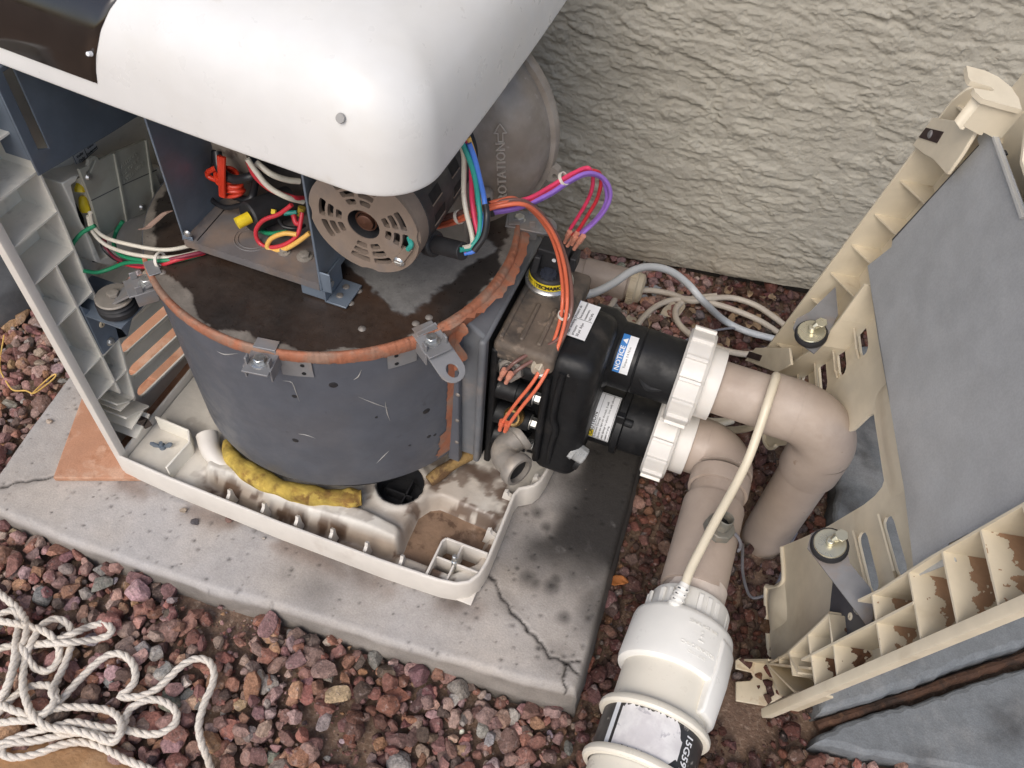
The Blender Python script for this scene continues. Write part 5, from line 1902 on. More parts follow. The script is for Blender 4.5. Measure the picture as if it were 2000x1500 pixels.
sticker('rule', LFf, -0.0003, 0.0003, -lw.length / 2, lw.length / 2, m_ink, lb, 0.0002, base=0.0012)
for q in [(-lu.length / 2, lu.length / 2, lw.length / 2 - 0.0006, lw.length / 2), (-lu.length / 2, lu.length / 2, -lw.length / 2, -lw.length / 2 + 0.0006), (-lu.length / 2, -lu.length / 2 + 0.0006, -lw.length / 2, lw.length / 2)]:
    sticker('rule', LFf, *q, m_ink, lb, 0.0002, base=0.0012)
# junction box
b = MB()
jb = [LP(*c, e=-0.006) for c in [(121, 358), (146, 344), (180, 338), (240, 315), (330, 330), (345, 420), (215, 520), (188, 512), (160, 440)]]
opn = [LP(*c, e=-0.006) for c in [(139, 362), (158, 346), (205, 440), (214, 500), (197, 508), (178, 462), (150, 420)]]
b.prism(jb, -0.045, -0.006, FL, [opn])
jbox = b.build('junction_box', m_shell, shell, bevel=0.003)
b = MB()
b.prism([LP(*c, e=-0.03) for c in [(130, 355), (160, 335), (230, 440), (225, 515), (190, 515)]], -0.044, -0.036, FL)
b.build('box_interior', m_dark, jbox)
b = MB()
cv = [LP(*c, e=0.0) for c in [(155, 331), (172, 324), (174, 312), (183, 305), (190, 306), (194, 313), (222, 299), (285, 272), (300, 330), (330, 398), (246, 432), (206, 462), (195, 452), (178, 392)]]
hl = [LP(*c, e=0.0) for c in [(183, 312), (187, 314), (177, 337), (172, 342), (167, 338), (174, 331)]]
b.prism(cv, -0.004, 0.0, FL, [hl])
b.build('box_cover', mat('aged_cover_plastic', (0.40, 0.40, 0.34), 0.5, layers=[((0.30, 0.27, 0.22), 18, 0.5, 0.7, 0.6)], var=0.06), jbox, bevel=0.0008)
b = MB()
for a, c in [((222, 299), (247, 431)), ((284, 273), (300, 392))]:
    b.wall([LP(*a), LP(*c)], -0.001, 0.0022, 0.0028, FL)
b.build('cover_rib', MATS['aged_cover_plastic'], jbox)
b = MB()
b.wall([LP(178, 392), LP(236, 363)], -0.0006, 0.0003, 0.0009, FL)
b.wall([LP(238, 362), LP(306, 332)], -0.0006, 0.0003, 0.0009, FL)
b.build('cover_groove', m_greyst, jbox)
for a, c in [(173, 346), (277, 404)]:
    b = MB()
    b.lathe([(0, 0.003), (0.003, 0.0025), (0.0045, 0)], P(a, c, x=0.0), (1, 0, 0), 14)
    b.build('screw', m_zinc, jbox)
p = P(255, 330, x=0.0005)
Fc = planeF(p, lu, lw)
for i, s in enumerate(['CAUTION:', 'USE ONLY', 'RATED WIRE']):
    text(s, 0.0075, lambda u, v, w, i=i: Fc(u, v + 0.011 - i * 0.009, w), MATS['aged_cover_plastic'], jbox, depth=0.0005)
for (a, c), (a2, c2) in [((157, 375), (156, 356)), ((168, 412), (160, 383))]:
    b = MB()
    p0, p1 = P(a, c, x=-0.014), P(a2, c2, x=-0.016)
    b.tube([p0, p0.lerp(p1, 0.3), p0.lerp(p1, 0.9), p1], [0.0062, 0.0066, 0.0042, 0.0025], 8)
    b.build('wire_nut', m_nut, jbox)
# rear corner casing glimpsed left of the drum
b = MB()
b.box((-0.045, 0.520, -0.047), (0.10, 0.535, 0.55))
b.build('rear_casing', m_shell, HT)

# ---- the other casing half, taken off and leaning on the right
PN = thing('casing_panel', tuple(FR(0.05, -0.10, 0)), 'cream ribbed casing panel with a large grey sheet, leaning at the right', 'casing panel')
cut = [(0.028, -0.04), (0.050, -0.085), (0.086, -0.094), (0.186, -0.091), (0.189, -0.082), (0.186, -0.064), (0.176, -0.052), (0.180, -0.034), (0.192, -0.028), (0.232, -0.027), (0.222, 0.03), (0.211, 0.104), (0.204, 0.19), (0.2045, 0.215), (0.2085, 0.232), (0.218, 0.242),
       (0.285, 0.246), (0.295, 0.243), (0.302, 0.236), (0.3045, 0.225), (0.304, 0.19), (0.345, 0.08), (0.388, -0.020), (0.392, -0.032), (0.400, -0.046), (0.42, -0.058), (0.45, -0.05), (0.50, -0.02), (0.50, 0.575), (0.028, 0.575)]
sl = []
RS = [(0.100, 0.173, 0.246, -0.19), (0.100, 0.175, 0.190, -0.17), (0.100, 0.175, 0.136, -0.15), (0.385, 0.450, 0.238, 0.04), (0.389, 0.452, 0.184, 0.05), (0.392, 0.455, 0.133, 0.05), (0.396, 0.452, 0.083, 0.05)]
for s0, s1, t, ti in RS:
    sl.append(slot(s0, s1, t, 0.0205, ti))
b = MB()
b.prism(cut, -0.0485, -0.0452, FR, sl)
pbody = b.build('panel_body', m_cream, PN)
strip_ribs(FR, pbody, m_cream, m_cream, 0.575, -0.028, True)
for s0, s1, t, ti in RS:
    louvre(FR, pbody, m_cream, s0 + 0.002, s1 - 0.002, t - 0.0115, ti, e1=-0.022)
# raised edge round the pipe cut-out and the bottom
b = MB()
b.tube(spline([FR(s, t, -0.044) for s, t in [(0.09, -0.093), (0.184, -0.090), (0.187, -0.075), (0.180, -0.055), (0.180, -0.036), (0.192, -0.028), (0.230, -0.027)]], 5), 0.0032, 8)
b.tube(spline([FR(s, t, -0.044) for s, t in [(0.388, -0.020), (0.391, -0.034), (0.400, -0.048), (0.42, -0.059), (0.45, -0.051), (0.49, -0.025)]], 5), 0.0032, 8)
b.build('bead', m_cream, pbody)
# slight swelling of the shell round the opening
b = MB()


def swell(u, v):
    s = 0.185 + 0.14 * u
    t = 0.225 + 0.075 * v
    k = math.exp(-((v - 0.5) / 0.3) ** 2) * (1 - (2 * u - 1) ** 6)
    return FR(s, t + 0.012, -0.0460 + 0.008 * k)


b.grid(swell, 24, 16)
b.build('swelling', m_cream, pbody)
# lower scoop of the bottom corner
b = MB()
b.grid(lambda u, v: FR(0.125 + 0.062 * u, -0.088 + 0.06 * v, -0.0458 + 0.009 * (math.sin(math.pi * u) * math.sin(math.pi * v)) ** 0.7), 14, 14)
b.build('swelling', m_cream, pbody)
# far edge lip, gussets and inner ledge
b = MB()
b.prism([(-0.010, 0.03), (-0.052, 0.03), (-0.052, 0.55), (-0.014, 0.55), (-0.004, 0.54), (0.001, 0.525), (0.001, 0.06)], 0.4975, 0.5005, lambda s, t, e: FR(e, t, s))
b.build('outer_lip', m_cream, pbody, bevel=0.001)
for t in (0.085, 0.140, 0.195, 0.250, 0.305, 0.360, 0.415, 0.47, 0.52):
    b = MB()
    d = 0.030 if t < 0.2 else 0.036
    b.prism([(0.498, -0.006), (0.498, -0.046), (0.498 - d - 0.012, -0.046), (0.498 - d, -0.036)], t - 0.0011, t + 0.0011, lambda s, t_, e: FR(s, e, t_))
    b.build('gusset', m_creamrib, pbody)
for pl in [[RP(1520, 728, -0.008), RP(1600, 672, -0.008), RP(1640, 622, -0.008), RP(1688, 555, -0.008)]]:
    b = MB()
    b.wall(pl, -0.046, -0.008, 0.0026, FR)
    b.build('rib', m_cream, pbody)
# clip tabs on the far edge
for poly, clip in [([(1781, 284), (1821, 229), (1907, 242), (1902, 262), (1877, 303), (1849, 341), (1823, 312), (1802, 301)], [(1808, 249), (1841, 257), (1828, 279), (1793, 268)]),
                   ([(1475, 679), (1541, 679), (1545, 712), (1517, 728), (1454, 704)], [(1463, 686), (1487, 694), (1482, 705), (1457, 697)])]:
    b = MB()
    b.prism([RP(*c, e=0.006) for c in poly], 0.002, 0.006, FR)
    tb = b.build('clip_tab', m_cream, pbody, bevel=0.0012)
    b = MB()
    b.prism([RP(*c, e=0.0075) for c in clip], 0.001, 0.0072, FR)
    b.build('clip', m_clip, tb)
b = MB()
p = FR(*RP(1816, 262, 0.0075), 0.0072)
b.lathe([(0, 0.001), (0.003, 0.0012), (0.0045, 0)], p, RN, 12)
b.build('screw', m_brkt, pbody)
# hooks at the top and the foot
def uprism(b, px, d0, th):
    pts = [Pl(a, c, RU, d0) for a, c in px]
    n = len(pts)
    tr = tessellate_polygon([[V3((p.dot(RW), p.dot(RN), 0)) for p in pts]])
    b.add(pts + [p - RU * th for p in pts], [tuple(t) for t in tr] + [tuple(i + n for i in t[::-1]) for t in tr] + [(i, (i + 1) % n, n + (i + 1) % n, n + i) for i in range(n)])


hk = [(1888, 128), (1925, 138), (1950, 150), (1975, 170), (1990, 192), (1996, 214), (1958, 204), (1920, 193), (1905, 180), (1902, 172), (1938, 178), (1942, 176), (1936, 170), (1896, 158), (1891, 150)]
b = MB()
HD = RU.dot(RO) + 0.588
uprism(b, hk, HD, 0.005)
hw = [Pl(a, c, RU, HD - 0.004) for a, c in [(1903, 184), (1921, 195), (1958, 206), (1995, 216)]]
for p0_, p1_ in zip(hw[:-1], hw[1:]):
    b.add([p0_, p1_, p1_ - RU * 0.034, p0_ - RU * 0.030, p0_ - RN * 0.003, p1_ - RN * 0.003, p1_ - RU * 0.034 - RN * 0.003, p0_ - RU * 0.030 - RN * 0.003], [(0, 1, 2, 3), (7, 6, 5, 4), (0, 3, 7, 4), (1, 5, 6, 2), (3, 2, 6, 7), (0, 4, 5, 1)])
b.build('hook', m_cream, pbody, bevel=0.002)
b = MB()
wl = [RP(1930, 240, 0.0), RP(1998, 214, 0.0)]
b.wall([RP(1998, 216, 0.0), (0.36, 0.574), (0.028, 0.574)], -0.046, -0.004, 0.003, FR)
b.build('top_wall', m_cream, pbody)
ft = [(1437, 1289), (1446, 1284), (1496, 1291), (1524, 1306), (1545, 1352), (1497, 1379), (1438, 1369), (1438, 1331), (1466, 1329), (1472, 1322), (1468, 1313), (1437, 1306)]
b = MB()
uprism(b, ft, RU.dot(RO) - 0.088, 0.004)
b.build('foot', m_creamrib, pbody, bevel=0.0012)
for pl in [[(1496, 1291), (1524, 1358)], [(1500, 1300), (1552, 1352)], [(1497, 1379), (1560, 1352)], [(1496, 1296), (1580, 1305)], [(1437, 1289), (1500, 1289)], [(1520, 1283), (1523, 1300)], [(1500, 1298), (1545, 1272), (1580, 1240), (1620, 1196)]]:
    b = MB()
    b.wall([RP(*c, e=-0.004) for c in pl], -0.046, -0.004, 0.0026, FR)
    b.build('rib', m_creamrib, pbody)
# isolators on their brackets
for k, (cx_, cy_, arm, e0) in enumerate([(1621, 1062, [(1577, 1070), (1584, 1042), (1610, 1030), (1655, 1075), (1660, 1100), (1700, 1148), (1706, 1168), (1703, 1234)], 0.0), (1585, 648, [(1549, 640), (1556, 622), (1580, 610), (1632, 560), (1637, 614), (1612, 668), (1590, 690), (1560, 668)], 0.0)]):
    s, t = RP(cx_, cy_, 0.018)
    o = FR(s, t, 0.018)
    ax = (RU * 0.93 + RN * 0.36).normalized()
    b = MB()
    d0 = ax.dot(o) - 0.012
    pts = [Pl(*c, ax, d0) for c in arm]
    n = len(pts)
    b.add(pts + [p - ax * 0.0025 for p in pts], [tuple(range(n)), tuple(range(2 * n - 1, n - 1, -1))] + [(i, (i + 1) % n, n + (i + 1) % n, n + i) for i in range(n)])
    br = b.build('isolator_bracket', m_brkt, PN)
    b = MB()
    b.lathe([(0, -0.0115), (0.0175, -0.0115), (0.0202, -0.007), (0.0202, -0.003), (0.0186, 0), (0, 0)], o, ax, 32)
    b.build('rubber_isolator', m_rubber, br)
    b = MB()
    b.lathe([(0, 0.0), (0.0166, 0.0), (0.0171, 0.001), (0.0162, 0.0022), (0, 0.0024)], o, ax, 36)
    b.build('washer', m_yzinc, br)
    b = MB()
    b.cyl(o + ax * 0.002, ax, 0.0046, 0.009, 16, ch=0.0008)
    dv = (RT[0], RT[1], RT[2])
    side = V3(dv) * 0.8 + V3(UP) * 0.35
    side = (side - ax * side.dot(ax)).normalized()
    b.tube([o + ax * 0.009 + side * 0.001, o + ax * 0.011 + side * 0.007], [0.003, 0.0055], 8)
    b.lathe([(0, 0), (0.0075, 0), (0.0075, 0.0016), (0, 0.0016)], o + ax * 0.0105 + side * 0.0125, ax, 6)
    b.build('thumb_bolt', m_yzinc, br, bevel=0.0004)
    if k == 0:
        b = MB()
        b.prism([RP(*c, e=-0.018) for c in [(1627, 1128), (1704, 1212), (1708, 1222), (1634, 1250), (1620, 1196)]], -0.020, -0.018, FR)
        b.build('bracket_gusset', mat('dark_bracket_steel', (0.075, 0.075, 0.085), 0.45, metal=0.2, var=0.1), br)
        for a, c in [(1632, 1219), (1676, 1190)]:
            b = MB()
            hexbolt(b, FR(*RP(a, c, -0.018), -0.018), RN, 0.004, 0.004)
            b.build('screw', m_zinc, br)
        b = MB()
        b.lathe([(0.0018, 0.0), (0.0018, 0.0014), (0.0040, 0.001), (0.0044, 0)], FR(*RP(1661, 1204, -0.018), -0.018), RN, 14)
        b.build('rivet', m_cream, br)
    else:
        pass
# grey sheet screwed into the panel
se = -0.010
edge = [RP(*c, e=se) for c in [(1694, 519), (1701, 566), (1716, 670), (1737, 782), (1765, 950), (1786, 1127), (1867, 1096), (1851, 1062), (2000, 989)]]
s_end = edge[-1][0]
top_ = [RP(*c, e=se) for c in [(2000, 404), (1938, 238), (1930, 236), (1908, 270), (1912, 284), (1743, 470), (1741, 482)]]
b = MB()
b.prism(edge + [(s_end - 0.006, 0.575), (top_[0][0] - 0.30, top_[0][1] + 0.022)] + top_, se - 0.0014, se, FR)
sheet = b.build('grey_sheet', m_sheet, PN, bevel=0.0004)
b = MB()
b.prism([RP(*c, e=se) for c in [(1933, 236), (1938, 238), (2005, 425), (2000, 428)]], se, se + 0.004, FR)
b.build('sheet_flange', MATS.get('sheet_edge') or mat('sheet_edge', (0.5, 0.5, 0.48), 0.5, var=0.05), sheet)
b = MB()
b.prism([RP(*c, e=se - 0.002) for c in [(1744, 482), (1743, 467), (1912, 283), (1916, 291)]], se - 0.03, se - 0.0016, FR)
b.build('sheet_fold', mat('dark_fold_steel', (0.05, 0.05, 0.055), 0.6), sheet)

# ================================================================== LID
LID = thing('heater_lid', (0.16, 0.31, 0.55), 'white domed heater lid lifted over the motor, smeared and overexposed', 'lid')
ol = []
x0, x1 = -0.13, 0.4435
yf = lambda x: 0.0405 + 0.0365 * (0.4435 - x) / 0.43 * 0.9 - 0.004 * math.sin(math.pi * (x + 0.13) / 0.57)
yb, rc = 0.585, 0.052
for k in range(40):
    x = (x0 + rc) + (x1 - rc - (x0 + rc)) * k / 39
    ol.append((x, yf(x)))
NF = len(ol)
cy_ = yf(x1 - rc) + rc + 0.0015
for k in range(1, 14):
    a = -math.pi / 2 + (math.pi / 2) * k / 14
    ol.append((x1 - rc + rc * math.cos(a), cy_ + rc * math.sin(a)))
for k in range(20):
    ol.append((x1 + 0.003 * math.sin(math.pi * k / 19), cy_ + (yb - rc - cy_) * k / 19))
for k in range(1, 10):
    a = (math.pi / 2) * k / 10
    ol.append((x1 - rc + rc * math.cos(a), yb - rc + rc * math.sin(a)))
for k in range(20):
    ol.append((x1 - rc + (x0 + rc - x1 + rc) * k / 19, yb))
for k in range(1, 10):
    a = math.pi / 2 + (math.pi / 2) * k / 10
    ol.append((x0 + rc + rc * math.cos(a), yb - rc + rc * math.sin(a)))
for k in range(20):
    ol.append((x0, yb - rc + (yf(x0 + rc) + rc - yb + rc) * k / 19))
for k in range(1, 10):
    a = math.pi + (math.pi / 2) * k / 10
    ol.append((x0 + rc + rc * math.cos(a), yf(x0 + rc) + rc + rc * math.sin(a)))
PRF = [(0.988, 0.5600), (0.994, 0.5585), (1.0, 0.5600), (1.001, 0.570), (1.000, 0.588), (0.996, 0.604), (0.984, 0.621), (0.960, 0.637), (0.915, 0.652), (0.84, 0.664), (0.70, 0.674), (0.5, 0.682), (0.25, 0.686), (0.02, 0.687)]
prf = [tuple(p) for p in spline([V3((a, z, 0)) for a, z in PRF], 4)]
LCX, LCY = 0.16, 0.31


def lidpt(x, y, f):
    return (LCX + (x - LCX) * f, LCY + (y - LCY) * f)


b = MB()
n = len(ol)
for f, z, _ in prf:
    b.v += [V3((*lidpt(x, y, f), z)) for x, y in ol]
for l in range(len(prf) - 1):
    for i in range(n):
        j = (i + 1) % n
        b.f.append((l * n + i, l * n + j, (l + 1) * n + j, (l + 1) * n + i))
b.f.append(tuple((len(prf) - 1) * n + i for i in range(n)))
# underside
m0 = len(b.v)
for f, z in [(0.985, 0.566), (0.975, 0.60), (0.93, 0.635), (0.7, 0.668), (0.02, 0.68)]:
    b.v += [V3((*lidpt(x, y, f), z)) for x, y in ol]
b.f += [(i, m0 + i, m0 + (i + 1) % n, (i + 1) % n) for i in range(n)]
for l in range(4):
    for i in range(n):
        j = (i + 1) % n
        b.f.append((m0 + l * n + i, m0 + (l + 1) * n + i, m0 + (l + 1) * n + j, m0 + l * n + j))
m_lid = mat('lid_white', (0.70, 0.695, 0.675), 0.38, layers=[((0.63, 0.60, 0.54), 5, 0.50, 0.8, 0.5), ((0.57, 0.53, 0.46), 30, 0.64, 0.78, 0.4), ((0.45, 0.43, 0.40), 110, 0.73, 0.77, 0.5)], var=0.02, spots=[(tuple(P(640, 352, y=0.055) - V3((0.16, 0.31, 0.55))), 0.022, (0.52, 0.46, 0.36), 0.6), (tuple(P(950, 90, z=0.66) - V3((0.16, 0.31, 0.55))), 0.03, (0.58, 0.55, 0.48), 0.4), (tuple(P(470, 90, z=0.67) - V3((0.16, 0.31, 0.55))), 0.05, (0.62, 0.58, 0.50), 0.35), (tuple(P(270, 165, z=0.60) - V3((0.16, 0.31, 0.55))), 0.01, (0.55, 0.52, 0.48), 0.4)])
b.build('lid_cover', m_lid, LID, ang=60)


def proj(p):
    d = np.array(p) - CC
    w = d @ FW
    return 1000 + CF * (d @ RT) / w, 750 - CF * (d @ UP) / w


m_win = mat('tinted_window', (0.012, 0.0085, 0.007), 0.12, layers=[((0.05, 0.033, 0.022), 7, 0.46, 0.7, 0.6), ((0.09, 0.075, 0.06), 90, 0.70, 0.78, 0.35)], var=0.2, coat=0.6)
b = MB()
rows_ = [q for q in prf if 0.576 <= q[1] <= 0.684 and q[0] > 0.45]
NW = 26
for f, z, _ in rows_:
    a, c = -0.13 + rc, 0.24
    for _k in range(40):
        mid = (a + c) / 2
        X_, Y_ = lidpt(mid, yf(mid), f)
        px_, py_ = proj((X_, Y_, z))
        xb = np.interp(py_, [-60, 0, 20, 60, 110, 140, 184, 230], [262, 229, 214, 197, 188, 188, 194, 205])
        if px_ > xb:
            c = mid
        else:
            a = mid
    off = V3((0, -0.0022 * min(1, (0.70 - z) / 0.12), 0.0018))
    b.v += [V3((*lidpt(x, yf(x), f), z)) + off * (0.25 if k == NW else 1) for k, x in enumerate([(x0 + rc * 0.5) + (a - x0 - rc * 0.5) * (1 - (1 - i / NW) ** 1.5) for i in range(NW + 1)])]
W_ = NW + 1
for l in range(len(rows_) - 1):
    for i in range(NW):
        b.f.append((l * W_ + i, l * W_ + i + 1, (l + 1) * W_ + i + 1, (l + 1) * W_ + i))
win = b.build('control_window', m_win, LID, ang=60, label='dark tinted curved window at the left end of the white lid')
b = MB()


def onlid(px, py):
    best = None
    for f, z, _ in rows_:
        x = LCX + (P(px, py, z=z).x - LCX) / f
        Y_ = LCY + (yf(x) - LCY) * f
        p = P(px, py, z=z)
        e = abs(p.y - Y_)
        if best is None or e < best[0]:
            best = (e, p)
    return best[1]


p = onlid(180, 104)
b.lathe([(0, 0.0025), (0.0018, 0.002), (0.0022, -0.002)], p + V3((0, -0.003, 0.001)), V3((0, -0.9, 0.4)), 12)
b.build('bezel_screw', m_paper, win)
p = onlid(664, 231)
b = MB()
b.lathe([(0, 0.0004), (0.0036, 0.0003), (0.0040, -0.001)], p, V3((0, -0.85, 0.52)), 18)
b.build('plug', mat('grey_plug', (0.30, 0.29, 0.275), 0.6), LID)

# ================================================================== PLUMBING
def union(root, o, x0, r=0.0635, w=0.034):
    b = MB()
    b.lathe([(0.046, x0), (r - 0.004, x0), (r, x0 + 0.003), (r, x0 + w - 0.004), (r - 0.003, x0 + w), (0.047, x0 + w + 0.001)], o, (1, 0, 0), 72)
    rg = b.build('union_ring', m_pvc, root, ang=30)
    for k in range(14):
        a = 2 * math.pi * (k + 0.3) / 14
        d, tdir = V3((0, math.cos(a), math.sin(a))), V3((0, -math.sin(a), math.cos(a)))
        b = MB()
        c = o + d * r + V3((x0, 0, 0))
        b.prism([(-0.0028, -0.001), (0.0028, -0.001), (0.0022, 0.0042), (-0.0022, 0.0042)], 0.003, w - 0.003, lambda s, t, e, c=c, d=d, tdir=tdir: c + tdir * s + d * t + V3((e, 0, 0)))
        b.build('grip_rib', m_pvc, rg, bevel=0.0006)
    return rg


# upper run: union, short pipe, elbow, pipe into the ground
UP_ = thing('inlet_pipe', (0.893, 0.308, GZ), 'taupe pipe from the upper white union, bending down through an elbow into gravel', 'pipe')
o = V3((0, 0.307, 0.176))
union(UP_, o, 0.685)
b = MB()
b.lathe([(0.047, 0.712), (0.0475, 0.735), (0.0470, 0.7385), (0.036, 0.739)], o, (1, 0, 0), 48)
b.build('union_tailpiece', m_pvc, UP_, ang=30)
b = MB()
b.cyl(V3((0.736, 0.307, 0.174)), (1, 0, 0), 0.0352, 0.12, 40)
b.build('pipe', m_pipe, UP_)
b = MB()
C0 = V3((0.893, 0.308, 0.174))
b.lathe([(0.0352, 0.0), (0.0395, 0.0), (0.0405, 0.003), (0.0405, 0.037), (0.0398, 0.0375)], V3((0.803, 0.308, 0.174)), (1, 0, 0), 44)
arc_tube(b, C0, (-1, 0, 0), (0, 0, -1), 0.055, 0.0402, 14, 44)
b.lathe([(0.0402, 0.0), (0.0402, 0.046), (0.0395, 0.049), (0.0352, 0.049)], V3((0.893, 0.308, 0.119)), (0, 0, -1), 44)
b.build('elbow', m_pipe, UP_, ang=50)
b = MB()
b.cyl(V3((0.893, 0.308, GZ - 0.03)), (0, 0, 1), 0.0352, 0.27, 44)
b.build('pipe', m_pipe, UP_)

# lower run: union, elbow, tee with hex nipple
LO_ = thing('outlet_pipe', (0.785, 0.14, GZ), 'taupe pipe from the lower white union, with a tee carrying a hex nipple', 'pipe')
o = V3((0, 0.290, 0.064))
union(LO_, o, 0.679, 0.0615)
b = MB()
b.lathe([(0.0455, 0.708), (0.046, 0.731), (0.0455, 0.734), (0.036, 0.735)], o, (1, 0, 0), 48)
b.build('union_tailpiece', m_pvc, LO_, ang=30)
C1 = V3((0.785, 0.290, 0.064))
b = MB()
b.lathe([(0.036, 0.0), (0.0395, 0.0), (0.0404, 0.002), (0.0404, 0.020), (0.0395, 0.0205)], V3((0.733, 0.290, 0.064)), (1, 0, 0), 44)
arc_tube(b, C1, (-1, 0, 0), (0, -1, 0), 0.034, 0.040, 12, 44)
b.lathe([(0.040, 0.0), (0.040, 0.020), (0.0393, 0.0225), (0.0355, 0.0225)], V3((0.785, 0.2485, 0.064)), (0, -1, 0), 44)
b.build('elbow', m_pipe, LO_, ang=50)
b = MB()
b.cyl(V3((0.785, 0.04, 0.064)), (0, 1, 0), 0.0352, 0.20, 40)
b.build('pipe', m_pipe, LO_)
b = MB()
b.lathe([(0.0355, 0.0), (0.0390, 0.0005), (0.0398, 0.004), (0.0398, 0.128), (0.0388, 0.1315), (0.0355, 0.132)], V3((0.785, 0.205, 0.064)), (0, -1, 0), 44)
hd = V3((0.10, 0.12, 1)).normalized()
hp = V3((0.788, 0.140, 0.064))
b.cyl(hp, hd, 0.019, 0.043, 28, r2=0.016)
b.build('tee', m_pipe, LO_, ang=50)
b = MB()
b.lathe([(0, 0.040), (0.0195, 0.040), (0.0195, 0.050), (0.018, 0.0515), (0.011, 0.0515)], hp, hd, 8)
b.lathe([(0.0085, 0.050), (0.0105, 0.050), (0.0105, 0.068), (0.0090, 0.069), (0.0085, 0.055)], hp, hd, 24)
b.build('hex_nipple', mat('grey_nipple', (0.19, 0.185, 0.16), 0.55, metal=0.2, layers=[((0.30, 0.25, 0.19), 50, 0.5, 0.65, 0.5)]), LO_, bevel=0.0006)
b = MB()
b.cyl(hp + hd * 0.055, hd, 0.0086, 0.0005, 18)
b.build('nipple_bore', m_dark, LO_)
# chlorinator cell screwed on to it
CE = thing('salt_cell', (0.783, -0.05, GZ), 'white cylindrical chlorinator cell with a peeling white label, nearest pipe at the bottom', 'chlorinator cell')
A0 = V3((0.785, 0, 0.064))
NYv = (-0.045, -1, 0)


def cl(prof, m, name, n=64, **k):
    b = MB()
    b.lathe([(r, -y) for r, y in prof], A0, NYv, n, **k)
    return b.build(name, m, CE, ang=35)


cl([(0.034, 0.085), (0.0375, 0.084), (0.0380, 0.04), (0.034, 0.02)], mat('dusty_white_pvc', (0.62, 0.545, 0.48), 0.55, layers=[((0.50, 0.40, 0.33), 30, 0.45, 0.7, 0.5)]), 'adapter')
cl([(0.038, 0.058), (0.0455, 0.057), (0.0475, 0.053), (0.0480, 0.000), (0.044, -0.004)], m_cell, 'locking_collar')
for k in range(26):
    a = 2 * math.pi * k / 26
    if k % 4 == 3:
        continue
    d, td = V3((math.cos(a), 0, math.sin(a))), V3((-math.sin(a), 0, math.cos(a)))
    b = MB()
    c = A0 + d * 0.0475
    b.prism([(-0.0036, -0.001), (0.0036, -0.001), (0.0028, 0.0024), (-0.0028, 0.0024)], -0.050, 0.004, lambda s, t, e, c=c, d=d, td=td: c + td * s + d * t + V3((0, -e, 0)))
    b.build('grip_rib', m_cell, CE, bevel=0.0006)
cl([(0.046, 0.026), (0.0555, 0.0255), (0.0590, 0.022), (0.0600, 0.017), (0.0612, -0.034), (0.0600, -0.040), (0.0555, -0.0425), (0.051, -0.0425)], m_cell, 'sensor_housing')
b = MB()
pr = [(0.050, 0.0), (0.0605, 0.0), (0.0640, 0.008), (0.0645, 0.040), (0.0615, 0.086), (0.0585, 0.091), (0.050, 0.091)]
b.lathe(pr, A0 + V3((0, 0.012, 0)), NYv, 18, x=(1, 0, 0.25), a0=-0.45, a1=0.62, close=True)
cp = len(pr)
b.f.append(tuple(range(cp)))
b.f.append(tuple(18 * cp + i for i in range(cp))[::-1])
b.build('housing_skirt', m_cell, CE, bevel=0.003, seg=3)
cl([(0.050, -0.03), (0.0525, -0.031), (0.0520, -0.105), (0.050, -0.105)], m_cellc, 'cell_tube')
for y in (-0.096, -0.152):
    cl([(0.052, y + 0.006), (0.0605, y + 0.005), (0.0625, y + 0.002), (0.0625, y - 0.002), (0.0605, y - 0.0045), (0.055, y - 0.005)], m_cellc, 'flange')
cl([(0.0525, -0.09), (0.0560, -0.0935), (0.0560, -0.1475), (0.0525, -0.151)], mat('black_band_print', (0.035, 0.032, 0.03), 0.4, layers=[((0.40, 0.37, 0.33), 70, 0.62, 0.68, 0.6)], var=0.2), 'printed_band')
cl([(0.050, -0.150), (0.0535, -0.155), (0.0530, -0.62), (0.0, -0.62)], m_cellc, 'cell_tube')
# worn white label patch on the band, with torn edges
F6c = cylF(A0, NYv, (-0.25, 0, 1), 0.0561)
F6 = lambda u, v, w=0.0: F6c(u, v, w)
r = random.Random(4)
b = MB()
N = 40
up, dn = [], []
for k in range(N + 1):
    v = 0.030 - 0.072 * k / N          # girth, right side is negative
    e0, e1 = 0.0995 + r.uniform(0, 0.004), 0.1485 - r.uniform(0, 0.004)
    if k < 2:
        e0 += 0.004
    if k > N - 6:
        e0 += 0.003 * (k - N + 6)
        e1 -= 0.0015 * (k - N + 6)
    up.append((e0, -v))
    dn.append((e1, -v))
vs_ = []
for w in (0.0004,):
    for j in range(9):
        for k in range(N + 1):
            u = up[k][0] + (dn[k][0] - up[k][0]) * j / 8
            vs_.append(F6(u, up[k][1] * -1, w + 0.0003 * r.random()))
fs_ = [(j * (N + 1) + k, j * (N + 1) + k + 1, (j + 1) * (N + 1) + k + 1, (j + 1) * (N + 1) + k) for j in range(8) for k in range(N)]
b.add(vs_, fs_)
b.build('worn_label', mat('worn_label', (0.66, 0.63, 0.62), 0.6, layers=[((0.80, 0.78, 0.75), 30, 0.45, 0.6, 0.7), ((0.40, 0.38, 0.40), 48, 0.62, 0.67, 0.7)], var=0.06, vs=60, bump=0.0006, bs=70), CE)
sticker('label_strip', F6, 0.099, 0.149, 0.0345, 0.0405, m_paper, CE, 0.0004, 1, 3)
text('15G591', 0.0125, lambda u, v, w: F6(0.126 + u, -0.0500 - v, w + 0.0006), m_wink, CE, bold=0.0002)
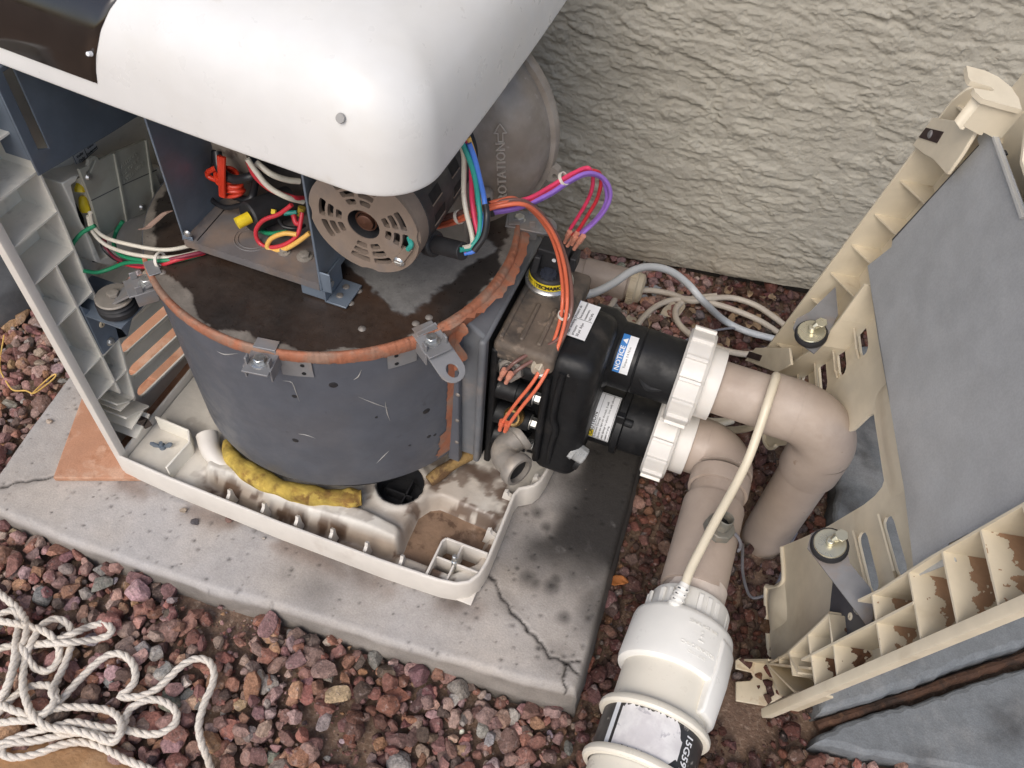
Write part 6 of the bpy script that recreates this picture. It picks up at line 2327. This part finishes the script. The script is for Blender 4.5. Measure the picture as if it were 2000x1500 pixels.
# moulded writing on the housing
F7c = cylF(A0, NYv, (0.1, 0, 1), 0.0607)
F7 = lambda u, v, w=0.0: F7c(0.0 - v, -u, w)
for s, sz, y in [('SERIAL # 23 1095', 0.0050, 0.008), ('2', 0.010, -0.002), ('CHLORINATOR', 0.0062, -0.019), ('CELL UNIT', 0.0050, -0.027)]:
    text(s, sz, lambda u, v, w, y=y: F7(u + 0.010, v + y, w), m_cell, CE, depth=0.0007)
sticker('moulded_dash', F7, 0.007, 0.014, -0.0105, -0.0092, m_cell, CE, 0.0009)
# strain relief and its lead, hooked over the upper pipe
b = MB()
q0, q1 = P(1316, 1186, z=0.112), P(1338, 1140, z=0.122)
b.tube([q0, q0.lerp(q1, 0.5), q1], [0.0082, 0.0075, 0.006], 14)
for k in range(4):
    c = q0.lerp(q1, 0.12 + 0.22 * k)
    b.lathe([(0.006, -0.0016), (0.0092 - 0.0005 * k, -0.0012), (0.0092 - 0.0005 * k, 0.0012), (0.006, 0.0016)], c, q1 - q0, 14)
b.build('strain_relief', m_cell, CE)
b = MB()
for k in range(3):
    c = q0.lerp(q1, 0.23 + 0.22 * k)
    for sg in (-1, 1):
        dd_ = V3((sg * 0.004, 0, 0.0068))
        b.box((-0.0018, -0.0006, -0.0006), (0.0018, 0.0006, 0.0006), lambda x, y, z, c=c, dd_=dd_: c + dd_ + V3((x, y, z)))
b.build('relief_slot', m_greyst, CE)
cb = [q0, q1, P(1352, 1105, z=0.128), P(1395, 1022, z=0.140), P(1435, 950, z=0.150), P(1462, 895, z=0.165), P(1482, 840, z=0.19), P(1500, 785, z=0.214), P(1514, 742, z=0.2175), P(1516, 740, z=0.2175) + V3((0.001, 0.018, -0.016)), P(1516, 740, z=0.2175) + V3((0.0, 0.022, -0.05)), V3((0.815, 0.37, 0.05)), V3((0.78, 0.42, -0.05)), V3((0.74, 0.44, -0.098)), P(1430, 822, z=-0.10), P(1385, 822, z=-0.105), P(1320, 806, z=-0.105), P(1272, 778, z=-0.105)]
b = MB()
b.tube(spline(cb, 8), 0.0056, 12)
b.build('cell_lead', m_cablec, CE)

# capped stub by the wall
ST = thing('capped_stub', tuple(P(1150, 545, z=-0.1) + V3((0, 0, -0.03))), 'taupe pipe stub with a cream threaded cap lying at the foot of the stucco wall', 'pipe')
s0, s1 = P(985, 494, z=-0.085), P(1245, 562, z=-0.085)
d = (s1 - s0).normalized()
Lx = (s1 - s0).length
b = MB()
b.cyl(s0 - d * 0.25, d, 0.0265, Lx + 0.25 - 0.095, 36)
b.build('pipe', m_pipe, ST)
b = MB()
b.lathe([(0.026, Lx - 0.105), (0.0310, Lx - 0.104), (0.0315, Lx - 0.10), (0.0315, Lx - 0.022), (0.030, Lx - 0.020), (0.0265, Lx - 0.019), (0.0265, Lx - 0.014)], s0, d, 36)
for a in (-0.9, 2.2, 0.7):
    F = cylF(s0, d, (0, -0.7, 0.7), 0.0315)
    b.grid(lambda u, v, a=a: F(Lx - 0.062 + 0.040 * u, (a + 0.03 * v) * 0.0315, 0.0015), 1, 1)
b.build('socket', m_pipe, ST, ang=35)
b = MB()
b.lathe([(0.0255, Lx - 0.016), (0.0330, Lx - 0.016), (0.0335, Lx - 0.003), (0.029, Lx), (0.0275, Lx + 0.008), (0.020, Lx + 0.012), (0.016, Lx + 0.0115), (0.015, Lx + 0.004), (0.0, Lx + 0.003)], s0, d, 40)
for k in range(40):
    F = cylF(s0, d, (0, -0.7, 0.7), 0.0335)
    a = 2 * math.pi * k / 40
    b.box((Lx - 0.015, a * 0.0335 - 0.0009, -0.001), (Lx - 0.004, a * 0.0335 + 0.0009, 0.0012), F)
b.build('cap', m_capc, ST, ang=35)

# ================================================================== CABLES AND WIRES
def cable(name, pts, r, m, label, cat='cable', group=None, n=12):
    b = MB()
    b.tube(spline(pts, 8), r, n)
    return tag(b.build(name, m), label, cat, group)


gzc = GZ + 0.024
gp_ = 'pale cables lying on the gravel by the wall'


def G(l, z0=0.0):
    return [P(a, c, z=gzc + z0 + (q[0] if q else 0)) for a, c, *q in l]


cable('cable', G([(1215, 562), (1198, 590), (1187, 610), (1192, 632), (1215, 655), (1240, 690), (1265, 720)]), 0.0058, m_cable, 'pale cable dropping behind the black tube just right of the capped stub', group=gp_)
cable('cable', G([(1228, 700), (1236, 660), (1250, 628), (1282, 598), (1325, 584, .006), (1372, 588, .008), (1430, 604, .006), (1490, 630), (1550, 672)], 0.002), 0.0056, m_cable, 'pale cable arching from behind the black tube to the lower corner of the cream panel', group=gp_)
cable('cable', G([(1225, 570), (1265, 567), (1310, 574), (1350, 588, .006), (1385, 583, .01), (1430, 582), (1475, 596), (1515, 622), (1550, 650)], 0.007), 0.0056, m_cable, 'pale cable nearest the wall, running from the capped stub to the panel', group=gp_)
cable('cable', G([(1400, 578, .01), (1360, 582, .004), (1330, 592), (1319, 610), (1327, 634), (1355, 658), (1392, 676), (1430, 688), (1470, 691), (1520, 676)], 0.004), 0.0058, m_cable, 'pale cable bent in a tight loop on the gravel above the white union', group=gp_)
cable('cable', [P(1095, 586, y=0.40), P(1125, 580, y=0.40), P(1165, 570, y=0.43), P(1200, 552, y=0.48), P(1235, 529, y=0.53), P(1270, 521, y=0.57), P(1310, 530, y=0.60), P(1345, 556, y=0.62), P(1375, 590, y=0.62), P(1415, 626, z=-0.085), P(1460, 648, z=-0.095), P(1525, 665, z=-0.098)], 0.0062, m_cableb, 'whitish grey cable arching up from behind the header over the capped stub')
cable('grey_wire', G([(1318, 680, .02), (1345, 662, .01), (1385, 648), (1430, 641), (1470, 646), (1520, 664)], 0.006), 0.0022, m_gwire, 'thin grey wire on the gravel crossing the looped cable', 'wire')
b = MB()
pts = [V3((0.829, 0.155, 0.062)) + V3((0.0418 * (math.cos(a) - 1), 0, 0.0418 * math.sin(a))) for a in np.linspace(0.9, -0.1, 6)] + [P(1450, 1065, z=0.02), P(1451, 1120, z=-0.06), P(1464, 1163, z=-0.112), P(1485, 1166, z=-0.112), P(1512, 1150, z=-0.11), P(1530, 1110, z=-0.108), P(1543, 1066, z=-0.104), P(1556, 1040, z=-0.10)]
b.tube(spline(pts, 6), 0.0022, 8)
tag(b.build('ground_wire', m_gwire), 'thin grey wire hanging from the tee and looping down to the vertical pipe', 'wire')

WH = thing('wiring_harness', tuple(P(950, 405, y=0.20)), 'orange, brown, red and purple wires looping from the motor to the header', 'wiring harness')


def harness(root, c, l, r=0.0023, label=None, dx=0, dy=0, dd=0):
    pts = [P(a + dx, cc + dy, y=y + dd) for a, cc, y in l]
    b = MB()
    b.tube(spline(pts, 8), r, 10)
    return b.build('wire', wm(c), root, label=label or c + ' wire')


HO = [(850, 440, .215), (880, 433, .20), (905, 423, .195), (940, 408, .195), (975, 398, .20), (1005, 394, .21), (1032, 404, .225), (1060, 434, .245), (1080, 470, .255), (1094, 520, .262), (1099, 575, .262), (1094, 625, .238), (1076, 680, .205), (1045, 740, .175), (1010, 785, .165), (988, 815, .163), (980, 830, .163)]
harness(WH, 'orange', HO)
harness(WH, 'orange', [(a + 6 * (k > 4), c + 4 + (6 if k > 11 else 0), y - 0.004) for k, (a, c, y) in enumerate(HO)], dx=3)
harness(WH, 'orange', [(a + (4 if k > 5 else 0), c - 6 + (10 if k > 5 else 0), y + 0.004) for k, (a, c, y) in enumerate(HO[:11])] + [(1106, 600, .258), (1103, 640, .232)])
HB = [(850, 428, .215), (900, 414, .20), (945, 402, .20), (985, 392, .205), (1020, 392, .215), (1050, 410, .235), (1080, 448, .255), (1100, 490, .263), (1113, 545, .265), (1114, 600, .255), (1100, 650, .225), (1070, 675, .205), (1035, 690, .188), (1005, 708, .172), (990, 722, .168)]
harness(WH, 'brown', HB)
harness(WH, 'brown', [(a + (8 if k > 10 else 2), c + 5 + (8 if k > 10 else 0), y - 0.002) for k, (a, c, y) in enumerate(HB)])
HRD = [(948, 402, .20), (990, 398, .21), (1035, 388, .23), (1075, 366, .255), (1110, 345, .275), (1140, 331, .295), (1162, 332, .31), (1168, 352, .318), (1160, 385, .322), (1143, 415, .322), (1124, 445, .322), (1112, 456, .322)]
harness(WH, 'pinkred', [(a, c - 2, y) for a, c, y in HRD[:6]] + [(1152, 330, .30), (1158, 345, .312), (1156, 370, .318), (1146, 395, .322), (1130, 422, .322), (1114, 447, .322)], label='red wire')
harness(WH, 'red', [(a + (6 if k > 5 else 0), c + 4, y) for k, (a, c, y) in enumerate(HRD)], label='dark red wire')
HP = [(950, 414, .198), (990, 409, .208), (1030, 398, .226), (1075, 377, .25), (1110, 354, .272), (1145, 338, .292), (1172, 343, .308), (1189, 362, .316), (1192, 385, .32), (1182, 410, .32), (1162, 434, .32), (1138, 456, .316)]
harness(WH, 'purple', HP)
harness(WH, 'purple', [(a - (7 if 6 < k < 11 else 0) - (9 if k == 11 else 0), c + 3, y + 0.006) for k, (a, c, y) in enumerate(HP)])
harness(WH, 'pinkred', [(a, c + 1, y + 0.004) for a, c, y in HRD[:7]], dy=3, label='red wire')
for (a, c, y), (a2, c2) in [((896, 424, .197), (908, 421)), ((1101, 349, .270), (1108, 346)), ((1101, 616, .243), (1099, 622))]:
    p, q = P(a, c, y=y), P(a2, c2, y=y)
    d = (q - p).normalized()
    b = MB()
    b.lathe([(0.0062, -0.0016), (0.0074, -0.0016), (0.0074, 0.0016), (0.0062, 0.0016)], p, d, 20, close=True)
    b.build('cable_tie', m_tie, WH)
b = MB()
p0, p1 = P(946, 408, y=0.20), P(962, 404, y=0.204)
b.tube([p0, p1], [0.0098, 0.0098], 16)
b.build('heat_shrink', m_rubber, WH)
for a, c, a2, c2, y in [(986, 722, 976, 741, .166), (998, 729, 988, 748, .164), (981, 822, 976, 840, .162), (992, 826, 986, 843, .160)]:
    spade(P(a, c, y=y), P(a2, c2, y=y - 0.002), WH, r=0.0038, m=m_pink if c < 800 else wm('orange'))

LH = thing('wiring_harness', tuple(P(313, 508, y=0.10)), 'white, green, red and black supply wires running from the junction box under the tray', 'wiring harness')
for c, l, lab in [('white', [(176, 415, .10), (182, 440, .10), (205, 463, .10), (255, 478, .10), (320, 488, .11), (372, 480, .13), (400, 470, .15)], None),
                  ('white', [(172, 422, .10), (182, 454, .098), (210, 480, .097), (262, 497, .097), (330, 503, .105), (390, 491, .13), (420, 478, .15)], None),
                  ('black', [(196, 455, .11), (203, 485, .105), (230, 508, .10), (275, 514, .098), (330, 508, .105), (400, 494, .13), (430, 484, .15)], None),
                  ('maroon', [(203, 460, .11), (210, 490, .105), (240, 511, .099), (285, 516, .097), (340, 505, .105), (405, 490, .13), (430, 482, .15)], 'dark red wire'),
                  ('green', [(240, 432, .14), (226, 455, .13), (223, 480, .11), (240, 500, .10), (285, 509, .097), (330, 508, .102), (375, 502, .12), (430, 482, .15)], None),
                  ('green', [(186, 440, .10), (160, 455, .09), (143, 475, .08), (136, 493, .07)], None),
                  ('green', [(163, 529, .07), (190, 532, .08), (215, 525, .09), (250, 513, .097), (310, 514, .099), (360, 507, .115), (430, 486, .15)], None),
                  ('red', [(232, 512, .10), (270, 521, .097), (310, 519, .097), (345, 508, .105), (400, 494, .13)], None)]:
    harness(LH, c, l, 0.0024, lab)
p = P(313, 508, y=0.099)
b = MB()
b.lathe([(0.008, -0.0018), (0.0094, -0.0018), (0.0094, 0.0018), (0.008, 0.0018)], p, (1, 0.1, 0.2), 20, close=True)
b.box((-0.0022, -0.004, -0.016), (0.0022, -0.002, -0.004), lambda x, y, z: p + V3((x, y, z)))
b.build('cable_tie', m_tie, LH)

TW = thing('tray_wiring', (0.22, 0.18, 0.35), 'tangle of red, black, white and yellow wires inside the blue grey tray under the lid', 'wiring')
for c, l, rr, lab in [('scarlet', [(407, 335, .17), (425, 328, .17), (430, 345, .17), (425, 352, .17), (408, 345, .17), (405, 336, .17)], .003, 'orange red wire'),
                      ('white', [(483, 310, .15), (500, 335, .15), (525, 365, .15), (560, 385, .155), (592, 394, .17)], .0030, None), ('white', [(500, 317, .16), (530, 340, .16), (560, 351, .17), (585, 354, .18)], .0034, None),
                      ('red', [(485, 315, .155), (500, 345, .155), (530, 370, .157), (570, 386, .16), (595, 388, .175)], .0032, None),
                      ('red', [(570, 400, .16), (545, 418, .155), (515, 430, .15), (500, 450, .148), (505, 472, .146), (525, 483, .145), (555, 478, .148), (580, 460, .155), (588, 430, .165), (590, 415, .17)], .0025, None),
                      ('yellow', [(605, 455, .155), (585, 470, .15), (560, 485, .146), (535, 490, .144), (522, 482, .144), (530, 466, .148), (555, 456, .152), (580, 458, .155)], .0028, None),
                      ('green', [(503, 448, .16), (525, 456, .158), (560, 453, .16)], .0026, None), ('teal', [(555, 417, .175), (580, 415, .18)], .0026, None), ('red', [(573, 420, .17), (578, 435, .165), (588, 438, .165)], .003, None),
                      ('black', [(424, 296, .18), (430, 330, .17), (455, 350, .165), (490, 345, .165), (505, 335, .18)], .0052, None), ('black', [(418, 296, .19), (415, 350, .19), (410, 385, .18), (440, 405, .17), (480, 398, .17)], .003, None),
                      ('black', [(500, 340, .18), (495, 375, .18), (485, 390, .175), (450, 380, .18)], .0045, None), ('black', [(545, 430, .17), (555, 443, .165), (580, 446, .17), (595, 440, .18)], .0024, None)]:
    harness(TW, c, l, rr, lab)
b = MB()
c = P(447, 350, y=0.172)
for k in range(6):
    pts = [c + V3((0.0135 * math.cos(a) + 0.002 * math.sin(k * 2.1), 0.008 * math.sin(a), 0.0046 * k - 0.018 + 0.004 * math.cos(a + k))) for a in np.linspace(0, 2 * math.pi, 20)[:-1]]
    b.tube(pts, 0.0024, 8, closed=True)
for k in range(3):
    b.tube(spline([c + V3((0.002 * k - 0.006, -0.012, -0.016)), c + V3((0.002 * k, -0.013, 0.01)), c + V3((0.003 * k, -0.006, 0.035))], 6), 0.0024, 8)
b.build('coiled_lead', wm('scarlet'), TW, label='orange red lead wound into a coil')
b = MB()
p = P(448, 322, y=0.20)
b.box((-0.022, 0, -0.012), (0.026, 0.004, 0.030), lambda x, y, z: p + V3((x, y, z)))
b.build('crumpled_tape', mat('crumpled_tape', (0.34, 0.29, 0.24), 0.6, layers=[((0.14, 0.10, 0.08), 60, 0.5, 0.6, 0.8)]), TW)

# ================================================================== ROPE AND OTHER LOOSE THINGS
def Z5(l, z=0.0):
    out = []
    for q in l:
        a, c = q[0] * 0.35, 975 + q[1] * 0.35
        out.append(P(a, c, z=GZ + 0.028 + 0.034 + z + (q[2] if len(q) > 2 else 0)))
    return out


RPATH = [Z5([(1185, 1540), (1160, 1450), (1125, 1360), (1110, 1260), (1140, 1140), (1180, 1050), (1195, 970), (1165, 905), (1095, 890), (1020, 925), (940, 1000), (880, 1055), (800, 1095), (730, 1105), (668, 1100), (715, 1065), (755, 1005), (745, 925), (690, 870), (620, 865), (545, 910), (450, 1000), (355, 1105, .004), (300, 1165, .008), (200, 1205, .01), (80, 1180, .008), (-40, 1120)]),
         Z5([(900, 1540), (790, 1490), (690, 1450), (570, 1385), (450, 1355), (330, 1375), (210, 1420), (110, 1440), (35, 1435), (8, 1395), (60, 1360), (190, 1350), (330, 1320), (470, 1300, .006), (580, 1325, .008), (650, 1330, .01), (690, 1260, .008), (720, 1180), (790, 1130), (870, 1118), (950, 1150), (988, 1205), (965, 1265), (895, 1305), (800, 1310), (700, 1285), (570, 1275, .006), (420, 1245, .008), (320, 1265, .006), (180, 1300), (40, 1350), (-60, 1400)]),
         Z5([(-60, 1260), (60, 1240, .006), (200, 1225, .012), (290, 1150, .016), (310, 1080, .012), (270, 1040, .006), (150, 1050), (60, 1120), (-50, 1240)]),
         Z5([(270, 1170, .01), (400, 1160, .004), (520, 1165), (620, 1185), (675, 1240, .01), (670, 1310, .014), (620, 1355, .012), (520, 1320, .012), (400, 1290, .012), (280, 1275, .012), (205, 1230, .016), (155, 1150, .014), (128, 1030, .01), (140, 900, .008), (180, 790, .014), (245, 695, .01), (320, 668, .004), (385, 705), (402, 790), (370, 900), (325, 1000, .004), (290, 1080, .016), (330, 1130, .012)]),
         Z5([(-60, 850), (80, 815), (220, 808, .01), (380, 800, .014), (520, 785), (610, 755), (620, 715), (570, 695), (490, 715), (420, 745, .012), (320, 785, .010), (180, 815, .006), (140, 800)]),
         Z5([(-60, 480), (40, 560), (110, 625), (150, 700, .01), (140, 780, .014), (100, 880, .010), (60, 1000, .008), (20, 1110), (-50, 1230)]),
         Z5([(-60, 690), (20, 635), (80, 625), (110, 680), (90, 790, .012), (80, 900, .016), (40, 1040, .014), (-40, 1170)]),
         Z5([(-60, 670), (60, 690, .006), (180, 715, .012), (270, 750, .016), (325, 820, .008), (325, 900), (275, 955), (210, 950), (165, 905, .006), (130, 840, .014), (100, 800, .01)])]
b = MB()
for kp, path in enumerate(RPATH):
    q = spline(path, 26)
    # resample evenly
    d = [0]
    for i in range(1, len(q)):
        d.append(d[-1] + (q[i] - q[i - 1]).length)
    m_ = int(d[-1] / 0.0032)
    xs_ = np.linspace(0, d[-1], m_)
    arr = np.array([tuple(p) for p in q])
    ev = [V3((float(np.interp(x, d, arr[:, 0])), float(np.interp(x, d, arr[:, 1])), float(np.interp(x, d, arr[:, 2])))) for x in xs_]
    fr = frames(ev)
    for st in range(3):
        pts = []
        for i, p in enumerate(ev):
            a = xs_[i] * 2 * math.pi / 0.034 + st * 2 * math.pi / 3
            pts.append(p + (fr[i][1] * math.cos(a) + fr[i][2] * math.sin(a)) * 0.0021)
        b.tube(pts, 0.0029, 6)
tag(b.build('rope', m_rope, ang=80), 'white twisted three strand rope heaped on the gravel at bottom left', 'rope')

b = MB()
b.tube(spline([P(8, 655, z=-0.064), P(2, 690, z=-0.071), P(0, 720, z=-0.071), P(12, 745, z=-0.071), P(26, 762, z=-0.071), P(50, 763, z=-0.066), P(66, 768, z=-0.064), P(90, 752, z=-0.064), P(106, 738, z=-0.061), P(109, 731, z=-0.059), P(100, 735, z=-0.061), P(80, 752, z=-0.064), P(62, 770, z=-0.064)], 6), 0.0012, 8)
tag(b.build('yellow_string', wm('string')), 'thin yellow string lying on the gravel left of the pad', 'string')


def leaf(p, yaw, ln, wd, m, label, group=None, seed=0, lift=0.012):
    r = random.Random(seed)
    b = MB()
    tilt, roll = r.uniform(-0.25, 0.25), r.uniform(-0.4, 0.4)
    M_ = Matrix.Rotation(yaw, 3, 'Z') @ Matrix.Rotation(tilt, 3, 'Y') @ Matrix.Rotation(roll, 3, 'X')
    cu = r.uniform(0.2, 0.9)

    def f(u, v):
        x = (u - 0.5) * ln
        w = wd * max(0.05, math.sin(math.pi * min(max(u, 0.02), 0.98)) ** 0.7)
        y = (v - 0.5) * w * (1 + 0.08 * math.sin(u * 11 + seed))
        z = cu * 2 * y * y / wd + 0.10 * ln * math.sin(u * 5 + seed) + 0.05 * wd * math.sin(u * 17 + v * 9)
        return p + M_ @ V3((x, y, z + lift))
    b.grid(f, 16, 6)
    return tag(b.build('dry_leaf', m, solid=0.0005), label, 'leaf', group)


r = random.Random(21)
for i in range(14):
    a, c = r.uniform(1240, 1320), r.uniform(562, 600)
    leaf(P(a, c, z=GZ + 0.006), r.uniform(0, 6.28), r.uniform(0.014, 0.028), r.uniform(0.007, 0.014), m_leafg, 'curled grey dry leaf in the heap between capped stub and cables', 'grey leaves by the stub cap', 50 + i)
for i in range(24):
    a, c = r.uniform(1150, 1520), r.uniform(575, 690)
    if not bool(keep_clear(np.array([P(a, c, z=GZ).x]), np.array([P(a, c, z=GZ).y]))[0]):
        continue
    leaf(P(a, c, z=GZ + 0.006), r.uniform(0, 6.28), r.uniform(0.014, 0.032), r.uniform(0.008, 0.016), m_leaf, 'crisp brown dry leaf among the cables at the foot of the wall', 'brown leaves along the wall', 100 + i)
leaf(P(1225, 640, z=GZ + 0.01), 1.2, 0.05, 0.026, mat('pale_dry_leaf', (0.46, 0.39, 0.29), 0.8, var=0.15), 'pale folded dry leaf beside the bend of the cable near the stub cap', None, 301)
leaf(P(1312, 610, z=GZ + 0.012), 0.7, 0.05, 0.028, MATS['pale_dry_leaf'], 'pale folded dry leaf inside the looped cable', None, 303)
leaf(P(308, 430, y=0.145) + V3((0, 0, -0.012)), 0.9, 0.045, 0.008, mat('pinkish_dry_leaf', (0.28, 0.19, 0.15), 0.8, layers=[((0.14, 0.09, 0.07), 50, 0.5, 0.62, 0.7)]), 'long curled dry leaf standing inside the heater below the junction box', None, 305)
leaf(P(1205, 1142, z=GZ + 0.014), 0.3, 0.03, 0.016, mat('orange_dry_leaf', (0.42, 0.15, 0.04), 0.8, var=0.2), 'small orange dry leaf on the wet gravel right of the pad', None, 306)
r = random.Random(31)
PB = [rock_proto(300 + k, 3) for k in range(4)]
for i, (a, c, s, lab) in enumerate([(361, 998, 0.0075, 'small tan pebble on the pad in front of the heater tray'), (383, 1021, 0.007, 'dark grey oval pebble on the pad nearest its front edge'), (424, 994, 0.0085, 'dark brown pebble touching the foot of the heater tray'), (449, 1016, 0.006, 'flat reddish pebble on the pad by the heater tray'),
                                   (516, 1052, 0.004, 'tiny pale stone on the pad middle front'), (524, 1030, 0.005, 'small brown stone tucked under the tray rim'), (935, 1146, 0.0055, 'black pebble at the front corner of the heater tray'), (98, 824, 0.005, 'cream pebble beside the terracotta tile')]):
    p = P(a, c, z=PADZ)
    v, f = PB[i % 4]
    v = v * s + np.array([p.x, p.y, PADZ + s * 0.45])
    col = [(.30, .24, .18), (.09, .08, .085), (.11, .075, .055), (.17, .10, .08), (.34, .30, .26), (.18, .12, .08), (.02, .02, .02), (.42, .34, .27)][i]
    o = big_mesh('pebble', v, f, mat('pebble_%d' % i, col, 0.8, var=0.2, vs=150, bump=0.0008, bs=300), loc=(p.x, p.y, PADZ))
    tag(o, lab, 'pebble')
for i, (a, c) in enumerate([(1330, 975), (1395, 885)]):
    pass
